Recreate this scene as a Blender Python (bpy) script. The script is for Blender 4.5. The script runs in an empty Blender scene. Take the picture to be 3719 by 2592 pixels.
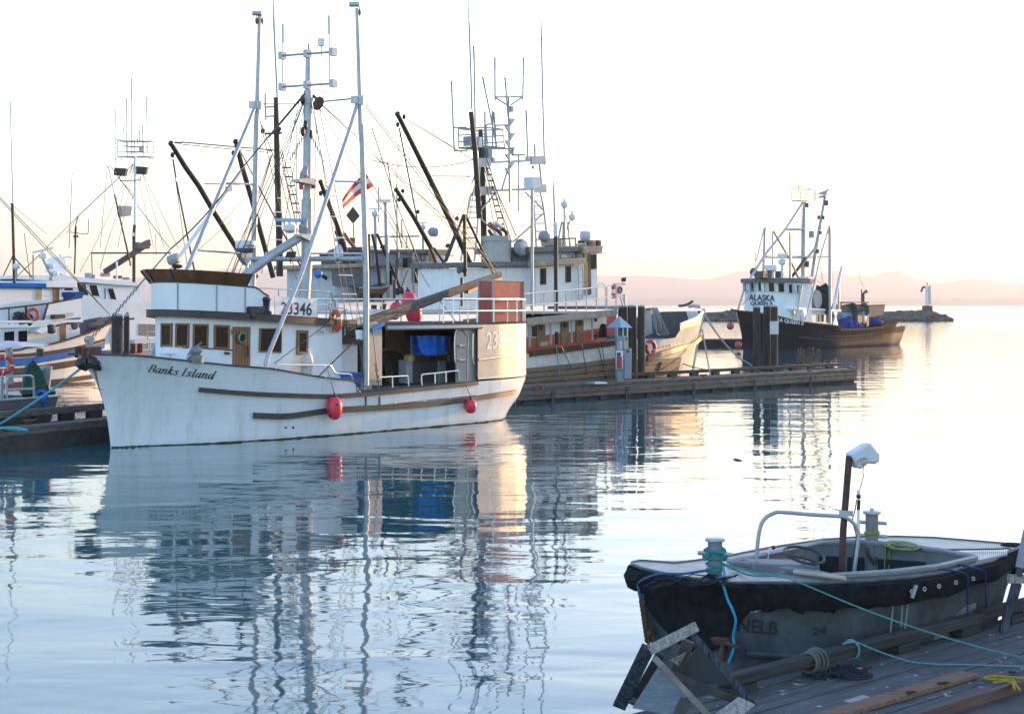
import bpy, math, random
from mathutils import Vector as V, Matrix
random.seed(11)
R = math.radians
D = bpy.data
COL = bpy.context.scene.collection
SC = bpy.context.scene
# ------------------------------------------------------------------ camera, light, exposure
FP, CX, HY, CH = 5900.0, 1859.5, 1107.0, 3.6      # focal length and horizon of the photograph in its pixels, eye height in metres
cd = D.cameras.new('camera'); cam = D.objects.new('camera', cd); COL.objects.link(cam)
cam.location = (0, 0, CH); cam.rotation_euler = (R(90), 0, 0)
cd.sensor_width = 36; cd.lens = FP/3719*36; cd.shift_y = -(1296-HY)/3719
cd.clip_start = 0.1; cd.clip_end = 60000
SC.camera = cam
SUN_AZ, SUN_EL = 44.5, 4.2
wd = D.worlds.new('World'); SC.world = wd; wd.use_nodes = True
nt = wd.node_tree; nt.nodes.clear()
wo = nt.nodes.new('ShaderNodeOutputWorld'); bg = nt.nodes.new('ShaderNodeBackground'); sk = nt.nodes.new('ShaderNodeTexSky')
sk.sky_type = 'NISHITA'; sk.sun_disc = False; sk.sun_elevation = R(SUN_EL); sk.sun_rotation = R(SUN_AZ)
sk.air_density = 1.0; sk.dust_density = .5; sk.ozone_density = 1.6; sk.altitude = 0
bg.inputs[1].default_value = 0.15
tint = nt.nodes.new('ShaderNodeMix'); tint.data_type = 'RGBA'; tint.blend_type = 'MULTIPLY'; tint.inputs[0].default_value = 1; tint.inputs[7].default_value = (.83, .965, 1.21, 1)
nt.links.new(sk.outputs[0], tint.inputs[6]); nt.links.new(tint.outputs[2], bg.inputs[0]); nt.links.new(bg.outputs[0], wo.inputs[0])
sl = D.lights.new('sun', 'SUN'); so = D.objects.new('sun', sl); COL.objects.link(so)
sl.energy = 3.4; sl.angle = R(0.5); sl.color = (1.0, 0.58, 0.24)
_d = V((math.sin(R(SUN_AZ))*math.cos(R(SUN_EL)), math.cos(R(SUN_AZ))*math.cos(R(SUN_EL)), math.sin(R(SUN_EL))))
so.rotation_euler = _d.to_track_quat('Z', 'Y').to_euler(); so.location = (40, 20, 30)
SC.view_settings.view_transform = 'Standard'; SC.view_settings.look = 'None'
SC.view_settings.exposure = 2.68; SC.view_settings.gamma = 1.0
# ------------------------------------------------------------------ picture <-> place
def ray(px, py): return V(((px-CX)/FP, 1.0, -(py-HY)/FP))
def P(px, py, Y): return V((0, 0, CH)) + ray(px, py)*Y
def W(px, py, z=0.0): return P(px, py, (CH-z)*FP/(py-HY))
def Zm(x0, y0, s): return lambda x, y: (x0+x/s, y0+y/s)
class Fr:
    """a boat's or dock's own axes: u along it, v sideways towards the viewer, z up"""
    def __init__(s, o, ang):
        s.ang = R(ang); s.o = V((o[0], o[1], 0)); s.a = V((math.cos(s.ang), math.sin(s.ang), 0))
        s.n = V((s.a.y, -s.a.x, 0))
        if s.n.y > 0: s.n = -s.n
    def w(s, u, v=0., z=0.): return s.o + s.a*u + s.n*v + V((0, 0, z))
    def l(s, p):
        d = p - s.o; return d.dot(s.a), d.dot(s.n), p.z
    def hit(s, px, py, v=0., it=14):
        r = ray(px, py); c = V((0, 0, CH)); vv = v(0, 1) if callable(v) else v
        if callable(v): vv = 0.8
        for k in range(it if callable(v) else 1):
            t = (vv - (c-s.o).dot(s.n))/r.dot(s.n); p = c + r*t
            if callable(v):
                u, _, z = s.l(p); vv = 0.5*vv + 0.5*v(u, z)
        return p
    def hu(s, px, py, u):
        """where the sight line crosses the plane u = const"""
        r = ray(px, py); c = V((0, 0, CH)); return c + r*((u - (c-s.o).dot(s.a))/r.dot(s.a))
    def hz(s, px, py, z): return W(px, py, z)
def interp(tab):
    def f(x):
        if x <= tab[0][0]: return tab[0][1]
        for (x0, y0), (x1, y1) in zip(tab, tab[1:]):
            if x <= x1:
                t = (x-x0)/(x1-x0); return y0 + (y1-y0)*t
        return tab[-1][1]
    return f
def smooth(pts, n=6):
    """Catmull-Rom through the points"""
    pts = [V(p) for p in pts]; out = []
    for i in range(len(pts)-1):
        p0 = pts[max(i-1, 0)]; p1 = pts[i]; p2 = pts[i+1]; p3 = pts[min(i+2, len(pts)-1)]
        for k in range(n):
            t = k/n; out.append(0.5*((2*p1) + (p2-p0)*t + (2*p0-5*p1+4*p2-p3)*t*t + (3*p1-p0-3*p2+p3)*t**3))
    out.append(pts[-1]); return out
def sag(a, b, s, n=10):
    a, b = V(a), V(b); return [a.lerp(b, i/n) - V((0, 0, 4*s*(i/n)*(1-i/n))) for i in range(n+1)]
# ------------------------------------------------------------------ materials
MATS = {}
def mat(name, col, rough=.6, metal=0., var=.18, scale=2.5, bump=0., bscale=None, stretch=(1, 1, 1), stain=None, samt=.5, sscale=1.2, sstretch=(3, 3, .4), spec=.5, alpha=None):
    if name in MATS: return MATS[name]
    m = D.materials.new(name); m.use_nodes = True; t = m.node_tree; N = t.nodes; L = t.links
    b = N['Principled BSDF']; b.inputs['Roughness'].default_value = rough; b.inputs['Metallic'].default_value = metal
    b.inputs['Specular IOR Level'].default_value = spec
    tc = N.new('ShaderNodeTexCoord'); mp = N.new('ShaderNodeMapping'); mp.inputs['Scale'].default_value = stretch
    L.new(tc.outputs['Object'], mp.inputs[0])
    nz = N.new('ShaderNodeTexNoise'); nz.inputs['Scale'].default_value = scale; nz.inputs['Detail'].default_value = 6; nz.inputs['Roughness'].default_value = .62
    L.new(mp.outputs[0], nz.inputs[0])
    mx = N.new('ShaderNodeMix'); mx.data_type = 'RGBA'
    mx.inputs[6].default_value = [max(0, c*(1-var)) for c in col]+[1]; mx.inputs[7].default_value = [min(1, c*(1+var)) for c in col]+[1]
    rg = N.new('ShaderNodeMapRange'); rg.inputs[1].default_value = .3; rg.inputs[2].default_value = .7
    L.new(nz.outputs[0], rg.inputs[0]); L.new(rg.outputs[0], mx.inputs[0]); out = mx.outputs[2]
    if stain:
        mp2 = N.new('ShaderNodeMapping'); mp2.inputs['Scale'].default_value = sstretch; L.new(tc.outputs['Object'], mp2.inputs[0])
        n2 = N.new('ShaderNodeTexNoise'); n2.inputs['Scale'].default_value = sscale; n2.inputs['Detail'].default_value = 8; n2.inputs['Roughness'].default_value = .7
        L.new(mp2.outputs[0], n2.inputs[0]); r2 = N.new('ShaderNodeMapRange')
        r2.inputs[1].default_value = .5; r2.inputs[2].default_value = .78; r2.inputs[4].default_value = samt; L.new(n2.outputs[0], r2.inputs[0])
        m2 = N.new('ShaderNodeMix'); m2.data_type = 'RGBA'; L.new(r2.outputs[0], m2.inputs[0]); L.new(out, m2.inputs[6]); m2.inputs[7].default_value = list(stain)+[1]
        out = m2.outputs[2]
    L.new(out, b.inputs['Base Color'])
    if bump:
        bp = N.new('ShaderNodeBump'); bp.inputs['Strength'].default_value = min(1, bump); bp.inputs['Distance'].default_value = .02
        if bscale:
            n3 = N.new('ShaderNodeTexNoise'); n3.inputs['Scale'].default_value = bscale; n3.inputs['Detail'].default_value = 5; L.new(mp.outputs[0], n3.inputs[0]); L.new(n3.outputs[0], bp.inputs['Height'])
        else: L.new(nz.outputs[0], bp.inputs['Height'])
        L.new(bp.outputs[0], b.inputs['Normal'])
    MATS[name] = m; return m
# ------------------------------------------------------------------ mesh collector (world coordinates)
ROOTM = {}
SLIM = [False]     # rigging of the far boats is drawn with generous radii; this brings them to their true slim sizes
def rs(r): return r if (not SLIM[0] or r < .04) else .035+(r-.035)*.25
def hs(h): return h*.36 if SLIM[0] else h
class MB:
    def __init__(s): s.v = []; s.f = []
    def add(s, pts): i = len(s.v); s.v += [V(p) for p in pts]; return i
    def poly(s, pts): i = s.add(pts); s.f.append(tuple(range(i, i+len(pts)))); return s
    def box8(s, p):
        i = s.add(p)
        for q in ((0, 3, 2, 1), (4, 5, 6, 7), (0, 1, 5, 4), (1, 2, 6, 5), (2, 3, 7, 6), (3, 0, 4, 7)): s.f.append(tuple(i+k for k in q))
        return s
    def box(s, F, u0, u1, v0, v1, z0, z1):
        return s.box8([F.w(u0, v0, z0), F.w(u1, v0, z0), F.w(u1, v1, z0), F.w(u0, v1, z0), F.w(u0, v0, z1), F.w(u1, v0, z1), F.w(u1, v1, z1), F.w(u0, v1, z1)])
    def cube(s, c, sx, sy=None, sz=None, ang=0.):
        sy = sy or sx; sz = sz or sx; k_ = .4 if SLIM[0] else 1.; sx, sy, sz = sx*k_, sy*k_, sz*k_; c = V(c); a = V((math.cos(ang), math.sin(ang), 0))*sx/2; b = V((-math.sin(ang), math.cos(ang), 0))*sy/2; z = V((0, 0, sz/2))
        return s.box8([c-a-b-z, c+a-b-z, c+a+b-z, c-a+b-z, c-a-b+z, c+a-b+z, c+a+b+z, c-a+b+z])
    def beam(s, a, b, w, h, up=(0, 0, 1)):
        """a squared timber from a to b"""
        a, b = V(a), V(b); d = (b-a).normalized(); x = d.cross(V(up)); x = x.normalized() if x.length > 1e-4 else V((1, 0, 0)); z = x.cross(d)
        x = x*w/2; z = z*h/2
        return s.box8([a-x-z, a+x-z, a+x+z, a-x+z, b-x-z, b+x-z, b+x+z, b-x+z])
    def prism(s, pts, vec):
        n = len(pts); i = s.add(list(pts)+[V(p)+V(vec) for p in pts])
        s.f.append(tuple(range(i+n-1, i-1, -1))); s.f.append(tuple(range(i+n, i+2*n)))
        for k in range(n): s.f.append((i+k, i+(k+1) % n, i+n+(k+1) % n, i+n+k))
        return s
    def grid(s, rows, closed=False, cap=False):
        n = len(rows[0]); i = s.add([p for r in rows for p in r])
        for a in range(len(rows)-1):
            for b in range(n if closed else n-1):
                c = (b+1) % n; s.f.append((i+a*n+b, i+a*n+c, i+(a+1)*n+c, i+(a+1)*n+b))
        if cap:
            s.f.append(tuple(i+k for k in range(n-1, -1, -1))); s.f.append(tuple(i+(len(rows)-1)*n+k for k in range(n)))
        return s
    def tube(s, pts, r, n=8, cap=True):
        pts = [V(p) for p in pts]; rows = []; prev = None
        for k, p in enumerate(pts):
            d = (pts[min(k+1, len(pts)-1)]-pts[max(k-1, 0)])
            d = d.normalized() if d.length > 1e-9 else V((0, 0, 1))
            if prev is None:
                x = d.orthogonal().normalized()
            else:
                x = prev - d*prev.dot(d); x = x.normalized() if x.length > 1e-6 else d.orthogonal().normalized()
            prev = x; y = d.cross(x); rr = rs(r[k] if isinstance(r, (list, tuple)) else r)
            rows.append([p + (x*math.cos(2*math.pi*j/n)+y*math.sin(2*math.pi*j/n))*rr for j in range(n)])
        return s.grid(rows, True, cap)
    def cyl(s, a, b, r0, r1=None, n=12): return s.tube([a, b], [r0, r0 if r1 is None else r1], n)
    def lathe(s, prof, o, ax=(0, 0, 1), n=16):
        o = V(o); ax = V(ax).normalized(); x = ax.orthogonal().normalized(); y = ax.cross(x)
        return s.grid([[o + ax*h + (x*math.cos(2*math.pi*j/n)+y*math.sin(2*math.pi*j/n))*max(rs(r), 1e-4) for j in range(n)] for r, h in [(a_, hs(b_)) for a_, b_ in prof]], True, True)
    def ball(s, c, r, sq=(1, 1, 1), n=12, m=8):
        c = V(c); r = rs(r); return s.grid([[c + V((sq[0]*r*math.sin(math.pi*i/m)*math.cos(2*math.pi*j/n), sq[1]*r*math.sin(math.pi*i/m)*math.sin(2*math.pi*j/n), sq[2]*r*math.cos(math.pi*i/m))) if 0 < i < m else c+V((1e-4*math.cos(2*math.pi*j/n), 1e-4*math.sin(2*math.pi*j/n), sq[2]*r*math.cos(math.pi*i/m))) for j in range(n)] for i in range(m+1)], True, True)
    def torus(s, c, R0, r, ax=(0, 0, 1), n=28, m=10, a0=0., a1=2*math.pi):
        R0, r = rs(R0), rs(r); c = V(c); ax = V(ax).normalized(); x = ax.orthogonal().normalized(); y = ax.cross(x); rows = []; full = abs(a1-a0-2*math.pi) < 1e-3
        for k in range(n+1):
            a = a0+(a1-a0)*k/n; d = x*math.cos(a)+y*math.sin(a)
            rows.append([c + d*(R0+r*math.cos(2*math.pi*j/m)) + ax*r*math.sin(2*math.pi*j/m) for j in range(m)])
        return s.grid(rows, True, not full)
    def rock(s, c, r, seed=0, sq=(1, 1, .7)):
        rr = random.Random(seed); i0 = len(s.v); s.ball(c, 1, (1, 1, 1), 7, 5); c = V(c)
        ph = [rr.uniform(0, 6.28) for _ in range(6)]
        for k in range(i0, len(s.v)):
            d = s.v[k]-c; q = 1+.22*math.sin(2.3*d.x*2+ph[0])+.2*math.sin(2.7*d.y*2+ph[1])+.18*math.sin(3.1*d.z*2+ph[2])+rr.uniform(-.08, .08)
            s.v[k] = c+V((d.x*r*sq[0]*q, d.y*r*sq[1]*q, d.z*r*sq[2]*q))
        return s
    def build(s, name, m, parent=None, label=None, bevel=0, shade=True, kind=None):
        inv = ROOTM[parent.name] if parent else Matrix.Identity(4)
        me = D.meshes.new(name); me.from_pydata([tuple(inv @ p) for p in s.v], [], s.f); me.validate(); me.update()
        o = D.objects.new(name, me); COL.objects.link(o); me.materials.append(m)
        if shade:
            for p in me.polygons: p.use_smooth = True
            me.set_sharp_from_angle(angle=R(38))
        if parent: o.parent = parent; ROOTM[o.name] = inv
        if label: o['label'] = label
        if kind: o['kind'] = kind
        if bevel:
            b = o.modifiers.new('bevel', 'BEVEL'); b.width = bevel; b.segments = 2; b.limit_method = 'ANGLE'; b.angle_limit = R(40); b.harden_normals = False
        return o
def thing(name, label, cat, loc, ang=0., group=None):
    o = D.objects.new(name, None); COL.objects.link(o); o.location = loc; o.rotation_euler = (0, 0, ang); o.empty_display_size = .3
    o['label'] = label; o['category'] = cat
    if group: o['group'] = group
    ROOTM[o.name] = (Matrix.Translation(V(loc)) @ Matrix.Rotation(ang, 4, 'Z')).inverted(); return o
def single(mb, name, m, label, cat, group=None, bevel=0, origin=None):
    c = origin or V((sum(p.x for p in mb.v)/len(mb.v), sum(p.y for p in mb.v)/len(mb.v), min(p.z for p in mb.v)))
    for p in mb.v: p -= c
    o = mb.build(name, m, None, None, bevel); o.location = c; o['label'] = label; o['category'] = cat
    ROOTM[o.name] = Matrix.Translation(c).inverted()
    if group: o['group'] = group
    return o
def struct(mb, name, m, shade=True):
    o = mb.build(name, m, None, None, 0, shade); o['kind'] = 'structure'; return o
def kids(o): return [c for c in D.objects if c.parent == o]
def clone(o, loc, ang=None, label=None):
    c = o.copy(); COL.objects.link(c); c.location = loc
    if ang is not None: c.rotation_euler = (0, 0, ang)
    if label: c['label'] = label
    for k in kids(o):
        d = k.copy(); COL.objects.link(d); d.parent = c
        for g in kids(k):
            e = g.copy(); COL.objects.link(e); e.parent = d
    return c
# ------------------------------------------------------------------ lettering
def glyphs(text, bold=0., shear=0.):
    cu = D.curves.new('lettering', 'FONT'); cu.body = text; cu.size = 1; cu.offset = bold; cu.shear = shear; cu.resolution_u = 4
    o = D.objects.new('lettering', cu); COL.objects.link(o); dg = bpy.context.evaluated_depsgraph_get()
    me = D.meshes.new_from_object(o.evaluated_get(dg)); vs = [(v.co.x, v.co.y) for v in me.vertices]; fs = [tuple(p.vertices) for p in me.polygons]
    D.objects.remove(o); D.curves.remove(cu); D.meshes.remove(me)
    x0 = min(v[0] for v in vs); x1 = max(v[0] for v in vs); y0 = min(v[1] for v in vs); y1 = max(v[1] for v in vs)
    return [((x-x0)/(x1-x0), (y-y0)/(y1-y0)) for x, y in vs], fs
def quadmap(q, s, t):
    """q = picture corners: bottom left, bottom right, top right, top left"""
    a = (q[0][0]+(q[1][0]-q[0][0])*s, q[0][1]+(q[1][1]-q[0][1])*s); b = (q[3][0]+(q[2][0]-q[3][0])*s, q[3][1]+(q[2][1]-q[3][1])*s)
    return a[0]+(b[0]-a[0])*t, a[1]+(b[1]-a[1])*t
def letter(text, q, surf, m, parent, name='lettering', bold=0., shear=0., push=.012, gl=None):
    """letters laid on a real surface: surf(px, py) gives the point on it"""
    vs, fs = gl or glyphs(text, bold, shear); mb = MB(); cam_ = V((0, 0, CH)); pts = []
    for s, t in vs:
        p = surf(*quadmap(q, s, t)); pts.append(p + (cam_-p).normalized()*push)
    i = mb.add(pts); mb.f = [tuple(i+k for k in f) for f in fs]
    return mb.build(name, m, parent)
def pen(strokes, w=.11, th=.028, ang=25):
    """broad-nib letters from centre lines: heavy down strokes, hairline cross strokes"""
    vs, fs = [], []; nx, ny = math.cos(R(ang))*w/2, math.sin(R(ang))*w/2
    for st in strokes:
        st = smooth([(x, y, 0) for x, y in st], 5) if len(st) > 2 else [V((x, y, 0)) for x, y in st]; L = []; Rr = []
        for k, p in enumerate(st):
            d = (st[min(k+1, len(st)-1)]-st[max(k-1, 0)]); d = d.normalized() if d.length else V((1, 0, 0)); n = V((-d.y, d.x, 0))
            h = max(th/2, abs(n.x*nx*1.0+n.y*ny)); L.append(p+n*h); Rr.append(p-n*h)
        for k in range(len(st)-1):
            i = len(vs); vs += [(L[k].x, L[k].y), (L[k+1].x, L[k+1].y), (Rr[k+1].x, Rr[k+1].y), (Rr[k].x, Rr[k].y)]; fs.append((i, i+1, i+2, i+3))
    return vs, fs
zA = Zm(0, 300, 2.667); zB = Zm(0, 850, 2); zC = Zm(500, 900, 2.66625); zD = Zm(1200, 900, 2.66625); zE = Zm(500, 0, 2.551); zF = Zm(600, 450, 2.87); zG = Zm(1350, 400, 2.551)
zH = Zm(1900, 850, 2.66625); zI = Zm(2600, 600, 2); zJ = Zm(2250, 1550, 2.66625); zK = Zm(2950, 1550, 2.667); zL = Zm(2150, 2050, 2.87); zM = Zm(2950, 2050, 2.952); zN = Zm(1550, 0, 2.667)
yA = Zm(0, 870, 5.3325); yB = Zm(0, 1250, 4.571); yC = Zm(1100, 850, 5.333); yD = Zm(1300, 850, 5.102); yE = Zm(1700, 700, 4); yF = Zm(1220, 1150, 4.783); yG = Zm(2620, 2150, 4.592); yH = Zm(3319, 1900, 4)
# ------------------------------------------------------------------ boat building
class Hull:
    def __init__(s, F, stem, stern, bw, bs, zr, pw):
        s.F = F; s.us = interp(stem); s.ue = interp(stern); s.bw = interp(bw); s.bs = interp(bs); s.zr = interp(zr); s.pw = interp(pw)
    def B(s, u, z):
        zz = max(z, 0); u0 = s.us(zz); u1 = s.ue(zz); q = min(1, max(0, (u-u0)/(u1-u0))); w = s.bw(q); b = s.bs(q)
        r = w+(b-w)*(zz/s.zr(u))**s.pw(q)
        return r*(1+.35*z) if z < 0 else r
    def p(s, u, z, side=1, push=0.): return s.F.w(u, side*(s.B(u, z)+push), z)
    def px(s, x, y):
        u, v, z = s.F.l(s.F.hit(x, y, s.B, 30)); return u, z
    def on(s, x, y, push=0.):
        u, z = s.px(x, y); return s.p(u, z, 1, push)
    def mesh(s, top, extra=(), n=56, m=12, zb=-.4):
        st = sorted(set([round((1-math.cos(math.pi*i/n))/2, 5) for i in range(n+1)]+list(extra))); rows = []
        for q in st:
            zt = s.zr(0); 
            for _ in range(3): u = s.us(zt)+q*(s.ue(zt)-s.us(zt)); zt = top(u)
            half = []
            for k in range(m+1):
                z = zt+(zb-zt)*k/m; zz = max(z, 0); u = s.us(zz)+q*(s.ue(zz)-s.us(zz)); half.append((u, s.B(u, z), z))
            rows.append([s.F.w(u, v, z) for u, v, z in half]+[s.F.w(u, -v, z) for u, v, z in reversed(half)])
        return MB().grid(rows)
    def deck(s, zf, u0, u1, ins=.04, n=40):
        return MB().grid([[s.F.w(u, max(.01, s.B(u, zf(u))-ins), zf(u)), s.F.w(u, 0, zf(u)+.02), s.F.w(u, -max(.01, s.B(u, zf(u))-ins), zf(u))] for u in [u0+(u1-u0)*i/n for i in range(n+1)]])
    def nrm(s, u, z, side):
        d = (s.B(u+.05, z)-s.B(u-.05, z))/.1; return (s.F.a*(-d)+s.F.n*side).normalized()
    def band(s, mb, pts, h, d, side=1, n=8, inn=.02):
        pp = smooth([(u, 0, z) for u, z in pts], n); rows = []
        for q in pp:
            u, z = q.x, q.z; c = s.p(u, z, side); o = s.nrm(u, z, side); up = V((0, 0, h/2))
            rows.append([c-o*inn-up, c+o*d-up*.8, c+o*d+up*.8, c-o*inn+up])
        return mb.grid(rows, True, True)
def sheet_hit(F, poly, px, py):
    r = ray(px, py); best = None; c = V((0, 0, CH))
    for (u0, v0), (u1, v1) in zip(poly, poly[1:]):
        a = F.w(u0, v0); b = F.w(u1, v1); e = b-a; n = V((e.y, -e.x, 0)); dn = r.dot(n)
        if abs(dn) < 1e-6: continue
        t = (a-c).dot(n)/dn; p = c+r*t; k = (p-a).dot(e)/e.dot(e); err = max(0, -k, k-1)
        if best is None or err < best[0]-1e-6 or (abs(err-best[0]) < 1e-6 and t < best[1]): best = (err, t, p, n)
    n = best[3].normalized()
    if n.dot(r) > 0: n = -n
    return best[2], n
def window(F, poly, q, fm, gm, parent, fw=.16, push=.05, name='window', part='pane'):
    """q: picture corners TL, TR, BR, BL; frame ring standing proud of the wall, pane a sub-part"""
    hh = [sheet_hit(F, poly, *c) for c in q]; n = sum((h[1] for h in hh), V()).normalized(); p = [h[0] for h in hh]; c = sum(p, V())/4
    w = min((p[1]-p[0]).length, (p[3]-p[0]).length)*fw; mb = MB(); o = [x+n*push for x in p]; i_ = []
    for k in range(4):
        a = (p[(k+1) % 4]-p[k]).normalized(); b = (p[(k-1) % 4]-p[k]).normalized(); i_.append(p[k]+(a+b)*w)
    for k in range(4):
        j = (k+1) % 4
        mb.poly([o[k], o[j], i_[j]+n*push, i_[k]+n*push]); mb.poly([p[k]-n*.02, p[j]-n*.02, o[j], o[k]]); mb.poly([i_[k]+n*push, i_[j]+n*push, i_[j]+n*.03, i_[k]+n*.03])
    f = mb.build(name, fm, parent, shade=False); MB().poly([x+n*.036 for x in i_]).build(part, gm, f, shade=False); return f
def wall_loop(F, poly, z0, z1, close=True):
    """upright walls round a plan outline; z0, z1 numbers or functions of u"""
    f0 = z0 if callable(z0) else (lambda u: z0); f1 = z1 if callable(z1) else (lambda u: z1)
    lo = [F.w(u, v, f0(u)) for u, v in poly]; hi = [F.w(u, v, f1(u)) for u, v in poly]
    return MB().grid([lo, hi], close)
def mirror(half): return half+[(u, -v) for u, v in reversed(half) if abs(v) > 1e-6]
def grow(poly, d):
    """outline pushed out sideways by d (plan lists port aft first, round the front to starboard aft)"""
    cu = sum(p[0] for p in poly)/len(poly); out = []; n = len(poly)
    for k, (u, v) in enumerate(poly):
        a = poly[(k-1) % n]; b = poly[(k+1) % n]; t = (b[0]-a[0], b[1]-a[1]); l = math.hypot(*t) or 1; nu, nv = t[1]/l, -t[0]/l
        if nu*(u-cu)+nv*v < 0: nu, nv = -nu, -nv
        out.append((u+nu*d, v+nv*d))
    return out
def slab(F, poly, z0, z1, camber=0.):
    f0 = z0 if callable(z0) else (lambda u: z0); f1 = z1 if callable(z1) else (lambda u: z1); n = len(poly); g = MB()
    lo = [F.w(u, v, f0(u)) for u, v in poly]; hi = [F.w(u, v, f1(u)) for u, v in poly]; g.grid([lo, hi], True); i = len(g.v)
    cu = sum(p[0] for p in poly)/n; g.add([F.w(cu, 0, f0(cu)), F.w(cu, 0, f1(cu)+camber)])
    for k in range(n): g.f.append((k, (k+1) % n, i)); g.f.append((n+k, i+1, n+(k+1) % n))
    return g
def rope(name, pts, r, m, label, cat='rope', group=None, n=6):
    return single(MB().tube(pts, r, n), name, m, label, cat, group)
def radar_bar(parent, p, w, dirv, m, body_r=.2, body_h=.3, name='radar'):
    """open-array radar: bowl housing with a bar turning on top"""
    b = MB().lathe([(body_r*.35, 0), (body_r*.9, body_h*.25), (body_r, body_h*.55), (body_r*.95, body_h*.75), (body_r*.3, body_h*.85), (body_r*.25, body_h*1.1)], p).build(name, m, parent)
    d = V(dirv).normalized(); c = V(p)+V((0, 0, hs(body_h*1.22))); w = w*.27 if SLIM[0] else w; MB().beam(c-d*w/2, c+d*w/2, .09*w/.9, .1*w/1.1).build('scanner_bar', m, b, bevel=.01); return b
# ------------------------------------------------------------------ water, hills, haze
def water_mat():
    m = D.materials.new('harbour_water'); m.use_nodes = True; t = m.node_tree; N = t.nodes; L = t.links
    b = N['Principled BSDF']; b.inputs['Base Color'].default_value = (.032, .105, .125, 1); b.inputs['Roughness'].default_value = .03; b.inputs['IOR'].default_value = 1.55
    tc = N.new('ShaderNodeTexCoord'); last = None
    for sc, dist, strx, det, rot in ((.55, .040, (.55, 1.0, 1), 2, 12), (2.1, .0055, (.45, 1.0, 1), 2, -9), (6.0, .0007, (.6, 1, 1), 1, 20)):
        mp = N.new('ShaderNodeMapping'); mp.inputs['Scale'].default_value = strx; mp.inputs['Rotation'].default_value = (0, 0, R(rot)); L.new(tc.outputs['Object'], mp.inputs[0])
        nz = N.new('ShaderNodeTexNoise'); nz.inputs['Scale'].default_value = sc; nz.inputs['Detail'].default_value = det; nz.inputs['Roughness'].default_value = .45; nz.inputs['Distortion'].default_value = .4
        L.new(mp.outputs[0], nz.inputs[0])
        bp = N.new('ShaderNodeBump'); bp.inputs['Strength'].default_value = 1; bp.inputs['Distance'].default_value = dist; L.new(nz.outputs[0], bp.inputs['Height'])
        if last: L.new(last.outputs[0], bp.inputs['Normal'])
        last = bp
    # wind-ruffled water further out
    sp = N.new('ShaderNodeSeparateXYZ'); L.new(tc.outputs['Object'], sp.inputs[0]); mr = N.new('ShaderNodeMapRange'); mr.inputs[1].default_value = 150; mr.inputs[2].default_value = 420; L.new(sp.outputs[1], mr.inputs[0])
    n4 = N.new('ShaderNodeTexNoise'); n4.inputs['Scale'].default_value = 1.1; n4.inputs['Detail'].default_value = 2; L.new(tc.outputs['Object'], n4.inputs[0]); b4 = N.new('ShaderNodeBump'); b4.inputs['Distance'].default_value = .16; L.new(mr.outputs[0], b4.inputs['Strength']); L.new(n4.outputs[0], b4.inputs['Height']); L.new(last.outputs[0], b4.inputs['Normal'])
    L.new(b4.outputs[0], b.inputs['Normal']); return m
g = MB()
g.poly([(-24000, -60, 0), (24000, -60, 0), (24000, 24000, 0), (-24000, 24000, 0)])
struct(g, 'water', water_mat(), False)
def ridge(name, Y, tab, m, depth, seed):
    """a range of hills: picture skyline at distance Y, with a real back and uneven slopes"""
    rr = random.Random(seed); g = MB(); f = interp(tab); rows = []; xs = [tab[0][0]+(tab[-1][0]-tab[0][0])*i/150 for i in range(151)]
    top = [max(1.0, P(x, f(x)+rr.uniform(-1, 1), Y).z) for x in xs]
    for k, (dy, hf) in enumerate(((-1, 0), (-.72, .22), (-.45, .5), (-.2, .78), (0, 1), (.4, .7), (1, 0))):
        rows.append([V((P(x, HY, Y).x, Y+dy*depth+rr.uniform(-.06, .06)*depth, (h*hf*(1+(rr.uniform(-.13, .13) if 0 < hf < 1 else 0)) if hf else -2))) for x, h in zip(xs, top)])
    g.grid(rows); return struct(g, name, m)
hill = mat('distant_forest', (.05, .065, .06), .95, var=.3, scale=.0015)
ridge('far_hills', 12600, [(-900, 1040), (100, 1035), (500, 1010), (700, 985), (780, 981), (860, 975), (1000, 978), (1100, 990), (1500, 1010), (1900, 1000), (2160, 1000), (2290, 1001), (2350, 1000), (2430, 1006), (2560, 1015), (2630, 1000), (2660, 990), (2690, 981), (2720, 988), (2790, 990), (2900, 1005), (2960, 998), (3030, 980), (3060, 986), (3100, 1005), (3130, 997), (3180, 1003), (3225, 980), (3280, 990), (3340, 1012), (3370, 1018), (3400, 1030), (3460, 1025), (3530, 1010), (3580, 1014), (3640, 1028), (3719, 1032), (4600, 1045)], hill, 1500, 3)
ridge('near_hills', 9000, [(-900, 1098), (400, 1094), (1400, 1090), (2000, 1092), (2270, 1086), (2400, 1084), (2560, 1079), (2650, 1084), (2700, 1087), (2900, 1085), (3050, 1075), (3200, 1083), (3400, 1080), (3600, 1084), (3719, 1082), (4600, 1088)], hill, 800, 5)
hz = MB(); hz.cube((0, 7000, 339), 42000, 16000, 684)
ho = D.objects.new('haze', D.meshes.new('haze')); COL.objects.link(ho); ho['kind'] = 'stuff'
ho.data.from_pydata([tuple(p) for p in hz.v], [], hz.f); ho.data.update()
hm = D.materials.new('haze'); hm.use_nodes = True; hm.node_tree.nodes.clear()
_o = hm.node_tree.nodes.new('ShaderNodeOutputMaterial'); _v = hm.node_tree.nodes.new('ShaderNodeVolumePrincipled')
_v.inputs['Color'].default_value = (.94, .92, .96, 1); _v.inputs['Density'].default_value = .00016; _v.inputs['Anisotropy'].default_value = .32
hm.node_tree.links.new(_v.outputs[0], _o.inputs['Volume']); ho.data.materials.append(hm)
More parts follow.
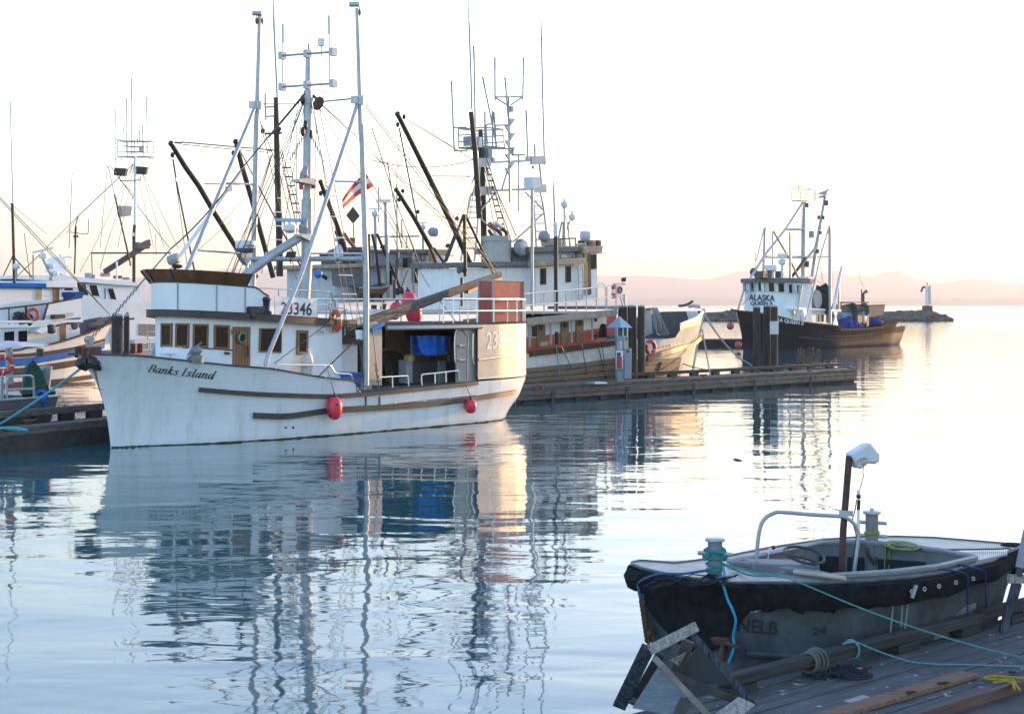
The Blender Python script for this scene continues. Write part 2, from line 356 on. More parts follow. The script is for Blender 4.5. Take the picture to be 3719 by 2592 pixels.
# ------------------------------------------------------------------ materials of the boats
WHITE = mat('white_boat_paint', (.78, .79, .80), .35, var=.035, scale=1.6, stain=(.50, .42, .33), samt=.22, sscale=1.1, sstretch=(2.2, 2.2, .5))
HWHITE = mat('white_hull_paint', (.76, .77, .78), .33, var=.03, scale=1.0, stain=(.42, .35, .26), samt=.5, sscale=.9, sstretch=(3.0, 3.0, .45))
def seams(m, sc=1.5, lo=.965, dark=.93):
    t = m.node_tree; N, L = t.nodes, t.links; b = N['Principled BSDF']; src = b.inputs['Base Color'].links[0].from_socket; tc = [n for n in N if n.type == 'TEX_COORD'][0]
    w = N.new('ShaderNodeTexWave'); w.bands_direction = 'Z'; w.inputs['Scale'].default_value = sc; w.inputs['Distortion'].default_value = .35; w.inputs['Detail'].default_value = 1; w.inputs['Detail Scale'].default_value = .3; L.new(tc.outputs['Object'], w.inputs[0])
    r = N.new('ShaderNodeMapRange'); r.inputs[1].default_value = lo; r.inputs[2].default_value = 1; L.new(w.outputs['Fac'], r.inputs[0]); mx = N.new('ShaderNodeMix'); mx.data_type = 'RGBA'; mx.blend_type = 'MULTIPLY'; L.new(r.outputs[0], mx.inputs[0]); L.new(src, mx.inputs[6]); mx.inputs[7].default_value = (dark, dark, dark*.98, 1); L.new(mx.outputs[2], b.inputs['Base Color'])
    bp = N.new('ShaderNodeBump'); bp.invert = True; bp.inputs['Strength'].default_value = .15; bp.inputs['Distance'].default_value = .008; L.new(r.outputs[0], bp.inputs['Height']); L.new(bp.outputs[0], b.inputs['Normal'])
seams(HWHITE)
TRIM = mat('brown_trim', (.055, .040, .034), .55, var=.3, scale=5)
WOODT = mat('varnished_wood', (.20, .085, .035), .4, var=.35, scale=6, stretch=(4, 4, .6))
DOORW = mat('door_planks', (.27, .12, .05), .45, var=.35, scale=7, stretch=(5, 5, .5))
GLASS = mat('dark_glass', (.012, .012, .014), .08, var=.2, spec=.14)
GLASSW = mat('brown_lit_glass', (.018, .014, .012), .08, var=.6, scale=3, spec=.16)
ALU = mat('weathered_aluminium', (.34, .335, .33), .5, .25, var=.14, scale=3, stain=(.30, .27, .23), samt=.4, sscale=1.2)
ALUP = mat('grey_pole', (.40, .42, .45), .45, .35, var=.15, scale=4)
GALV = mat('galvanised_pipe', (.42, .44, .46), .4, .5, var=.2, scale=8)
STEEL = mat('bright_rail', (.62, .62, .61), .3, .7, var=.1, scale=6)
BLACK = mat('black_paint', (.016, .017, .02), .5, var=.3)
DARKW = mat('dark_spar', (.022, .02, .019), .55, var=.35, scale=6)
WIRE = mat('rigging_wire', (.05, .045, .042), .5, var=.2)
RUST = mat('rusty_iron', (.11, .05, .03), .8, var=.5, scale=9)
CHAIN = mat('chain_iron', (.06, .05, .045), .6, .4, var=.4, scale=20)
PINK = mat('red_fender', (.80, .045, .075), .35, var=.08, scale=6, stain=(.55, .02, .04), samt=.5, sscale=3, sstretch=(1, 1, 1))
NAVY = mat('navy_blue', (.012, .014, .06), .45, var=.2)
ORANGE = mat('orange_ring', (.62, .115, .03), .55, var=.14, scale=6)
TAPE = mat('silver_tape', (.7, .7, .7), .4)
TARP = mat('blue_tarp', (.02, .16, .70), .45, var=.25, scale=4, bump=.8, bscale=5, stretch=(1, 1, 3))
TOTE = mat('blue_plastic', (.05, .16, .50), .4, var=.12)
TEAL = mat('teal_rope', (.07, .33, .38), .8, var=.25, scale=25)
BLUEROPE = mat('blue_rope', (.03, .12, .45), .8, var=.3, scale=25)
GREYROPE = mat('grey_rope', (.28, .29, .28), .9, var=.3, scale=25)
YROPE = mat('yellow_rope', (.32, .30, .06), .85, var=.3, scale=25)
OLDWOOD = mat('weathered_timber', (.095, .085, .078), .85, var=.45, scale=5, stretch=(1, 1, 6), bump=.4, stain=(.2, .185, .17), samt=.5)
PLASTIC = mat('white_plastic', (.72, .73, .74), .4, var=.05)
PLEXI = mat('brown_plexiglass', (.17, .072, .022), .12, var=.35, scale=1.5)
TAN = mat('tan_bulkhead', (.60, .48, .36), .6, var=.1)
GREYP = mat('grey_panel', (.30, .32, .34), .5, var=.12)
DGREY = mat('dark_grey_bin', (.075, .075, .08), .6, var=.2)
REDMESH = mat('red_box_skin', (.42, .095, .07), .65, var=.16, scale=5)
PEACH = mat('faded_number', (.86, .80, .70), .5, var=.05)
SKINW = mat('white_board', (.82, .83, .84), .4, var=.03)
REDP = mat('red_lens', (.5, .03, .02), .3)
DIRTY = mat('algae_line', (.055, .05, .02), .9, var=.6, scale=4)
# ------------------------------------------------------------------ the white troller in front
FB = Fr((-10.13, W(402, 1625).y), 53.0)
HB = Hull(FB, [(0, 0), (.25, -.03), (.7, -.10), (1.2, -.24), (1.7, -.48), (2.1, -.8), (2.5, -1.15), (3, -1.5)], [(0, 15.25), (.3, 15.6), (.7, 16.2), (1.2, 16.6), (3.2, 16.8)],
          [(0, 0), (.03, .22), (.07, .5), (.12, .88), (.17, 1.25), (.28, 1.6), (.4, 1.83), (.55, 1.97), (.7, 2.07), (.82, 2.08), (.9, 1.92), (.95, 1.5), (.98, .95), (1, 0)],
          [(0, 0), (.02, .38), (.05, .72), (.1, 1.18), (.15, 1.5), (.2, 1.74), (.28, 2.0), (.38, 2.17), (.5, 2.26), (.7, 2.28), (.8, 2.22), (.87, 2.02), (.92, 1.70), (.96, 1.22), (.985, .72), (1, 0)],
          [(-2, 2.55), (2, 2.3), (6, 1.9), (9, 1.6), (17, 1.45)], [(0, 1.75), (.15, 1.35), (.35, 1.0), (.7, .8), (.9, .55), (1, .45)])
banks = thing('fishing_boat', 'large white fishing boat in front, brown trim, Banks Island on its bow', 'fishing boat', FB.w(0, 0, 0), FB.ang)
_sh = [HB.px(*c) for c in ((420, 1288), (450, 1290.5), zC(0, 1043), zC(500, 1095), zC(900, 1137), zC(1230, 1163), zC(1340, 1176), zC(1760, 1247), zC(2120, 1290))]
_sh[0] = (min(_sh[0][0], .2), _sh[0][1]); _sh = [(-1.3, _sh[0][1]+.03)]+sorted(_sh)
_af = [HB.px(*c) for c in ((1301, 1424), zD(480, 1392), zD(900, 1345), zD(1420, 1292))]
UST = _sh[-1][0]; _aft = sorted(_af); zaft = interp(_aft+[(17, _aft[-1][1]+.02)])
top_b = interp(_sh+[(UST+.16, _aft[0][1])]+[a for a in _aft if a[0] > UST+.2]+[(17, _aft[-1][1]+.02)])
zrail = lambda u: zaft(u) if u > _aft[0][0] else _aft[0][1]+(_aft[0][0]-u)*.055
_se = (UST+1.2)/17.4
HB.mesh(lambda u: top_b(u), n=72, m=16, extra=(_se-.006, _se, _se+.006, _se+.012, .02, .012)).build('hull', HWHITE, banks)
HB.deck(lambda u: zrail(u)-.07, -.6, 16.1).build('deck', GREYP, banks)
g = MB(); HB.band(g, _sh, .05, .035); HB.band(g, _sh, .05, .035, -1); HB.band(g, [(UST, _sh[-1][1]), (UST+.06, _sh[-1][1]-.25), (UST+.14, _aft[0][1]+.05)], .1, .03); g.build('gunwale_cap', TRIM, banks)
g = MB(); _ur = [HB.px(*c) for c in (zC(590, 1370), zC(1000, 1405), zC(1400, 1425), zC(1900, 1438), zD(100, 1432), zD(480, 1402), zD(900, 1360), zD(1415, 1308))]
HB.band(g, _ur, .13, .075); HB.band(g, _ur, .13, .075, -1); g.build('upper_rubbing_strake', TRIM, banks)
g = MB(); _lr = [HB.px(*c) for c in ((918, 1508), (1050, 1510), zD(20, 1570), zD(480, 1545), zD(900, 1515), zD(1300, 1470), zD(1600, 1425), zD(1780, 1395))]
HB.band(g, _lr, .17, .085); HB.band(g, _lr, .17, .085, -1); g.build('lower_rubbing_strake', TRIM, banks)
g = MB()
for a, b in ((zD(60, 1562), zD(340, 1538)), (zD(360, 1536), zD(620, 1510)), (zD(650, 1507), zD(900, 1480)), (zD(930, 1476), zD(1150, 1455)), (zD(1170, 1452), zD(1405, 1428))): HB.band(g, [HB.px(*a), HB.px(*b)], .03, .012)
g.build('freeing_slot', BLACK, banks)
for x in (340, 472):
    a = HB.on(*zD(x, 1440)); b = HB.on(*zD(x, 1525)); MB().beam(a, b, .05, .06, FB.n).build('rubbing_post', TRIM, banks)
for x in (1521, 1561): MB().ball(HB.on(x/1.4654, 1500+76/1.4654), .035, n=8, m=6).build('drain_hole', BLACK, banks)
g = MB(); rows = []
_rw = random.Random(77)
for i in range(121):
    q = i/120; u = q*q*(3-2*q)*15.2; rows.append([HB.p(u, z, 1, .02) for z in (-.05, .022+.02*_rw.random()**2)])
g.grid(rows); g.build('waterline_growth', DIRTY, banks)
# stem fittings
_zb = FB.l(FB.hit(*zB(640, 862), 0))[2]
g = MB(); a = HB.F.w(-.95, 0, 2.42); g.box(FB, -.95, -.45, -.11, .11, _zb-.09, _zb); g.box(FB, -1.0, -.4, .12, .15, _zb-.12, _zb+.15); g.box(FB, -1.0, -.4, -.15, -.12, _zb-.12, _zb+.15); g.build('anchor_roller', RUST, banks, bevel=.01)
g = MB(); a = FB.hit(*zB(650, 850), 0); b = FB.hit(*zB(648, 765), 0); g.beam(a, b, .1, .16); g.cyl(b-FB.n*.08, b+FB.n*.08, .1); g.build('stem_bracket', ALU, banks)
t = thing('anchor', 'rusty dark anchor hanging from the bow of the white Banks Island boat', 'anchor', FB.w(-1.2, 0, 2.1))
g = MB(); s0 = FB.hit(*zB(640, 880), .18); s1 = FB.hit(*zB(610, 935), .2); g.tube([s0+V((0, 0, .15)), s0, s1], [.05, .07, .09]); g.build('shank', RUST, t)
for q in ((zB(610, 930), zB(700, 945), zB(726, 985)), (zB(580, 925), zB(600, 955), zB(630, 985))):
    g = MB(); pp = [FB.hit(*c, .22) for c in q]; g.tube(pp, [.16, .12, .05], 8); g.build('fluke', BLACK, t)
g = MB(); g.tube([FB.hit(*zB(570, 920), .15), FB.hit(*zB(690, 900), .2)], [.07, .1], 8); g.build('stock', RUST, t)
g = MB(); rr = random.Random(2)
for (xa, ya), (xb, yb), w0, w1 in ((zB(672, 955), zB(735, 1180), 9, 3), (zB(690, 975), zB(752, 1240), 4, 1.5), (zB(660, 950), zB(715, 1080), 7, 2)):
    rows = []
    for i in range(13):
        t_ = i/12; x = xa+(xb-xa)*(t_**1.25); y = ya+(yb-ya)*t_; w_ = (w0+(w1-w0)*t_)*(1+rr.uniform(-.15, .15)); rows.append([HB.on(x, y, .004), HB.on(x+w_, y, .004)])
    g.grid(rows)
g.build('rust_streak', mat('rust_streak', (.36, .20, .08), .6, var=.4, scale=8, stain=(.62, .58, .5), samt=.8, sscale=5, sstretch=(5, 5, .5)), banks)
RUN = mat('faint_rust_run', (.50, .38, .24), .6, var=.3, scale=8, stain=(.66, .64, .6), samt=.9, sscale=6, sstretch=(5, 5, .6))
for (x, ya, yb, w_) in ((zD(1790, 0)[0], zD(0, 1420)[1], zD(0, 1560)[1], 2.2), (zD(432, 0)[0], zD(0, 1560)[1], zD(0, 1640)[1], 1.8), (zC(1785, 0)[0], zC(0, 1300)[1], zC(0, 1395)[1], 1.6), (zC(1262, 0)[0], zC(0, 1225)[1], zC(0, 1360)[1], 1.4), (1521, 1555, 1572, 1.4), (1561, 1556, 1570, 1.2), (zD(1640, 0)[0], zD(0, 1290)[1], zD(0, 1380)[1], 1.5), (700, 1330, 1420, 1.2), (zD(1130, 0)[0], zD(0, 1545)[1], zD(0, 1640)[1], 1.5)):
    g = MB(); rows = [[HB.on(x+rr.uniform(-.5, .5), ya+(yb-ya)*i/8, .004), HB.on(x+w_*(1-i/10)+rr.uniform(-.3, .3), ya+(yb-ya)*i/8, .004)] for i in range(9)]; g.grid(rows); g.build('rust_streak', RUN, banks)
# name on the bow: broad-nib italic letters
GL = {'B': [[(.28, 1), (.1, 0)], [(.1, 1), (.5, 1), (.64, .78), (.5, .55), (.22, .52)], [(.22, .52), (.5, .5), (.62, .28), (.45, .02), (.0, 0)]],
      'a': [[(.55, .58), (.3, .62), (.1, .3), (.18, 0), (.38, .1), (.52, .45)], [(.57, .62), (.46, .1), (.55, .0), (.66, .12)]],
      'n': [[(.05, .5), (.2, .62), (.08, 0)], [(.14, .35), (.36, .62), (.52, .52), (.42, .08), (.52, 0), (.62, .12)]],
      'k': [[(.12, .97), (.26, 1), (.06, 0)], [(.14, .32), (.4, .62), (.5, .5)], [(.2, .38), (.36, .04), (.46, 0), (.58, .12)]],
      's': [[(.48, .5), (.36, .63), (.18, .5), (.28, .35), (.38, .16), (.2, -.02), (.02, .12)]],
      'I': [[(.32, 1), (.14, 0)], [(.18, 1), (.48, 1)], [(.0, 0), (.3, 0)]], 'l': [[(.14, .97), (.28, 1), (.12, .1), (.2, 0), (.3, .1)]],
      'd': [[(.5, .55), (.28, .62), (.1, .3), (.18, 0), (.36, .1), (.5, .45)], [(.55, .97), (.66, 1), (.48, .1), (.56, 0), (.66, .12)]], ' ': []}
ADV = {'B': .72, 'a': .68, 'n': .68, 'k': .62, 's': .56, 'I': .52, 'l': .36, 'd': .7, ' ': .3}
vs, fs = [], []; x = 0
for ch in 'Banks Island':
    v_, f_ = pen(GL[ch], .15, .035, 12); i = len(vs); vs += [(a+x+b*.12, b) for a, b in v_]; fs += [tuple(i+k for k in f) for f in f_]; x += ADV[ch]
vs = [(a/x, b) for a, b in vs]
letter('', [zC(95, 1200), zC(735, 1272), zC(752, 1196), zC(112, 1130)], lambda px, py: HB.on(px, py), BLACK, banks, 'name_lettering', gl=(vs, fs), push=.02)
# wheelhouse
WH = mirror([(7.0, 1.42), (5.5, 1.46), (4.0, 1.44), (3.2, 1.30), (2.6, 1.08), (2.1, .76), (1.82, .38), (1.74, 0)])
zr0 = FB.l(sheet_hit(FB, WH, *zC(300, 668))[0])[2]; zr1 = FB.l(FB.hit(*zC(1750, 752), 1.45))[2]
roof_z = lambda u: zr0+(zr1-zr0)*(u-2)/(4.7)
wall_loop(FB, WH, .9, lambda u: roof_z(u)+.03).build('wheelhouse_wall', WHITE, banks)
BROW = grow(WH, .24); BROW[0] = (7.5, BROW[0][1]); BROW[-1] = (7.5, BROW[-1][1])
slab(FB, BROW, roof_z, lambda u: roof_z(u)+.17, .06).build('roof_brow', TRIM, banks, bevel=.02)
for q in ((zC(235, 728), zC(342, 728), zC(338, 955), zC(232, 957)), (zC(370, 728), zC(506, 730), zC(500, 962), zC(366, 960)), (zC(534, 733), zC(690, 736), zC(686, 970), zC(530, 966)), (zC(735, 742), zC(890, 748), zC(887, 983), zC(732, 978))):
    window(FB, WH, q, WOODT, GLASS if q[0][0] > 600 and q[0][0] < 690 else GLASSW, banks, .13)
window(FB, WH, (zC(1178, 775), zC(1387, 775), zC(1384, 1016), zC(1170, 1008)), WOODT, GLASS, banks, .05)
window(FB, WH, (zC(1537, 795), zC(1643, 797), zC(1640, 1032), zC(1533, 1030)), WOODT, GLASSW, banks, .18)
g = MB(); q = [sheet_hit(FB, WH, *c)[0] for c in (zC(225, 962), zC(450, 966), zC(700, 975), zC(912, 990))]; g.tube([p+FB.n*.02 for p in q], .02, 4); g.build('sill_moulding', TRIM, banks)
_c = [sheet_hit(FB, WH, *c)[0] for c in (zC(918, 762), zC(1085, 765), zC(1080, 1165), zC(915, 1150))]
dr = MB().prism([p+FB.n*.035 for p in _c], -FB.n*.05).build('door', DOORW, banks)
g = MB()
for k in range(1, 6):
    a = _c[0].lerp(_c[1], k/6); b = _c[3].lerp(_c[2], k/6); g.beam(a+FB.n*.037, b+FB.n*.037, .008, .006, FB.n)
g.build('plank_groove', BLACK, dr)
pc = sheet_hit(FB, WH, *zC(998, 872))[0]; MB().torus(pc+FB.n*.05, .13, .03, FB.n).build('porthole_ring', mat('green_brass', (.12, .20, .17), .5, .5), dr); MB().lathe([(.12, 0), (.12, .01)], pc+FB.n*.045, FB.n).build('porthole_pane', GLASS, dr)
MB().tube([sheet_hit(FB, WH, *c)[0]+FB.n*.07 for c in (zC(1045, 945), zC(1050, 1000), zC(1042, 1055))], .025, 6).build('door_handle', BLACK, dr)
g = MB(); q = [sheet_hit(FB, WH, *c)[0]+FB.n*.04 for c in (zC(905, 800), zC(912, 828))]; g.torus(q[0], .03, .012, FB.n, 12, 6); g.torus(q[1], .035, .012, FB.n, 12, 6); g.build('brass_hook', mat('green_brass', (.1, .2, .2)), banks)
for q in ((zC(830, 1016), zC(875, 1022)),): 
    a, b = [sheet_hit(FB, WH, *c)[0]+FB.n*.05 for c in q]; MB().beam(a, b, .06, .06).build('cleat', BLACK, banks)
# companion house behind the door
CH2 = [(7.02, .95), (8.15, .95), (8.25, .8), (8.25, -.8), (8.15, -.95), (7.02, -.95)]
zc2 = FB.l(FB.hit(*zC(1900, 925), .95))[2]
wall_loop(FB, CH2, 1.0, zc2, False).build('companion_wall', WHITE, banks); g = slab(FB, [(6.95, 1.2), (8.5, 1.2), (8.5, -1.2), (6.95, -1.2)], zc2, zc2+.17); g.build('companion_roof', TRIM, banks, bevel=.015)
pc = FB.hit(*zC(1873, 1040), .97); MB().lathe([(.25, 0), (.25, .03), (.2, .035)], pc, FB.n, 20).build('porthole', BLACK, banks); 
for x in (1765, 1925): a = FB.hit(*zC(x, 940), .97); b = FB.hit(*zC(x-2, 1240), .97); MB().cyl(a, b, .02, n=6).build('corner_pipe', PLASTIC, banks)
# ventilator on the side deck
g = MB(); a = FB.hit(*zC(1625, 1230), 1.72); b = FB.hit(*zC(1640, 1110), 1.72); g.tube([a, b], [.14, .17], 10); g.lathe([(.02, -.1), (.24, -.08), (.24, .08), (.02, .12)], b+V((0, 0, .02)), (FB.n*.8+FB.a*.3)); g.build('ventilator', mat('cream_paint', (.55, .5, .45), .5), banks)
# flying bridge
DG = [(u, v) for u, v in grow(WH, .12) if u < 5.2]; DG = [(5.3, DG[0][1])]+DG+[(5.3, DG[-1][1])]
zt0 = FB.l(sheet_hit(FB, DG, *zC(160, 330))[0])[2]; zt1 = FB.l(sheet_hit(FB, DG, *zC(1040, 376))[0])[2]
_u1 = FB.l(sheet_hit(FB, DG, *zC(1040, 376))[0])[0]; _u2 = FB.l(sheet_hit(FB, DG, *zC(1160, 395))[0])[0]; _u3 = FB.l(sheet_hit(FB, DG, *zC(1265, 470))[0])[0]
_z3 = FB.l(sheet_hit(FB, DG, *zC(1265, 468))[0])[2]
dz = interp([(1.5, zt0), (_u1, zt1), (_u2, zt1-.03), ((_u2+_u3)/2, zt1-.17), (_u3, _z3), (6, _z3)])
def refine(poly, step=.12):
    out = []
    for (a, b), (c, d) in zip(poly, poly[1:]):
        n = max(1, int(math.hypot(c-a, d-b)/step)); out += [(a+(c-a)*k/n, b+(d-b)*k/n) for k in range(n)]
    return out+[poly[-1]]
DGF = refine([(_u3, DG[0][1])]+DG[1:-1]+[(_u3, DG[-1][1])])
lo = [FB.w(u, v, roof_z(u)+.16) for u, v in DGF]; hi = [FB.w(u, v, dz(u)) for u, v in DGF]; ins = grow(DGF, -.04); hi2 = [FB.w(u, v, dz(u)) for u, v in ins]; lo2 = [FB.w(u, v, roof_z(u)+.16) for u, v in ins]
dod = MB().grid([lo, hi, hi2, lo2]).build('flying_bridge_panel', WHITE, banks)
g = MB(); g.tube([p+V((0, 0, .01)) for p in hi], .025, 6); g.build('panel_trim', TRIM, dod)
for x in (388, 765, 1040):
    a, n_ = sheet_hit(FB, DGF, *zC(x, 600)); u = FB.l(a)[0]; b = V((a.x, a.y, dz(u))); MB().beam(V((a.x, a.y, roof_z(u)+.18))+n_*.01, b+n_*.01, .035, .02, n_).build('panel_seam', GREYP, dod)
out = grow(DGF, .26); fl = interp([(1.2, .34), (3.4, .33), (4.2, .2), (_u1+.05, .02), (9, .02)])
keep = [k for k, (u, v) in enumerate(DGF) if u <= _u1+.05]
ws = MB().grid([[hi[k]+V((0, 0, .02)) for k in keep], [FB.w(out[k][0], out[k][1], dz(DGF[k][0])+fl(DGF[k][0])) if fl(DGF[k][0]) > .05 else hi[k]+V((0, 0, .06)) for k in keep]]).build('wind_deflector', PLEXI, banks)
for k in keep[::5]:
    if fl(DGF[k][0]) > .08: MB().beam(hi[k], FB.w(out[k][0], out[k][1], dz(DGF[k][0])+fl(DGF[k][0])), .05, .02, FB.n).build('deflector_rib', TRIM, ws)
# number board, lamp, roof rails
bd = MB().prism([FB.hit(*c, 1.3) for c in (zC(1330, 470), zC(1735, 494), zC(1733, 698), zC(1329, 676))], -FB.n*.03).build('number_board', SKINW, banks)
letter('23346', [zC(1386, 642), zC(1686, 657), zC(1690, 530), zC(1391, 520)], lambda x, y: FB.hit(x, y, 1.3), BLACK, bd, 'number', bold=.018, push=.01)
g = MB(); a = FB.hit(*zC(1237, 655), 1.5); g.lathe([(.16, 0), (.17, .1), (.12, .14), (.12, .38), (.15, .42), (.1, .5)], a); g.build('brass_lamp', mat('dark_bronze', (.03, .035, .045), .45, .3), banks)
MB().box(FB, *(lambda c: (c[0]-.3, c[0]+.25, 1.3, 1.6, c[2]-.12, c[2]+.2))(FB.l(FB.hit(*zC(1150, 640), 1.5)))).build('battery_box', BLACK, banks, bevel=.04)
def rail(F, v, runs, posts, r, m, parent, name='roof_rail'):
    g = MB()
    for q in runs: g.tube(smooth([F.hit(*c, v) for c in q], 4), r, 6)
    for a, b in posts: g.tube([F.hit(*a, v), F.hit(*b, v)], r, 6)
    return g.build(name, m, parent)
rail(FB, 1.42, [[zC(1165, 388), zC(1500, 405), zC(1830, 424), zC(1868, 442), zC(1890, 500), zC(1918, 578), zC(2000, 585)], [zC(1740, 555), zC(1840, 560), zC(1860, 580), zC(1880, 700), zC(1905, 720), zC(2010, 722)]],
     [(zC(1363, 400), zC(1363, 470)), (zC(1828, 425), zC(1825, 700)), (zC(1680, 415), zC(1680, 490)), (zC(2005, 585), zC(2005, 850))], .018, GALV, banks)
# side rails
rail(FB, 2.1, [[zC(1340, 1170), zC(1350, 1140), zC(1380, 1130), zC(1600, 1132), zC(1840, 1135), zC(1870, 1145), zC(1910, 1205), zC(1950, 1215), zC(2050, 1222), zC(2072, 1240), zC(2082, 1278)]], [(zC(1822, 1135), zC(1822, 1255))], .022, STEEL, banks, 'side_rail')
rail(FB, 2.12, [[zD(470, 1252), zD(600, 1245), zD(735, 1238), zD(750, 1250), zD(757, 1338)]], [(zD(600, 1245), zD(602, 1350))], .022, STEEL, banks, 'side_rail')
rail(FB, 2.15, [[zD(885, 1330), zD(882, 1250), zD(895, 1226), zD(1050, 1210), zD(1220, 1190), zD(1240, 1205), zD(1245, 1280)]], [(zD(1012, 1215), zD(1014, 1315)), (zD(1118, 1202), zD(1120, 1300))], .024, STEEL, banks, 'side_rail')
# poles, mast, braces, cross pipe
def spar(F, pts, v, r, m, parent, name, n=10): return MB().tube([F.hit(*c, v) if not callable(v) else F.hu(*c, v(0, 0)) for c in pts], r, n).build(name, m, parent)
pp = spar(FB, [(1329, 1400), zD(345, 700), zF(2095, 1578), zF(2045, 0), (1311, 480)], 2.12, [.085, .085, .08, .075, .075], ALUP, banks, 'trolling_pole')
spar(FB, [(1310, 490), (1303, 230), (1296, 30)], 2.12, [.065, .058, .05], ALUP, pp, 'pole_extension'); 
sp = spar(FB, [(914, 1130), (917, 1040), (922, 938), (931, 450), (935, 400)], -2.1, [.09, .09, .085, .08, .08], ALUP, banks, 'trolling_pole')
spar(FB, [(934, 410), (939, 210), (943, 50)], -2.1, [.07, .062, .055], ALUP, sp, 'pole_extension')
for (x, y), v, par in ((zE(2030, 48), 2.12, pp), (zE(1130, 130), -2.1, sp)):
    c = FB.hit(x, y, v); g = MB(); g.cyl(c-FB.a*.1+V((.14, 0, 0)), c-FB.a*.1-V((.14, 0, 0)), .07); g.build('pole_head', ALUP, par)
for (x, y), v, par in ((zE(2055, 118), 2.12, pp), (zE(1103, 195), -2.1, sp), (zE(1152, 195), -2.1, sp)):
    c = FB.hit(x, y, v); g = MB(); g.torus(c, .07, .03, (FB.n*.8+FB.a*.5), 14, 6); g.ball(c, .05, n=6, m=4); g.cyl(c, c+V((0, 0, .22)), .015, n=4); g.build('pulley_block', RUST, par)
for (x, y), v, par in ((zE(2060, 930), 2.12, pp), (zE(1115, 975), -2.1, sp)):
    c = FB.hit(x, y, v); g = MB(); g.lathe([(.13, -.12), (.13, .12)], c); g.cube(c+V((-.15, -.1, 0)), .2, .14, .2); g.build('pole_collar', GALV, par)
spar(FB, [(1299, 370), zF(1940, 0), zF(1420, 1560), zC(1270, 1020), zC(1243, 1110), zC(1240, 1158)], 2.1, [.05, .055, .06, .06, .065, .05], ALUP, pp, 'pole_brace')
MB().tube([FB.hit(927, 385, -2.1), FB.hit(901, 450, -2.0), FB.hit(675, 988, -1.4), FB.hit(549, 1294, -.9)], [.05, .055, .06, .06], 10).build('pole_brace', ALUP, sp)
for a, b, v0, v1, par in ((zF(640, 615), zF(920, 632), -1.9, -2.1, sp), (zF(345, 1318), zF(800, 1350), -1.5, -2.1, sp), (zF(1770, 598), zF(2037, 604), 2.1, 2.12, pp), (zF(1525, 1350), zF(2055, 1352), 2.1, 2.12, pp)):
    MB().cyl(FB.hit(*a, v0), FB.hit(*b, v1), .028, n=8).build('brace_strut', ALUP, par)
UM = FB.l(FB.hit(1115, 940, 0))[0]
mast = spar(FB, [(1104, 1150), zC(1612, 480), zF(1478, 1400), zF(1478, 790), zF(1480, 780), zE(1577, 840)], 0, [.17, .17, .165, .165, .13, .125], ALUP, banks, 'mast', 14)
spar(FB, [zE(1577, 850), zE(1580, 462)], 0, [.085, .075], ALUP, mast, 'topmast')
MB().tube([FB.hit(*zF(905, 1408), -2.1), FB.hit(*zF(1478, 1408), -.05), FB.hit(*zF(2062, 1406), 2.1)], .075, 10).build('cross_pipe', ALUP, banks)
for y0, y1 in ((517, 482), (806, 774)):
    a = FB.hu(*zE(1340, y0), UM); b = FB.hu(*zE(1812, y1), UM); g = MB(); g.tube([a, b], .035, 8)
    for p in (a, b, FB.hu(*zE(1572, y0-18), UM)): g.cube(p, .2, .14, .22, FB.ang)
    g.build('crosstree', ALUP, mast)
for (x0, y0), (x1, y1), (x2, y2), (x3, y3) in ((zE(1345, 225), zE(1345, 395), zE(1342, 840), zE(1346, 0)), (zE(1770, 145), zE(1773, 315), zE(1780, 770), zE(1768, 0))):
    p = [FB.hu(*c, UM) for c in ((x2, y2), (x1, y1), (x0, y0), (x3, y3))]; g = MB(); g.tube(p[:2], .018, 6); g.tube(p[1:3], .034, 6); g.tube(p[2:], .006, 4); g.build('whip_antenna', ALUP, mast)
c = FB.hu(*zE(1702, 430), UM); g = MB(); g.lathe([(.02, -.3), (.02, 0), (.1, 0), (.11, .18), (.09, .22)], c); g.build('position_antenna', PLASTIC, mast)
g = MB(); g.cyl(FB.hu(*zE(1582, 470), UM), FB.hu(*zE(1584, 405), UM), .02, n=6); g.build('masthead_light', RUST, mast)
g = MB(); c = FB.hit(*zE(1675, 960), .25); g.lathe([(.06, -.2), (.13, -.1), (.14, .1), (.07, .2)], c, (.5, 0, 1)); g.torus(c, .13, .03, (.3, 1, 0), 14, 6); g.tube([FB.hit(*zE(1600, 870), 0), FB.hit(*zE(1650, 910), .1), c], [.05, .04, .04]); g.build('mast_block', RUST, mast)
for (x, y) in (zF(1435, 80), zF(1515, 110), zE(1555, 1160), zE(1528, 925)):
    c = FB.hit(x, y, .1); g = MB(); g.ball(c, .12, (.6, .6, 1.2), 8, 6); g.build('mast_block', BLACK, mast)
g = MB(); c0 = FB.hit(*zF(1320, 590), 0); c1 = FB.hit(*zF(1480, 605), 0); g.prism([c0+V((0, 0, .03)), c1+V((0, 0, .1)), c1-V((0, 0, .1)), c0-V((0, 0, .05))], FB.n*.3); g.build('lamp_bracket', GALV, mast)
for a in (zF(1420, 640), zF(1548, 632)):
    c = FB.hit(*a, .1); g = MB(); g.lathe([(.06, -.12), (.07, -.05), (.07, .08), (.09, .1), (.05, .14)], c); g.build('signal_lamp', REDP, mast)
for a, s in ((zF(1445, 530), .16), (zF(1440, 1075), .17)):
    c = FB.hit(*a, .05); g = MB(); g.lathe([(s*.6, -.2), (s*.7, -.05), (s*.85, 0), (s*.55, .12), (s*.5, .25)], c, (.25, 0, 1)); g.build('deck_floodlight', GREYP, mast)
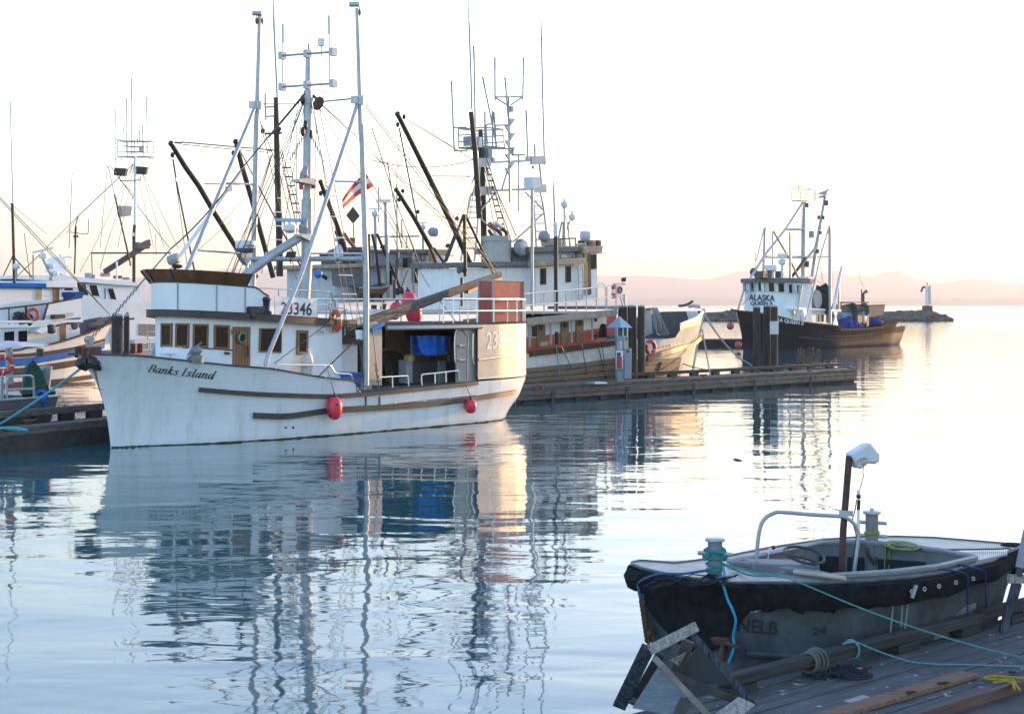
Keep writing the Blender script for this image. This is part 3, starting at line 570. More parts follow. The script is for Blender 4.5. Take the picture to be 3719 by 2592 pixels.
# radars
c = FB.hit(*zF(1300, 1140), .1); b = radar_bar(banks, c, .1, (1, .1, 0), PLASTIC, .19, .3)
a0, a1 = FB.hit(*zF(1148, 1000), .1), FB.hit(*zF(1485, 1008), .1); g = MB(); g.beam(a0, a1, .08, .1); g.build('scanner_bar', mat('radar_blue', (.13, .34, .55), .35), b, bevel=.02)
letter('FURUNO', [zF(1255, 1017), zF(1385, 1019), zF(1385, 996), zF(1255, 993)], lambda x, y: FB.hit(x, y, .1)-V((0, .045, 0)), SKINW, b, bold=.03)
g = MB(); c = FB.hit(*zF(1350, 1150), 0); e = FB.hit(*zF(1480, 1170), 0); g.prism([c, e+V((0, 0, .05)), e-V((0, 0, .2)), c-V((0, 0, .06))], FB.n*.25); g.build('radar_bracket', GALV, mast)
c = FB.hit(*zF(840, 1345), -1.6); rd = MB().lathe([(.15, 0), (.26, .04), (.285, .13)], c, n=24).build('radome', mat('radome_blue', (.05, .10, .22), .4), banks)
MB().lathe([(.29, .13), (.30, .15), (.30, .32), (.28, .35), (.05, .36)], c, n=24).build('radome_cover', PLASTIC, rd)
cc = c+V((0, 0, .24))
def radsurf(x, y):
    r = ray(x, y); o = V((0, 0, CH)); t = (cc.y-.28)/1.0; p = o+r*t; dx = max(-.28, min(.28, p.x-cc.x)); return V((p.x, cc.y-math.sqrt(.305**2-dx*dx), p.z))
letter('FURUNO', [zF(842, 1277), zF(960, 1277), zF(960, 1261), zF(842, 1261)], radsurf, NAVY, rd, bold=.04)
g = MB(); t0 = c; b0 = FB.hit(*zF(855, 1480), -1.6); g.prism([FB.hit(*q, -1.5) for q in (zF(780, 1345), zF(905, 1345), zF(905, 1400), zF(858, 1470), zF(815, 1410))], FB.n*-.2); g.tube([FB.hit(*zF(852, 1400), -1.6), FB.hit(*zC(1050, 370), -1.6)], .06); g.build('radome_stand', GALV, banks)
MB().tube([FB.hit(*zF(1390, 1190), 0), FB.hit(*zF(1120, 1360), -.2), FB.hit(*zC(1040, 270), -.6)], .13, 12).build('boom', ALUP, banks)
c = FB.hit(*zC(350, 110), .1); sl_ = MB().lathe([(.12, -.15), (.14, -.07), (.14, .14), (.06, .18)], c, (.9, -.2, .25)).build('searchlight', GREYP, banks); g = MB(); g.tube([c-V((0, 0, .15)), FB.hit(*zC(365, 215), .1), FB.hit(*zC(365, 330), .1)], [.06, .03, .04]); g.ball(FB.hit(*zC(385, 180), .1), .1, (1.4, 1, .6), 8, 6); g.build('searchlight_stand', BLACK, sl_)
for (x, y) in (zC(1480, 70), zF(1650, 1385)):
    c = FB.hit(x, y, 0); g = MB(); g.prism([c+V(q) for q in ((-.15, 0, -.06), (.1, 0, -.08), (.16, 0, .1), (-.1, 0, .1))], (0, .15, 0)); g.tube([c-V((0, 0, .05)), c-V((0, 0, .25))], .02, 4); g.build('deck_floodlight', BLACK, banks)
# rope ladders with white treads
def ladder(F, a, b, v0, v1, treads, parent, m, tm, w=.36, name='rope_ladder'):
    A = F.hit(*a, v0); B_ = F.hit(*b, v1); sd = F.a*w/2; g = MB(); g.tube([A+sd*.35, B_+sd], .012, 5); g.tube([A-sd*.35, B_-sd], .012, 5); ld = g.build(name, m, parent)
    for k in treads: c = A.lerp(B_, k); ww = .35+.65*k; MB().beam(c-sd*ww*1.1, c+sd*ww*1.1, .035, .03).build('tread', tm, ld)
    return ld
ladder(FB, zE(1640, 900), zD(240, 790), .1, 1.7, [.34, .43, .52, .61, .695, .77, .85, .92], banks, WIRE, SKINW, .6)
ladder(FB, zE(1525, 930), zF(1080, 1560), -.1, -1.7, [.3, .4, .48, .56, .64, .72, .8, .88], banks, WIRE, SKINW, .6)
# rigging wires of the boat: one part per wire
def wires(F, lst, parent, m=None, name='stay', r=.011):
    for q in lst:
        a, b = q[0], q[1]; v0, v1 = q[2], q[3]; rr = q[4] if len(q) > 4 else r; sg = q[5] if len(q) > 5 else 0
        MB().tube(sag(F.hit(*a, v0), F.hit(*b, v1), sg, 8 if sg else 1), rr, 5).build(name, m or WIRE, parent)
wires(FB, [(zE(1560, 850), zF(820, 440), 0, -.6, .022), (zF(820, 440), zF(50, 1310), -.6, -.3, .022, .15), (zF(50, 1310), zB(990, 395), -.3, 0, .018), (zE(1150, 965), zE(1470, 965), -2.1, 0, .014), (zE(1700, 940), zE(2035, 908), .2, 2.12, .014), (zE(1700, 950), zE(2035, 914), .2, 2.12, .01),
  (zE(1530, 900), zE(1215, 1276), 0, -.9, .018), (zE(1600, 900), zD(240, 820), 0, 1.9), (zE(1610, 880), zD(1640, 200), 0, 0, .012), (zE(1700, 970), zD(1640, 260), .2, 0, .01), (zE(1680, 1000), zD(960, 380), .2, -1), (zE(1570, 880), zC(900, 290), 0, -1.6), (zE(1560, 880), zC(830, 300), 0, -1.6), (zE(1545, 930), zC(910, 290), 0, -1.5), (zE(1545, 940), zC(960, 300), 0, -1.5),
  (zE(2090, 930), zD(1640, 270), 2.12, 0, .012), (zE(2100, 970), zD(1580, 250), 2.12, .3, .014), (zE(2062, 130), zE(2085, 920), 2.12, 2.12, .006), (zE(1092, 200), zE(1084, 960), -2.1, -2.1, .006), (zE(1160, 210), zE(1140, 960), -2.1, -2.1, .006), (zE(1130, 1100), zC(1560, 400), -2.1, -1, .014), (zF(970, 640), zF(1430, 1510), -2.1, -.8, .016),
  (zF(1575, 60), zF(1545, 1270), .1, .1), (zF(1370, 20), zF(1365, 1270), .0, 0), (zD(410, 800), zD(470, 1360), 2.1, 2.1, .016), (zD(275, 880), zD(330, 1380), 2.1, 2.1, .02), (zD(1050, 500), zD(1330, 870), 1.6, 2.25, .014), (zD(1330, 870), zD(1322, 1270), 2.25, 2.25, .022), (zC(2030, 590), zC(1320, 1120), 2.0, 2.1, .012), (zC(2110, 890), zC(1760, 1235), 2.0, 2.15, .02)], banks)
for a, b, v in ((zF(1440, 130), zF(1300, 380), .05), (zF(1525, 130), zF(1650, 390), .1), (zD(435, 1120), zD(470, 1360), 2.12), (zB(650, 765), zB(825, 590), 0), (zB(825, 590), zB(990, 395), 0)):
    A, B_ = FB.hit(*a, v), FB.hit(*b, v); g = MB(); n_ = max(3, int((B_-A).length/.075))
    for k in range(n_):
        c = A.lerp(B_, (k+.5)/n_); g.torus(c, .034, .011, (1, .3, 0) if k % 2 else (.2, 1, .1), 8, 4)
    g.build('chain', CHAIN, banks)
# aluminium shelter over the working deck
zR = FB.l(FB.hit(*zD(1440, 742), 2.25))[2]
us_ = [12.1+(16.75-12.1)*math.sin(math.pi/2*i/42) for i in range(43)]
port_sk = [(u, HB.B(u, 1.4)+.02) for u in us_]; port_sk[-1] = (16.78, 0)
zb_ = FB.l(HB.on(*zD(1420, 1275)))[2]
lo = [FB.w(u, v, zb_) for u, v in port_sk]; 
def shel(side):
    rows = []
    for q in (0, .06, .5, .9, .96, 1.0):
        rows.append([FB.w(u+(.12 if (q > .95 and k == 0) else 0), side*v, zb_+(zR-zb_)*q) for k, (u, v) in enumerate(port_sk)])
    return rows
g = MB(); g.grid(shel(1)); g.grid(shel(-1)); shell = g.build('stern_shelter', ALU, banks)
letter('23346', [zD(1512, 985), zD(1790, 960), zD(1790, 785), zD(1512, 815)], lambda x, y: sheet_hit(FB, port_sk, x, y)[0], PEACH, shell, 'number', bold=.012, push=.012)
g = MB(); pp_ = [sheet_hit(FB, port_sk, *c) for c in [zD(1425+i*47, 1082-i*6.2) for i in range(11)]]; g.tube([p+n*.03 for p, n in pp_], .035, 6); g.build('shelter_band', GALV, shell)
g = MB(); pp_ = [sheet_hit(FB, port_sk, *c) for c in [zD(1425+i*47, 1268-i*5.5) for i in range(11)]]; g.tube([p+n*.015 for p, n in pp_], .025, 6); g.build('shelter_foot', GALV, shell)
RP = [(8.2, 2.02), (9.5, 2.2), (12.1, 2.27)]+[(u, v+.01) for u, v in port_sk[1:]]; RPF = RP+[(u, -v) for u, v in reversed(RP[:-1])]
slab(FB, RPF, zR, zR+.06).build('shelter_roof', mat('roof_deck_grey', (.07, .075, .085), 1, var=.25, scale=3, spec=.1), banks)
g = MB(); 
for sd in (1, -1): g.tube([FB.w(u, sd*(v+.01), zR-.06) for u, v in RP[:4]], .07, 6)
g.build('roof_beam', ALU, banks)
# roof rails with posts
zt_ = FB.l(sheet_hit(FB, port_sk, *zD(1440, 495))[0])[2]; zm_ = FB.l(sheet_hit(FB, port_sk, *zD(1440, 610))[0])[2]
RL = [(10.6, 2.15), (11.4, 2.2)]+[(u, max(0, v-.03)) for u, v in port_sk]; RR = RL+[(u, -v) for u, v in reversed(RL[:-1])]+[(9.2, -2.1), (8.4, -2.0)]
for zz in (zt_, zm_): MB().tube([FB.w(u, v, zz) for u, v in RR], .028, 6).build('shelter_rail', STEEL, banks)
for k in (0, 2, 7, 12, 16, 21, 26, 31, 37, 44, 51, 57, 62, 67, 72, 77, 82, 86, 88):
    if k < len(RR): u, v = RR[k]; MB().cyl(FB.w(u, v, zR+.05), FB.w(u, v, zt_), .022, n=6).build('rail_post', STEEL, banks)
for u in (8.4, 9.0, 9.6, 10.2, 10.8, 11.4): MB().cyl(FB.w(u, -2.05, zR+.05), FB.w(u, -2.05, zt_), .02, n=6).build('rail_post', STEEL, banks)
for u in (11.0, 11.7): MB().cyl(FB.w(u, 2.2, zR+.05), FB.w(u, 2.2, zt_), .02, n=6).build('rail_post', STEEL, banks)
# inside the shelter
def pan(F, q, v, th, m, parent, name, bevel=0): return MB().prism([F.hit(*c, v) for c in q], -F.n*th).build(name, m, parent, bevel=bevel)
pan(FB, [zD(365, 735), zD(440, 712), zD(500, 745), zD(500, 1330), zD(375, 1330)], 1.95, .05, ALU, banks, 'shelter_wing')
pan(FB, [zD(1218, 830), zD(1240, 760), zD(1300, 728), zD(1440, 725), zD(1412, 780), zD(1412, 1290), zD(1222, 1300)], 2.12, .05, ALU, banks, 'shelter_wing')
for y in (940, 1080): MB().box(FB, *(lambda c: (c[0]-.02, c[0]+.42, 2.1, 2.24, c[2]-.03, c[2]))(FB.l(FB.hit(*zD(1235, y), 2.15)))).build('step', GALV, banks)
g = MB(); g.tube(smooth([FB.hit(*c, 2.2) for c in (zD(1385, 830), zD(1380, 860), zD(1380, 1080), zD(1395, 1120))], 4), .02, 6); g.build('grab_rail', STEEL, banks)
g = MB(); g.tube(smooth([FB.hit(*c, 2.15) for c in (zD(1225, 780), zD(1205, 850), zD(1205, 1080), zD(1215, 1110))], 4), .02, 6); g.build('grab_rail', STEEL, banks)
MB().box(FB, 8.4, 15.5, -.92, -.85, 1.0, zR).build('shelter_bulkhead', TAN, banks)
for u in (9.0, 10.1, 11.2, 12.6, 13.6): MB().box(FB, u, u+.12, -.85, -.8, 1.0, zR).build('bulkhead_stile', mat('brown_stile', (.12, .08, .055), .6), banks)
pan(FB, [zD(735, 1088), zD(795, 1088), zD(795, 1310), zD(735, 1310)], 1.0, .3, GREYP, banks, 'deck_post'); pan(FB, [zD(1060, 1095), zD(1120, 1095), zD(1120, 1310), zD(1060, 1310)], 1.0, .3, GREYP, banks, 'deck_post')
pan(FB, [zD(790, 1095), zD(1065, 1095), zD(1065, 1310), zD(790, 1310)], .9, .4, DGREY, banks, 'checker_bin'); pan(FB, [zD(1118, 1095), zD(1225, 1095), zD(1225, 1310), zD(1118, 1310)], .9, .4, DGREY, banks, 'checker_bin')
for x in (795, 1155): pan(FB, [zD(x, 860), zD(x+25, 860), zD(x+25, 1095), zD(x, 1095)], .8, .1, GALV, banks, 'drum_frame')
a, b = FB.hit(*zD(790, 830), .3), FB.hit(*zD(1220, 830), .3); MB().cyl(a, b, .28, n=16).build('net_drum', BLACK, banks)
pan(FB, [zD(790, 755), zD(1225, 745), zD(1215, 800), zD(800, 810)], .2, .4, BLACK, banks, 'overhead_locker')
# ------------------------------------------------------------------ loose things on the troller
rows = []
for i in range(25):
    a = i/24; row = []
    for j in range(13):
        q = j/12; x = 832+(1143-832)*a; yb = 1012+28*min(1, a*4) if a < .25 else 1040; x += (40*q*max(0, .18-a)/.18)
        y = 850+(yb-850)*q+4*math.sin(a*9+q*3); p = FB.hit(*zD(x, y), 1.45+.05*math.sin(q*14+a*4)*q+.04*math.sin(a*23)); row.append(p)
    rows.append(row)
g = MB(); g.grid(rows); g.grid([[p-FB.n*.25 for p in r] for r in rows]); o = single(g, 'tarpaulin', TARP, 'blue tarpaulin wrapped round the net drum under the grey stern shelter', 'tarpaulin')
def plank_pile():
    t = thing('plank_stack', 'weathered planks leaning in the open work deck of the white boat', 'planks', FB.hit(*zD(600, 1290), .6))
    for k in range(6):
        x = 525+k*32; a = FB.hit(*zD(x-15, 1035-k*3), -.1); b = FB.hit(*zD(x+50, 1300), .6); MB().beam(a, b, .17, .04, FB.n).build('plank', OLDWOOD, t)
plank_pile()
t = thing('cooler', 'red cooler with a grey lid on the bulkhead shelf of the work deck', 'cooler', FB.hit(*zD(575, 1035), -.2))
pan(FB, [zD(506, 995), zD(652, 995), zD(650, 1030), zD(508, 1032)], -.2, .4, mat('cooler_red', (.30, .03, .03), .5), t, 'body', .03); pan(FB, [zD(505, 968), zD(650, 970), zD(653, 996), zD(505, 996)], -.17, .45, GREYP, t, 'lid', .03)
MB().lathe([(.02, -.12), (.12, -.1), (.14, 0), (.12, .1), (.02, .12)], FB.hit(*zD(760, 1070), .95), FB.n).build('float_lamp', mat('yellow_plastic', (.5, .42, .15), .4), banks)
for q, lb in (([zD(120, 1210), zD(300, 1210), zD(295, 1340), zD(125, 1300)], 'blue plastic fish tote behind the bulwark, left of the near pole'), ([zD(300, 1222), zD(412, 1222), zD(405, 1375), zD(290, 1375)], 'blue plastic fish tote right at the foot of the near pole')):
    t = thing('fish_tote', lb, 'tote', FB.hit(*q[3], 1.5), 0, 'fish totes on the work deck'); pan(FB, q, 1.5, .6, TOTE if 'left' in lb else GREYP, t, 'body', .02)
    pan(FB, [(q[0][0]-3, q[0][1]-4), (q[1][0]+3, q[1][1]-2), (q[1][0]+3, q[1][1]+9), (q[0][0]-3, q[0][1]+9)], 1.53, .66, TOTE, t, 'lid', .015)
def fender(c, r, h, label, tie, marks=None, ax=(0, 0, 1), group='red boat fenders'):
    t = thing('fender', label, 'fender', c, 0, group)
    b = MB().lathe([(.02, -h*.5), (r*.45, -h*.47), (r*.8, -h*.36), (r, -h*.12), (r, h*.12), (r*.86, h*.3), (r*.6, h*.42), (r*.3, h*.47)], c, ax, 20).build('body', PINK, t)
    MB().lathe([(r*.42, h*.44), (r*.3, h*.52), (r*.16, h*.56), (r*.1, h*.64), (.01, h*.65)], c, ax).build('neck', NAVY, t)
    if tie is not None: MB().tube([V(c)+V(ax)*h*.62, tie], .014, 5).build('lanyard', GREYROPE, t)
    return t, b
for (x0, y0), lb, tie, px_w, px_h in ((zC(1905, 1548), 'big red fender with dark marks hanging amidships on the white hull', zC(1825, 1180), 152, 230), (zD(1358, 1530), 'smaller red fender hanging near the stern of the white hull', zD(1285, 1300), 118, 145)):
    Yp = HB.on(x0, y0).y-.3; s_ = Yp/FP/2.666; t, b = fender(P(x0, y0, Yp), px_w*s_/2, px_h*s_, lb, HB.on(*tie, .05))
    if 'amid' in lb:
        c = P(x0, y0, Yp); r_ = px_w*s_/2; g = MB()
        for k, (dx, dz_, w_, h_) in enumerate(((-.3, -.12, .14, .07), (-.28, -.24, .18, .05), (-.22, -.34, .1, .09), (.18, .16, .05, .03), (.27, .16, .05, .03))): 
            q = c+V((dx*r_*2, -math.sqrt(max(.0, 1-(dx*2)**2))*r_*1.01, dz_*px_h*s_)); q.y = c.y-math.sqrt(max(.05, 1-(dx*2)**2))*r_*(1.0 if abs(dz_) < .3 else .85)-.012; g.tube([q-V((w_*r_, 0, -.02)), q+V((0, 0, -.03)), q+V((w_*r_, 0, h_*.6))], .014, 4)
        g.build('painted_mark', BLACK, b)
t = thing('lifebuoy', 'orange lifebuoy with silver tape on the roof rail beside the number board', 'lifebuoy', FB.hit(*zC(1912, 708), 1.5))
c = FB.hit(*zC(1912, 708), 1.5); axl = (FB.a*.93-FB.n*-.36).normalized(); r_ = 92*c.y/FP/2.666; lb_ = MB().torus(c, r_, r_*.28, axl, 32, 12).build('ring', ORANGE, t)
for k in range(4):
    a0 = .5+k*1.571; MB().torus(c, r_, r_*.285, axl, 4, 12, a0, a0+.22).build('tape', TAPE, lb_)
# bundle of poles lying across the shelter roof
t = thing('timber_boom', 'long grey weathered timber boom lying over the shelter roof, end raised to the right', 'boom', FB.hit(*zD(900, 560), .6))
a, b = FB.hit(*zD(330, 735), .9), FB.hit(*zD(1640, 262), -.9)
for k, (ox, oz, w_) in enumerate(((0, 0, .17), (.05, .13, .13), (-.03, -.13, .12))): MB().beam(a+V((ox, 0, oz)), b+V((ox*.3, 0, oz*.35)), w_, w_).build('timber', OLDWOOD, t, bevel=.02)
MB().beam(a.lerp(b, .72)-V((0, 0, .16)), b-V((0, 0, .12)), .16, .1).build('orange_timber', mat('orange_wood', (.36, .13, .04), .6, var=.3, scale=6), t)
g = MB(); a, b = FB.hit(*zD(150, 760), 1.2), FB.hit(*zD(330, 700), 1.0); g.tube([a, b], [.17, .12], 8); single(g, 'sail_roll', mat('grey_canvas', (.34, .35, .33), .8, var=.25), 'rolled grey canvas lying aft of the orange lifebuoy', 'canvas roll')
g = MB(); g.tube(smooth([FB.hit(*c, 2.0) for c in (zD(398, 800), zD(450, 770), zD(515, 738))], 3), [.06]*7, 8); single(g, 'rolled_sheet', TOTE, 'rolled bright blue sheet tied at the shelter corner by the near pole', 'rolled sheet')
# red box on the shelter roof
zrb = zR+.06; t = thing('crate', 'tall dull red crate with grey edges standing on the shelter roof at the stern', 'crate', FB.w(13.6, -.2, zrb))
q0 = FB.hz(*zD(1437, 690), zrb+.02); u0, v0, _ = FB.l(FB.hit(*zD(1437, 690), .35)); z1 = FB.l(FB.hit(*zD(1437, 318), .35))[2]
u1 = FB.l(FB.hit(*zD(1738, 690), .35))[0]; u1b, v1b, _ = FB.l(FB.hu(*zD(1870, 670), u1))
MB().box(FB, u0, u1, v1b, .35, zrb, z1).build('body', REDMESH, t); g = MB()
for u in (u0, u1):
    for v in (v1b, .35): g.cyl(FB.w(u, v, zrb), FB.w(u, v, z1+.02), .03, n=6)
for z in (z1,):
    g.tube([FB.w(u, v, z) for u, v in ((u0, .35), (u1, .35), (u1, v1b), (u0, v1b), (u0, .35))], .03, 6)
g.build('edge_frame', GREYP, t); MB().box(FB, (u0*1.6+u1*.4)/2-.02, (u0*1.6+u1*.4)/2+.02, .345, .365, zrb, z1).build('mesh_seam', mat('dark_red', (.26, .07, .06), .7), t)
# winch gear on the foredeck
g = MB(); c = FB.hit(*zC(560, 1075), 1.3); g.lathe([(.22, -.1), (.22, .05), (.12, .1), (.16, .2), (.1, .3)], c); g.tube([c+V((-.2, 0, .1)), c+V((0, 0, .3)), c+V((.16, 0, .42))], .03, 6); g.ball(c+V((.05, 0, .22)), .12, n=8, m=6); g.build('capstan', mat('grey_green_iron', (.2, .21, .2), .6, .3, var=.4, scale=8), banks)
for x in (262, 332): MB().lathe([(.1, 0), (.08, .02), (.08, .12), (.12, .14), (.12, .17)], FB.hit(*zC(x, 1082), .9)).build('deck_vent', PLASTIC, banks)
pl = pan(FB, [zC(1722, 775), zC(1806, 778), zC(1806, 842), zC(1720, 838)], 1.47, .02, SKINW, banks, 'number_plate')
letter('23346', [zC(1737, 833), zC(1803, 836), zC(1803, 792), zC(1737, 790)], lambda x, y: FB.hit(x, y, 1.47), GREYP, pl, 'number', bold=.02)
pan(FB, [zD(250, 795), zD(325, 795), zD(325, 890), zD(255, 885)], 2.05, .03, SKINW, banks, 'white_placard')
# flag and day shape on the rigging
def flag():
    t = thing('flag', 'red white red striped flag flying aft of the near pole', 'flag', FB.hit(*zF(2090, 520), 1.2))
    q = [zF(1843, 790), zF(2095, 515), zF(2178, 650), zF(1850, 885)]  # left end of the upper edge ... 
    for k, m in enumerate((mat('flag_red', (.58, .06, .05), .8), mat('flag_white', (.8, .78, .76), .8), mat('flag_red', ()))):
        rows = []
        for j in (k/3, (k+1)/3):
            rows.append([])
            for i in range(17):
                a = i/16; x0, y0 = q[0][0]+(q[1][0]-q[0][0])*a, q[0][1]+(q[1][1]-q[0][1])*a; x1, y1 = q[3][0]+(q[2][0]-q[3][0])*a, q[3][1]+(q[2][1]-q[3][1])*a
                y0 -= 14*math.sin(a*3.14); y1 -= 8*math.sin(a*3.14)
                p = FB.hit(x0+(x1-x0)*j, y0+(y1-y0)*j, 1.2+.09*math.sin(a*7+j*2)); rows[-1].append(p)
        MB().grid(rows).build('stripe', m, t)
flag()
# ------------------------------------------------------------------ left side: dock, aluminium skiff, blue-striped boat, white cruiser
def hbox(F, x0, y0, x1, y1, v, w, m, parent, name, bevel=0, lift=0.):
    """a house block: its near wall at offset v covers the picture span x0..x1, top and bottom read at the x0 edge"""
    a = F.l(F.hit(x0, y0, v)); b = F.l(F.hit(x0, y1, v)); c = F.l(F.hit(x1, y0, v))
    u0, u1 = sorted((a[0], c[0])); MB_ = MB().box(F, u0, u1, v-w, v, b[2], a[2]+lift); MB_.build(name, m, parent, bevel=bevel); return u0, u1, b[2], a[2]
def flatwin(F, x0, y0, x1, y1, v, fm, gm, parent, fw=.14, name='window', skew=0, part='pane'):
    q = [F.hit(x0, y0, v), F.hit(x1, y0-skew, v), F.hit(x1, y1-skew, v), F.hit(x0, y1, v)]; u = [F.l(p)[0] for p in q]
    return window(F, [(min(u)-.5, v), (max(u)+.5, v)], [(x0, y0), (x1, y0-skew), (x1, y1-skew), (x0, y1)], fm, gm, parent, fw, .03, name, part)
def Q(z, *pts): return [z(*p) for p in pts]
GREYDECK = mat('grey_deck_paint', (.33, .36, .40), .6, var=.15, scale=3)
BLUEP = mat('blue_stripe_paint', (.004, .12, .42), .6, var=.12, spec=.1)
BROWNB = mat('brown_band_paint', (.085, .055, .038), .7, spec=.1, var=.2, scale=4)
DOCKW = mat('wet_dock_timber', (.11, .095, .085), .8, var=.5, scale=3, stretch=(1, 1, 5), bump=.5, stain=(.22, .21, .19), samt=.5)
DOCKD = mat('dark_dock_side', (.035, .034, .032), .8, var=.5, scale=3, stain=(.05, .07, .03), samt=.6)
PILE = mat('creosoted_pile', (.045, .037, .032), .85, var=.5, scale=5, stretch=(3, 3, .4), bump=.6, stain=(.10, .085, .07), samt=.5)
FL = Fr((-11.45, 40.9), 64.0)
dk = thing('floating_dock', 'dark low floating dock with a raised kerb rail, left of the white bow', 'dock', FL.w(0, 0, 0), FL.ang)
g = MB(); g.box(FL, -9, 10, -1.35, 0, .42, .55); g.build('deck_planking', DOCKW, dk); g = MB(); g.box(FL, -9, 10, -1.3, -.03, -.3, .418); g.build('float_side', DOCKD, dk)
g = MB(); g.box(FL, -9, 10, -.16, .03, .552, .62); g.build('kerb', DOCKW, dk, bevel=.01)
g = MB(); g.box(FL, -9, 10, -1.35, -1.15, .74, .92); g.build('bull_rail', DOCKW, dk, bevel=.015)
for u in (-5, -2.6, -.55, .5, 1.5, 2.6, 3.6, 4.6): MB().box(FL, u, u+.5, -1.33, -1.17, .552, .738).build('rail_block', DOCKD, dk)
for u in (-.1, .35, .8, 1.25, 1.7): MB().ball(FL.w(u, -1.25, .925), .05, (1, 1, .5), 8, 4).build('bolt_head', RUST, dk)
def cleat(F, u, v, z, label):
    c = F.w(u, v, z); t = thing('mooring_cleat', label, 'cleat', c, F.ang, 'rusty cleats on the docks'); g = MB(); g.tube([c+F.a*-.24+V((0, 0, .17)), c+F.a*-.1+V((0, 0, .14)), c+F.a*.1+V((0, 0, .14)), c+F.a*.24+V((0, 0, .17))], [.03, .045, .045, .03], 6); g.build('horn', RUST, t)
    g = MB(); g.cyl(c, c+V((0, 0, .13)), .07, .05, 8); g.box(F, u-.14, u+.14, v-.09, v+.09, z, z+.025); g.build('base', RUST, t)
cu = FL.l(W(*yB(830, 1385), .55))[0]; cleat(FL, cu, -.45, .552, 'rusty cleat on the dark dock left of the white bow')
rope('mooring_line', sag(W(*yB(-40, 1345), .62), FB.hit(*zB(600, 965), .1), .05, 12), .03, TEAL, 'taut turquoise line from the left dock up to the Banks Island anchor', 'rope')
rope('rope_tail', smooth([W(*yB(-30, 1405), .60), W(*yB(150, 1395), .62), W(*yB(300, 1405), .62), W(*yB(440, 1425), .58)], 5), .05, TEAL, 'thick turquoise rope end lying on the left dock edge', 'rope')
# aluminium skiff at the left edge
FS = Fr((FL.w(1.6, -1.9).x, FL.w(1.6, -1.9).y), 244.0)
p0 = P(212, 1451, 43.6); FS = Fr((p0.x, p0.y), 244.0)
HS = Hull(FS, [(0, .35), (1.1, 0)], [(0, 6.5), (2, 6.5)], [(0, .55), (.2, .75), (1, .8)], [(0, .75), (.1, .9), (1, .95)], [(0, 1.1), (9, 1.1)], [(0, 1), (1, 1)])
sk_ = thing('aluminium_skiff', 'grey aluminium work skiff with pipe rails at the left edge', 'skiff', FS.w(0, 0, 0), FS.ang)
FS.o = FS.o - FS.n*.95; SKM = mat('skiff_aluminium', (.20, .195, .20), .5, .3, var=.15, scale=3, stain=(.12, .11, .11), samt=.4)
rows = []
g = MB()
sec = lambda u: [FS.w(u, v, z) for v, z in ((.95, 1.13), (.84, .25), (.4, -.2), (-.4, -.2), (-.84, .25), (-.95, 1.13))]
g.grid([[FS.w((.0 if z > 1 else .28 if z > 0 else .4), v, z) for v, z in ((.95, 1.13), (.84, .25), (.4, -.2), (-.4, -.2), (-.84, .25), (-.95, 1.13))], sec(.6), sec(3), sec(6.5)], False, True); g.build('hull', SKM, sk_)
g = MB(); g.box(FS, -.06, 6.5, .86, 1.0, 1.13, 1.18); g.box(FS, -.06, .1, -.95, .86, 1.13, 1.18); g.box(FS, -.06, 6.5, -1.0, -.86, 1.13, 1.18); g.build('gunwale', GALV, sk_, bevel=.01)
g = MB(); g.box(FS, 1.6, 6, .93, .99, .72, .8); g.build('side_strake', GALV, sk_)
MB().box(FS, .1, 6.5, -.9, .9, .85, .9).build('inner_deck', DGREY, sk_)
for q, n_ in ((Q(yB, (115, 930), (105, 640), (125, 560), (170, 535), (490, 520), (540, 545), (560, 590), (565, 900)), 'pipe_rail'), (Q(yB, (125, 760), (560, 735)), 'pipe_rail'), (Q(yB, (0, 930), (10, 560), (40, 520)), 'pipe_rail'), (Q(yB, (45, 930), (45, 540)), 'pipe_rail')):
    MB().tube([FS.hit(*c, .75) for c in q], .035, 6).build(n_, GALV, sk_)
MB().tube([FS.hit(*c, .2) for c in Q(yB, (160, 660), (155, 480), (150, 60))], [.11, .1, .09], 8).build('mast_post', GREYP, sk_)
MB().tube(smooth([FS.hit(*c, -.3) for c in Q(yB, (600, 560), (650, 460), (700, 415), (760, 430), (775, 470))], 4), [.09]*9+[.09, .08, .07, .06, .05, .04, .03, .03], 8).build('davit', ALU, sk_)
g = MB(); c = FS.hit(*yB(740, 560), -.3); g.box8([c+V(q) for q in ((-.2, -.06, -.35), (.12, -.06, -.4), (.12, .06, -.4), (-.2, .06, -.35), (-.05, -.06, .35), (.2, -.06, .32), (.2, .06, .32), (-.05, .06, .35))]); g.tube([FS.hit(*yB(770, 450), -.3), c], .02, 4); g.build('hauling_block', GREYP, sk_)
c = FS.hit(*yB(540, 700), .1); NETM = mat('green_net', (.018, .075, .05), .9, var=.7, scale=9, bump=1, bscale=30, stain=(.09, .08, .015), samt=.8, sscale=2)
g = MB(); g.rock(c, .46, 4, (1.0, .8, 1.05)); o = single(g, 'fishing_net', NETM, 'heap of dark green fishing net piled in the aluminium skiff', 'net')
g = MB(); g.rock(FS.hit(*yB(700, 830), .2), .26, 9, (1.1, .8, .7)); single(g, 'net_bag', mat('blue_green_net', (.02, .10, .13), .9, var=.6, scale=12, bump=1, bscale=30), 'blue green net bundle at the end of the aluminium skiff', 'net')
pts = [FS.hit(*c, .9) for c in Q(yB, (680, 860), (730, 880), (745, 1000), (750, 1160))]; g = MB(); g.tube(pts, .05, 6); g.tube([FS.hit(*c, .98) for c in Q(yB, (720, 900), (760, 1060), (810, 1130), (825, 1200))], .045, 6); g.torus(pts[0], .14, .05, (0, -1, .4), 14, 6); single(g, 'blue_line', BLUEROPE, 'bright blue tie-up rope hanging over the aluminium skiff side', 'rope')
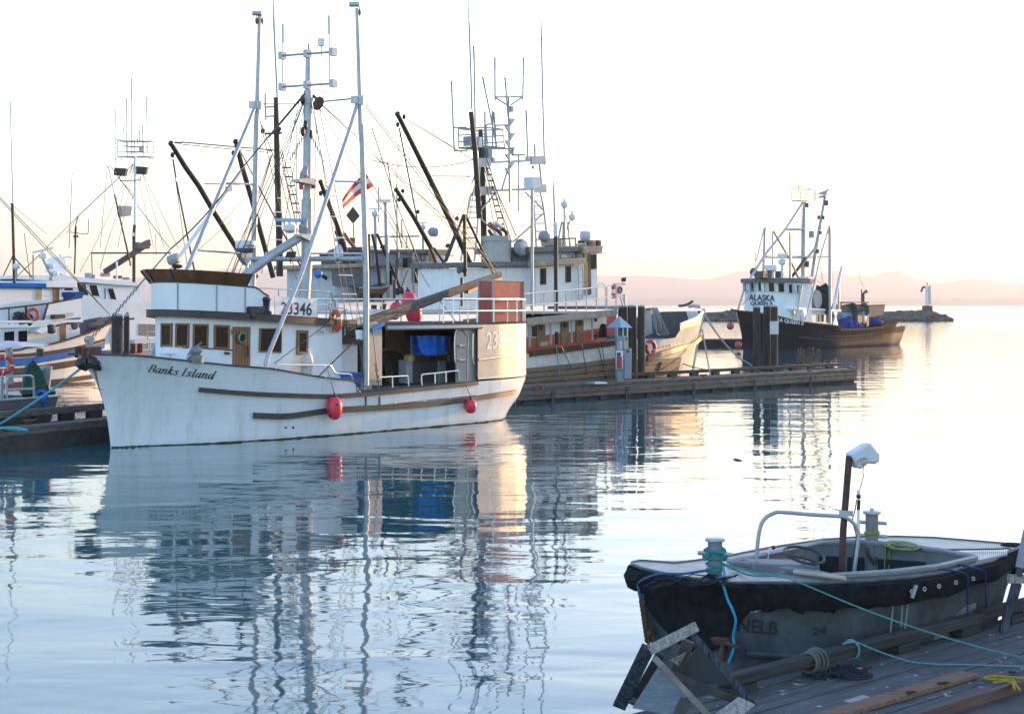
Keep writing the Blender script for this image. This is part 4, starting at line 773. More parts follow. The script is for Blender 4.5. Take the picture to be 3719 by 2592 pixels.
t = thing('lifebuoy', 'red orange lifebuoy on the mast post at the left edge of the photo', 'lifebuoy', FS.hit(*yB(70, 340), .45)); c = FS.hit(*yB(70, 335), .45); lb = MB().torus(c, .2, .062, (.3, -1, 0), 32, 10).build('ring', mat('faded_red_ring', (.50, .05, .03), .6, var=.2), t)
for k in range(4): MB().torus(c, .2, .064, (.3, -1, 0), 3, 10, .6+k*1.57, .75+k*1.57).build('tape', TAPE, lb)
g = MB(); a = [FS.hit(*c, .5) for c in Q(yB, (-40, 40), (300, 40), (700, 40))]; g.prism([a[0], a[2], a[2]+V((0, .2, .03)), a[0]+V((0, .3, .12))], (0, .5, .02)); g.build('canopy', mat('pale_canopy', (.62, .58, .6), .8, var=.1), sk_)
MB().tube([FS.hit(*yB(665, 60), .5), FS.hit(*yB(665, 120), .5)], .01, 4).build('hanging_cord', WIRE, sk_); MB().cyl(FS.hit(*yB(668, 75), .5), FS.hit(*yB(660, 205), .5), .1, .09, 10).build('hanging_float', mat('dark_green_float', (.02, .04, .025), .5), sk_)
# ---- boat with the blue stripe
_w = W(395, 1374); F2 = Fr((_w.x, _w.y), 180+55.0)
H2 = Hull(F2, [(0, 0), (1, -.15), (2, -.55), (3.4, -1.3)], [(0, 17.5), (4, 18)], [(0, 0), (.05, .5), (.12, 1.1), (.25, 1.8), (.45, 2.2), (.8, 2.2), (1, 1.6)], [(0, 0), (.04, .7), (.1, 1.45), (.2, 2.2), (.35, 2.5), (.8, 2.5), (1, 1.9)], [(-2, 3.6), (2, 3.0), (8, 2.0), (20, 2.0)], [(0, 1.6), (.3, .9), (1, .6)])
b2 = thing('fishing_boat', 'white fishing boat with a blue stripe and brown rails behind the aluminium skiff', 'fishing boat', F2.w(0, 0, 0), F2.ang)
_t2 = sorted(H2.px(*c) for c in Q(zB, (800, 650), (700, 695), (580, 738), (400, 792), (200, 825), (10, 850))); _t2 = [(-1.6, H2.px(*zB(815, 618))[1])]+[q for q in _t2 if q[0] > -.7]+[(20, _t2[-1][1]-.05)]
top2 = interp(_t2); H2.mesh(top2, n=70, m=18).build('hull', HWHITE, b2); H2.deck(lambda u: top2(u)-.5, -.5, 17).build('deck', GREYDECK, b2)
g = MB(); H2.band(g, _t2[:-1]+[(16, _t2[-1][1])], .1, .05); H2.band(g, _t2[:-1]+[(16, _t2[-1][1])], .1, .05, -1); g.build('gunwale', BROWNB, b2)
def stripe2(q, h, d, m, name):
    g = MB(); pts = sorted(H2.px(*c) for c in q); pts = pts+[(16, pts[-1][1]-.02)]
    H2.band(g, pts, h, d); g.build(name, m, b2)
stripe2(Q(zB, (755, 768), (600, 815), (450, 845), (250, 872), (60, 884)), .16, .07, BROWNB, 'rubbing_strake')
stripe2(Q(zB, (755, 802), (650, 835), (500, 868), (300, 902), (80, 930)), .38, .04, BLUEP, 'blue_stripe')
stripe2(Q(zB, (640, 915), (520, 938), (350, 965), (200, 985), (80, 998)), .34, .04, BROWNB, 'lower_strake')
stripe2(Q(zB, (690, 1030), (550, 1050), (400, 1068), (100, 1090)), .24, .03, BROWNB, 'boot_stripe')
g = MB(); a = F2.w(0, 0, -.1); g.tube([F2.w(0.02, 0, 0), F2.w(-.15, 0, 1), F2.w(-.56, 0, 2), F2.w(-1.2, 0, 3.2)], .07, 6); g.build('stem_iron', BROWNB, b2)
V2 = 1.75
u0, u1, z0, z1 = hbox(F2, *zB(-20, 690), *zB(580, 850), V2, 2*V2, WHITE, b2, 'deckhouse_wall')
for x0, y0, x1, y1, sk in ((22, 706, 106, 800, 5), (124, 698, 200, 792, 3)): a = zB(x0, y0); b = zB(x1, y1); flatwin(F2, a[0], a[1], b[0], b[1], V2, PLASTIC, GLASS, b2, .08, skew=sk)
pan(F2, Q(zB, (436, 655), (480, 648), (480, 770), (438, 782)), V2+.03, .04, DOORW, b2, 'door'); c = F2.hit(*zB(540, 664), V2); MB().lathe([(.2, 0), (.2, .04), (.15, .045)], c, F2.n, 16).build('porthole', BLACK, b2)
pan(F2, Q(zB, (262, 708), (300, 676), (345, 672), (345, 712), (300, 722)), V2+.55, .5, WHITE, b2, 'vent_cowl'); MB().lathe([(.06, -.1), (.22, -.1), (.22, .1), (.06, .14)], F2.hit(*zB(372, 690), V2+.3), F2.n, 12).build('reel', BLACK, b2)
V3 = 2.05; ua = F2.l(F2.hit(*zB(598, 480), V3))[0]; ub = F2.l(F2.hit(*zB(-30, 660), V3))[0]
zd2 = F2.l(F2.hit(*zB(590, 622), V3))[2]; MB().box(F2, ua, ub, -V3, V3+.05, zd2-.12, zd2).build('boat_deck', WHITE, b2, bevel=.02)
pan(F2, Q(zB, (350, 508), (598, 458), (598, 600), (312, 640)), V3, .08, WHITE, b2, 'dodger_panel'); MB().box(F2, ua, ua+.08, -V3, V3, zd2, F2.l(F2.hit(*zB(598, 462), V3))[2]).build('dodger_front', WHITE, b2)
letter('25702', [zB(480, 602), zB(537, 592), zB(537, 566), zB(482, 574)], lambda x, y: F2.hit(x, y, V3+.01), GREYP, b2, 'number'); g = MB(); g.tube([F2.hit(*zB(478, 572), V3+.02), F2.hit(*zB(478, 606), V3+.02)], .01, 4); g.build('number_edge', GREYP, b2)
pan(F2, Q(zB, (398, 585), (474, 582), (474, 612), (398, 615)), V3+.3, .3, BLACK, b2, 'light_box'); pan(F2, Q(zB, (350, 508), (356, 508), (318, 640), (310, 640)), V3+.02, .1, TRIM, b2, 'dodger_edge')
MB().tube([F2.hit(*c, V3) for c in Q(zB, (-10, 545), (200, 522), (350, 505), (598, 458))], .04, 6).build('hand_rail', BROWNB, b2)
for x in (65,): MB().cyl(F2.hit(*zB(x, 540), V3), F2.hit(*zB(x, 655), V3), .035, n=6).build('rail_post', BLACK, b2)
VU = 1.55; uu0, uu1, uz0, uz1 = hbox(F2, *zB(-20, 380), *zB(460, 640), VU, 2*VU, WHITE, b2, 'upper_house_wall')
MB().box(F2, uu0-.5, uu1, -VU-.25, VU+.25, uz1-.05, uz1+.16).build('upper_roof', BLUEP, b2, bevel=.04); MB().box(F2, uu0-.55, uu0+1.2, -VU-.3, VU+.3, uz1-.03, uz1+.28).build('roof_front_trim', WHITE, b2, bevel=.03)
a = zB(256, 388); b = zB(302, 482); flatwin(F2, a[0], a[1], b[0], b[1], VU, WHITE, mat('yellow_blind', (.36, .29, .17), .5, var=.3), b2, .06, skew=1)
pan(F2, Q(zB, (385, 374), (430, 370), (430, 486), (388, 492)), VU+.03, .04, DOORW, b2, 'upper_door'); pan(F2, Q(zB, (432, 368), (450, 364), (450, 480), (432, 486)), VU+.06, .2, WHITE, b2, 'corner_post')
q = Q(zB, (448, 420), (620, 420), (598, 458), (448, 466)); g = MB(); g.grid([[F2.hit(*q[0], 1.9), F2.hit(*q[1], 1.9)], [F2.hit(*q[3], 1.5), F2.hit(*q[2], 1.5)], [F2.hit(*q[3], 1.5)-F2.n*3, F2.hit(*q[2], 1.5)-F2.n*3], [F2.hit(*q[0], 1.9)-F2.n*3.6, F2.hit(*q[1], 1.9)-F2.n*3.6]]); single(g, 'windscreen_cover', TARP, 'bright blue windscreen cover on the blue-striped boat top deck', 'tarpaulin')
MB().tube([F2.hit(*c, 0) for c in ((52, 1045), (50, 930), (45, 740), (41, 742))], .07, 8).build('mast', DARKW, b2)
for q in (Q(zB, (93, 160), (25, 300)), Q(zB, (93, 160), (245, 325))): MB().tube([F2.hit(*c, 0) for c in q], .03, 5).build('mast_brace', DARKW, b2)
MB().tube([F2.hit(*c, 0) for c in Q(zA, (140, 1570), (125, 1180), (103, 370), (101, 250), (95, 85))], [.03, .03, .022, .03, .005], 6).build('whip_antenna', ALUP, b2)
b_ = radar_bar(b2, F2.hit(*zB(313, 185), .2), 1.0, (1, .2, .25), PLASTIC, .2, .36); MB().tube([F2.hit(*zB(313, 185), .2), F2.hit(*zB(372, 300), .2), F2.hit(*zB(372, 345), .2)], [.06, .07, .14], 8).build('radar_stand', GREYP, b2)
MB().lathe([(.05, 0), (.13, .05), (.17, .15), (.17, .2), (.1, .25)], F2.hit(*zB(370, 255), .2)).build('radome', PLASTIC, b2); MB().lathe([(.13, 0), (.18, .07), (.18, .18), (.05, .25)], F2.hit(*zB(400, 305), .2)).build('dome_antenna', PLASTIC, b2)
MB().lathe([(.13, -.12), (.15, -.05), (.13, .13), (.03, .17)], F2.hit(*zB(118, 235), .4), (.8, .5, .3)).build('searchlight', PLASTIC, b2); MB().cyl(F2.hit(*zB(119, 250), .4), F2.hit(*zB(119, 330), .4), .05, n=6).build('searchlight_stand', GREYP, b2)
MB().cyl(F2.hit(*zB(240, 330), .8), F2.hit(*zB(240, 150), .8), .035, n=6).build('light_staff', GREYP, b2)
for q, v in ((Q(zA, (-30, 1080), (470, 1610)), 0), (Q(zA, (-30, 1100), (440, 1610)), 0)):
    a = F2.hit(*q[0], 0); MB().tube([a, F2.hit(*q[1], -.3), F2.hit(*zB(800, 588), 0)], .02, 5).build('forestay', WIRE, b2)
wires(F2, [((41, 742), zB(340, 0), 0, .2, .012), (zA(235, 1460), zB(220, 330), .8, .8, .018), (zB(480, 0), zA(760, 1290), 0, 0, .012), (zA(760, 1290), zA(460, 1590), 0, 0, .016), (zB(340, 100), zB(100, 330), .2, 0, .02)], b2)
t = thing('lifebuoy', 'orange lifebuoy among dark gear on the blue-striped boat side deck', 'lifebuoy', F2.hit(*zB(245, 585), V3)); MB().torus(F2.hit(*zB(240, 585), V3), .25, .075, (.6, -.7, 0), 24, 8).build('ring', ORANGE, t)
g = MB()
for k, (x, y, r_) in enumerate(((150, 600, .2), (190, 610, .2), (128, 582, .14), (215, 625, .24), (110, 622, .15), (170, 625, .22))): g.rock(F2.hit(*zB(x, y), V3-.2), r_, k, (1.2, .7, .9))
g.tube([F2.hit(*c, V3-.1) for c in Q(zB, (188, 525), (190, 570), (215, 640))], .06, 6); single(g, 'deck_gear', mat('dark_gear', (.03, .03, .035), .7, var=.6, scale=4), 'dark heap of winch gear on the blue-striped boat side deck', 'gear')
g = MB(); 
for k in range(6): g.rock(F2.hit(*zB(715+k*18, 660-k*8), -.2+.1*(k % 2)), .3, k+20, (1.2, .8, .6))
single(g, 'rope_pile', mat('tan_rope_pile', (.22, .19, .15), .9, var=.5, scale=14, bump=1, bscale=40), 'tan rope heap in the bow of the blue-striped boat', 'rope')
pan(F2, Q(zB, (582, 630), (745, 600), (700, 700), (582, 735)), -.6, .1, mat('purple_grey', (.12, .11, .14), .7), b2, 'bulwark_inside')
# ---- white cruiser behind it
SLIM[0] = True
F3 = Fr((P(640, 1107, 108).x, 108), 180+51.0); b3 = thing('motor_vessel', 'white cabin vessel with raked dark windows, mostly hidden behind the blue-striped boat', 'boat', F3.w(0, 0, 0), F3.ang)
H3 = Hull(F3, [(0, 0), (4, -1.5)], [(0, 21), (5, 21)], [(0, 0), (.1, 1.2), (.3, 2.2), (1, 2.2)], [(0, 0), (.08, 1.4), (.2, 2.3), (.35, 2.6), (1, 2.6)], [(-2, 3), (22, 3)], [(0, 1.4), (.4, .8), (1, .6)])
zz3 = interp([(-2, F3.l(F3.hit(*zB(1170, 545), 1.5))[2]), (4, F3.l(F3.hit(*zB(900, 500), 2.4))[2]), (8, F3.l(F3.hit(*zB(770, 470), 2.5))[2]), (22, F3.l(F3.hit(*zB(560, 440), 2.6))[2])])
H3.mesh(zz3, n=30).build('hull', WHITE, b3); H3.deck(lambda u: zz3(u)-.4, -.5, 20).build('deck', GREYDECK, b3)
a = F3.l(F3.hit(*zB(1050, 380), 2.0)); b = F3.l(F3.hit(*zB(450, 320), 2.0)); zb3 = zz3(8)-.5
rl = F3.l(F3.hit(*zB(700, 345), 2.2)); rz = rl[2]
u_r = F3.l(F3.hit(*zB(1050, 370), 2.2))[0]
g = MB(); g.prism([F3.hit(*c, 2.0) for c in Q(zB, (100, 345), (1010, 372), (1025, 520), (100, 520))], -F3.n*4).build('cabin_wall', WHITE, b3)
MB().prism([F3.hit(*c, 2.3) for c in Q(zB, (90, 300), (470, 300), (1055, 362), (1055, 382), (640, 352), (90, 325))], -F3.n*4.6).build('cabin_roof', WHITE, b3)
for q, m in ((((448, 352), (515, 352), (534, 412), (462, 412)), GLASS), (((548, 352), (618, 360), (645, 450), (572, 440)), GLASSW), (((640, 366), (700, 368), (725, 456), (662, 450)), GLASSW), (((774, 392), (820, 394), (847, 480), (798, 474)), GLASS)):
    uu = [F3.l(F3.hit(*zB(*c), 2.0))[0] for c in q]; window(F3, [(min(uu)-.3, 2.0), (max(uu)+.3, 2.0)], Q(zB, *q), WHITE, m, b3, .05)
MB().tube([F3.hit(*c, 2.05) for c in Q(zB, (764, 390), (765, 470))], .03, 4).build('ladder_rail', BROWNB, b3)
pan(F3, Q(zB, (395, 270), (415, 180), (450, 165), (475, 190), (480, 300)), .5, 1.0, WHITE, b3, 'radar_arch'); radar_bar(b3, F3.hit(*zB(438, 165), .2), .9, (1, .1, 0), PLASTIC, .23, .4)
MB().tube([F3.hit(*c, .3) for c in Q(zB, (460, 170), (510, 165), (525, 180))], .1, 6).build('arch_arm', PLASTIC, b3); MB().lathe([(.15, -.14), (.17, 0), (.13, .15)], F3.hit(*zB(490, 235), .6), (.8, .4, 0)).build('searchlight', PLASTIC, b3)
for x, y, w_, h_, m in ((610, 345, 60, 90, GREYP), (650, 350, 40, 80, GREYP), (700, 330, 130, 70, mat('beige_gear', (.35, .32, .29), .7)), (800, 340, 110, 55, DGREY), (880, 345, 70, 45, GREYP)):
    c = F3.hit(*zB(x+w_/2, y-h_/2), .3); MB().cube(c, w_/2*c.y/FP, 1.2, h_/2*c.y/FP, F3.ang).build('roof_gear', m, b3, bevel=.04)
MB().cyl(F3.hit(*zB(848, 345), .8), F3.hit(*zB(848, 200), .8), .14, n=8).build('exhaust_stack', PLASTIC, b3)
m3 = MB().tube([F3.hit(*c, 0) for c in Q(zB, (973, 350), (973, 0))]+[F3.hit(*zA(1304, 1380), 0)], [.33, .33, .3], 10).build('mast', DARKW, b3); MB().tube([F3.hit(*c, 0) for c in Q(zA, (1307, 1385), (1307, 712))], [.26, .24], 10).build('mast_top', WHITE, m3)
MB().beam(F3.hit(*zB(760, 275), .6), F3.hit(*zB(1085, 65), .6), .22, .32).build('cargo_boom', mat('dark_red_spar', (.07, .035, .03), .6, var=.3), b3); MB().tube([F3.hit(*c, .3) for c in Q(zB, (665, 138), (1240, 138))], .1, 8).build('cross_spar', DARKW, b3)
MB().tube([F3.hit(*c, .8) for c in Q(zA, (1050, 805), (1110, 1085))], .1, 8).build('boom_tip', WHITE, b3); MB().tube([F3.hit(*c, .8) for c in Q(zA, (1110, 1085), (1230, 1610))]+[F3.hit(*zB(950, 230), .8)], .12, 8).build('derrick_boom', DARKW, b3)
MB().prism([F3.hit(*c, 1) for c in Q(zA, (1330, 1610), (1340, 1545), (1380, 1560), (1460, 1520), (1450, 1610))], -F3.n*.4).build('boom_saddle', DGREY, b3)
def basket(F, z, q, v, m, parent, mid, rungs, w):
    """antenna basket at a masthead: floor, hoops and uprights"""
    A = [F.hit(*z(*c), v) for c in q]; d = F.a*w/2; g = MB(); bl, br, tr, tl = A
    for s in (-1, 1): g.tube([tl+d*s, bl+d*s, br+d*s, tr+d*s, tl+d*s], .035, 5)
    for k in range(1, rungs+1):
        for s in (-1, 1): g.tube([bl.lerp(tl, k/(rungs+1))+d*s, br.lerp(tr, k/(rungs+1))+d*s], .03, 5)
    for p in (bl, br, tr, tl): g.tube([p-d, p+d], .03, 5)
    b = g.build('antenna_basket', m, parent); MB().prism([bl-d, br-d, br+d, bl+d], (0, 0, .05)).build('basket_floor', m, b); return b
bk = basket(F3, zA, ((1185, 722), (1438, 722), (1438, 572), (1185, 572)), 0, GREYP, m3, 1307, 2, .8)
for q in (Q(zA, (1115, 810), (1115, 256)), Q(zA, (1222, 680), (1224, 145)), Q(zA, (1276, 700), (1276, -40)), Q(zA, (1426, 680), (1421, 140)), Q(zA, (1202, 620), (1200, 425)), Q(zA, (1378, 680), (1378, 418)), Q(zA, (1350, 570), (1350, 470)), Q(zA, (1300, 700), (1300, 555)), Q(zA, (1333, 600), (1333, 540))):
    p = [F3.hit(*c, 0) for c in q]; MB().tube([p[0], p[0].lerp(p[1], .7), p[0].lerp(p[1], .72), p[1]], [.03, .03, .05, .045], 5).build('whip_antenna', GREYP, bk)
MB().tube([F3.hit(*c, 0) for c in Q(zA, (1115, 550), (1170, 553), (1186, 572))], .03, 5).build('antenna_arm', GREYP, bk); MB().tube([F3.hit(*c, 0) for c in Q(zA, (1115, 745), (1170, 742), (1186, 722))], .03, 5).build('antenna_arm', GREYP, bk); MB().tube([F3.hit(*c, 0) for c in Q(zA, (1438, 572), (1450, 560), (1495, 558))], .03, 5).build('antenna_arm', GREYP, bk); MB().tube([F3.hit(*c, 0) for c in Q(zA, (1438, 722), (1450, 740), (1505, 742))], .03, 5).build('antenna_arm', GREYP, bk)
MB().cube(F3.hit(*zA(1367, 643), 0), .5, .5, .62, F3.ang).build('equipment_box', mat('beige_box', (.42, .36, .32), .6), bk)
for x, y in ((1162, 862), (1365, 848)):
    c = F3.hit(*zA(x, y), .3); g = MB(); g.prism([c+V(q) for q in ((-.42, 0, -.22), (.3, 0, -.28), (.42, 0, .2), (-.36, 0, .26))], (0, .5, 0)); g.torus(c-V((0, 0, .15)), .36, .03, (0, 1, 0), 12, 5, math.pi, 2*math.pi); g.build('floodlight', BLACK, m3, bevel=.04)
g = MB(); g.tube([F3.hit(*c, .2) for c in Q(zA, (1160, 920), (1162, 955), (1362, 944), (1362, 910))], .06, 5); g.build('light_arm', GREYP, m3)
pan(F3, Q(zA, (1172, 1192), (1280, 1195), (1268, 1290), (1190, 1300)), .4, .5, ALU, m3, 'radar_reflector')
for y in (1110, 1470): MB().lathe([(.2, -.3), (.22, 0), (.16, .25), (.02, .4)], F3.hit(*zA(1288, y), .4)).build('mast_lamp', PLASTIC, m3)
wires(F3, [(zA(1290, 790), zA(760, 1290), 0, 1, .03), (zA(1290, 790), zA(905, 1600), 0, 2, .02), (zA(1290, 790), zA(1025, 1600), 0, 2, .02), (zA(1300, 790), zA(1140, 1600), 0, 2, .02), (zA(1330, 880), zA(1490, 1600), 0, -2, .02), (zA(1380, 880), zA(1590, 1600), 0, -2, .02), (zA(1390, 890), zA(1730, 1610), 0, -2, .02), (zA(1400, 790), zA(1867, 1060), 0, 0, .012), (zA(1040, 810), zA(970, 1600), .8, 1.5, .02), (zA(1070, 810), zA(1290, 1110), .8, 0, .03), (zA(1180, 960), zA(1290, 1080), .3, 0, .02), (zA(1330, 1190), zA(1640, 1600), 0, -1, .03), (zA(905, 1600), zB(580, 275), 2, 2.3, .02), (zB(665, 138), zB(670, 290), .3, .3, .03), (zB(800, 0), zB(725, 250), .5, .5, .02), (zB(1135, 150), zB(1130, 0), .3, .3, .02)], b3)
# thin mast of a boat further off
g = MB(); t = thing('mast', 'thin dark mast with short crossarms beyond the cruiser roof', 'mast', P(270, 1060, 125)); PP = lambda x, y: P(*zA(x, y), 125)
MB().tube([P(*zB(541, 290), 125), PP(730, 1600), PP(738, 1390)], [.16, .15, .1], 8).build('spar', DARKW, t); MB().tube([PP(670, 1600), PP(680, 1330), PP(700, 860)], [.05, .05, .03], 5).build('whip_antenna', GREYP, t)
MB().tube(smooth([PP(675, 1448), PP(735, 1455), PP(835, 1468), PP(855, 1440), PP(858, 1320)], 3), .05, 5).build('crossarm', GREYP, t); MB().tube(smooth([PP(760, 1290), PP(735, 1370), PP(725, 1450), PP(725, 1600)], 3), .06, 5).build('cable', BLACK, t)
for x in (718, 752): MB().lathe([(.16, -.25), (.16, .2), (.05, .25)], PP(x, 1490)).build('lamp', RUST, t)
SLIM[0] = False
# piles and small workboat behind the bow
for (x0, x1, yt), lb in (((812, 892, 595), 'dark wooden pile behind the bow of Banks Island, the thicker left one'), ((900, 940, 597), 'dark wooden pile behind the bow of Banks Island, the slimmer right one')):
    Yp = 62+(x0-812)*.008; c = P(*zB((x0+x1)/2, yt), Yp); r_ = (x1-x0)/4*Yp/FP; t = thing('mooring_pile', lb, 'pile', V((c.x, Yp, 0)), 0, 'piles behind the white bow'); MB().tube([V((c.x, Yp, -.5)), c], [r_*1.02, r_], 14).build('pile_shaft', PILE, t); MB().lathe([(r_*1.02, 0), (r_*.9, .08), (.01, .1)], c).build('pile_cap', GREYP, t)
F7 = Fr((P(600, 1107, 66).x, 66), 180+60); t7 = thing('gillnet_boat', 'small grey workboat with pipe rails glimpsed just behind the white bow', 'workboat', F7.w(0, 0, 0), F7.ang)
g = MB(); g.prism([F7.hit(*c, .9) for c in Q(zB, (880, 850), (1170, 840), (1170, 1000), (900, 1000))], -F7.n*1.8); g.build('hull', mat('grey_hull', (.18, .19, .2), .5), t7)
pan(F7, Q(zB, (975, 770), (1170, 760), (1170, 880), (985, 880)), .7, 1.3, mat('pale_cabin', (.45, .47, .47), .5), t7, 'cabin')
for q in (((1030, 790), (1070, 785), (1075, 840), (1035, 845)), ((1085, 785), (1130, 780), (1130, 835), (1085, 842))):
    uu = [F7.l(F7.hit(*zB(*c), .7))[0] for c in q]; window(F7, [(min(uu)-.3, .7), (max(uu)+.3, .7)], Q(zB, *q), PLASTIC, mat('sky_glass', (.3, .33, .35), .1), t7, .1)
MB().tube([F7.hit(*c, .5) for c in Q(zB, (1070, 780), (1072, 712), (1085, 708), (1140, 708), (1145, 780))], .03, 5).build('pipe_rail', GALV, t7)
for x in (970, 1020): MB().tube([F7.hit(*zB(x, 860), .95), F7.hit(*zB(x, 795), .95)], .13, 8).build('fender_post', mat('maroon', (.12, .03, .035), .6), t7)
pan(F7, Q(zB, (1092, 762), (1140, 762), (1138, 776), (1095, 776)), .6, .4, mat('mint_tray', (.12, .45, .38), .5), t7, 'mint_tray')
t = thing('deckhouse', 'white low deckhouse with a curtained window behind the flying bridge front', 'deckhouse', P(560, 1240, 80)); F8 = Fr((P(560, 1107, 80).x, 80), 180+55); pan(F8, Q(zB, (942, 642), (1175, 650), (1175, 760), (945, 760)), 0, 1.5, WHITE, t, 'wall'); pan(F8, Q(zB, (1010, 652), (1140, 655), (1140, 740), (1010, 735)), .03, .05, mat('curtain', (.22, .19, .16), .7), t, 'window')
# ------------------------------------------------------------------ the long float with pedestal, piles, and the two old seiners behind it
FD = Fr((W(1911, 1414, .5).x, W(1911, 1414, .5).y), 46.7)
ul, vl, _ = FD.l(W(3112, 1347, .5)); ub, vb, _ = FD.l(W(3110, 1332, .5)); vb = -2.6
md = thing('floating_dock', 'long grey timber floating dock running out past the piles', 'dock', FD.w(0, 0, 0), FD.ang)
g = MB(); g.prism([FD.w(-12, 0, .42), FD.w(ul, 0, .42), FD.w(ul+3.1, vb, .42), FD.w(-12, vb, .42)], (0, 0, .08)); DOCKG = mat('grey_dock_timber', (.11, .10, .09), .8, var=.45, scale=2, stretch=(1, 1, 4), bump=.5, stain=(.05, .045, .04), samt=.8, spec=.2); g.build('deck_planking', DOCKG, md)
g = MB(); g.box(FD, -12, ul, -.14, .02, .502, .60); g.build('kerb', DOCKG, md, bevel=.01); g = MB(); g.box(FD, -12, ul-.05, -.3, .03, .10, .25); g.box(FD, -12, ul-.05, -.3, .025, .258, .418); g.build('waling', DOCKG, md, bevel=.02)
g = MB(); g.prism([FD.w(-12, -.12, -.4), FD.w(ul-.05, -.12, -.4), FD.w(ul+2.9, vb+.05, -.4), FD.w(-12, vb+.05, -.4)], (0, 0, .815)); g.build('float_body', DOCKD, md)
for k in range(int((ul+2.6)/1.45)): u = -3+k*1.45; MB().box(FD, u, u+.16+.12*(k % 3), -.11, (.05 if k % 3 == 0 else -.03), -.35, (.40 if k % 3 == 0 else .098)).build('float_log', DOCKD, md)
MB().box(FD, 8.5, ul+2.6, vb+.02, vb+.2, .62, .76).build('bull_rail', DOCKD, md, bevel=.015)
for k in range(11): u = 8.6+k*1.55; MB().box(FD, u, u+.5, vb+.03, vb+.19, .502, .618).build('rail_block', DOCKD, md)
for (x, y), lb in ((zH(1490, 1420), 'rusty cleat on the long dock right of the pedestal'), (zH(1765, 1400), 'rusty cleat on the long dock below the coiled line'), (zH(200, 1510), 'rusty cleat on the long dock at the white stern'), (zI(695, 1508), 'rusty cleat on the long dock near its far end')):
    u, v, _ = FD.l(W(x, y, .5)); cleat(FD, u, v-.1, .502, lb)
# service pedestal
SHED = mat('pedestal_grey', (.27, .30, .34), .5, .2, var=.1, stain=(.2, .2, .2), samt=.3); ROOFM = mat('zinc_roof', (.33, .42, .50), .4, .3, var=.1)
Fp = Fr((W(*zH(945, 1425), .5).x, W(*zH(945, 1425), .5).y), 8.0); Yp = Fp.o.y; sp_ = Yp/FP/2.66625
pd = thing('service_pedestal', 'grey dockside power pedestal with a pointed pyramid roof', 'pedestal', Fp.w(0, 0, .5), Fp.ang)
ph = lambda x, y, v=0.: Fp.hit(*zH(x, y), v)
def pbox(x0, y0, x1, y1, v, w, m, name, par=None, bv=.01):
    a, b = ph(x0, y0, v), ph(x1, y1, v); ua, ub_ = Fp.l(a)[0], Fp.l(b)[0]; return MB().box(Fp, ua, ub_, v-w, v, b.z, a.z).build(name, m, par or pd, bevel=bv)
pbox(908, 985, 978, 1427, 0, .4, SHED, 'cabinet'); mb_ = pbox(980, 1105, 1050, 1400, .12, .3, SHED, 'meter_box'); pbox(1000, 1120, 1025, 1150, .125, .01, DGREY, 'meter_window', mb_, 0)
pbox(978, 985, 1018, 1108, .06, .25, mat('cream_box', (.50, .42, .30), .5), 'switch_box'); pbox(990, 1000, 1010, 1026, .065, .01, DGREY, 'switch_window', None, 0)
pbox(903, 1130, 970, 1310, .10, .12, PLASTIC, 'extinguisher_case'); pbox(908, 1145, 945, 1300, .105, .02, DGREY, 'case_window', None, 0); a, b = ph(935, 1300, .12), ph(932, 1190, .12); g = MB(); g.tube([a, b, b+V((0, 0, .05))], [.1, .1, .04], 10); g.build('fire_extinguisher', mat('extinguisher_red', (.45, .04, .05), .4), pd)
pbox(936, 1040, 958, 1112, .012, .01, PLASTIC, 'notice'); pbox(943, 1048, 951, 1104, .016, .006, PINK, 'notice_symbol')
for x in (912, 968, 1010): pbox(x-4, 905, x+5, 990, -.02, .04, PLASTIC, 'lantern_post')
pbox(915, 905, 970, 985, -.1, .2, DGREY, 'lantern_core'); pbox(975, 905, 1012, 985, -.1, .2, DGREY, 'lantern_core')
a, b = ph(872, 907, .15), ph(1047, 907, .15); u0 = Fp.l(a)[0]; u1 = Fp.l(b)[0]; zz = a.z; ap = Fp.w((u0+u1)/2, -.42, ph(960, 792).z); c4 = [Fp.w(u0, .15, zz), Fp.w(u1, .15, zz), Fp.w(u1, -1.0, zz), Fp.w(u0, -1.0, zz)]
Fp2 = Matrix.Rotation(R(28), 3, 'Z'); cc_ = sum(c4, V())/4; c4 = [cc_+Fp2 @ (p-cc_)*.82 for p in c4]; ap = V((cc_.x, cc_.y, ap.z)); g = MB()
for k in range(4): g.poly([c4[k], c4[(k+1) % 4], ap])
g.poly(c4[::-1]); g.build('pyramid_roof', ROOFM, pd, shade=False)
def pile_group(z, specs, Y, label, grp):
    for x0, x1, yt, dy, lb in specs:
        yy = Y+dy; c = P(*z((x0+x1)/2, yt), yy); s = {zH: 2.66625, zI: 2.0}[z]; r_ = (x1-x0)/2/s*yy/FP; t = thing('mooring_pile', lb, 'pile', V((c.x, yy, 0)), 0, grp)
        MB().tube([V((c.x+random.uniform(-.02, .02), yy, -.5)), V((c.x, yy, c.z*.5)), c], [r_*1.06, r_*1.02, r_], 14).build('pile_shaft', PILE, t); MB().lathe([(r_, 0), (r_*1.03, .03), (r_*.8, .07), (.01, .09)], c).build('pile_cap', mat('pile_top', (.30, .31, .32), .8, var=.3), t)
Yd = W(*zH(1070, 1400), .5).y
pile_group(zH, ((918, 1012, 708, 1.1, 'dark dock pile right behind the pedestal, partly hidden by it'), (1012, 1098, 706, .7, 'dark dock pile in the middle, just right of the pedestal roof'), (1110, 1180, 706, .5, 'dark dock pile beside the red lifebuoy, rightmost of its three')), Yd, '', 'piles by the service pedestal')
Yd2 = W(*zI(360, 1495), .5).y
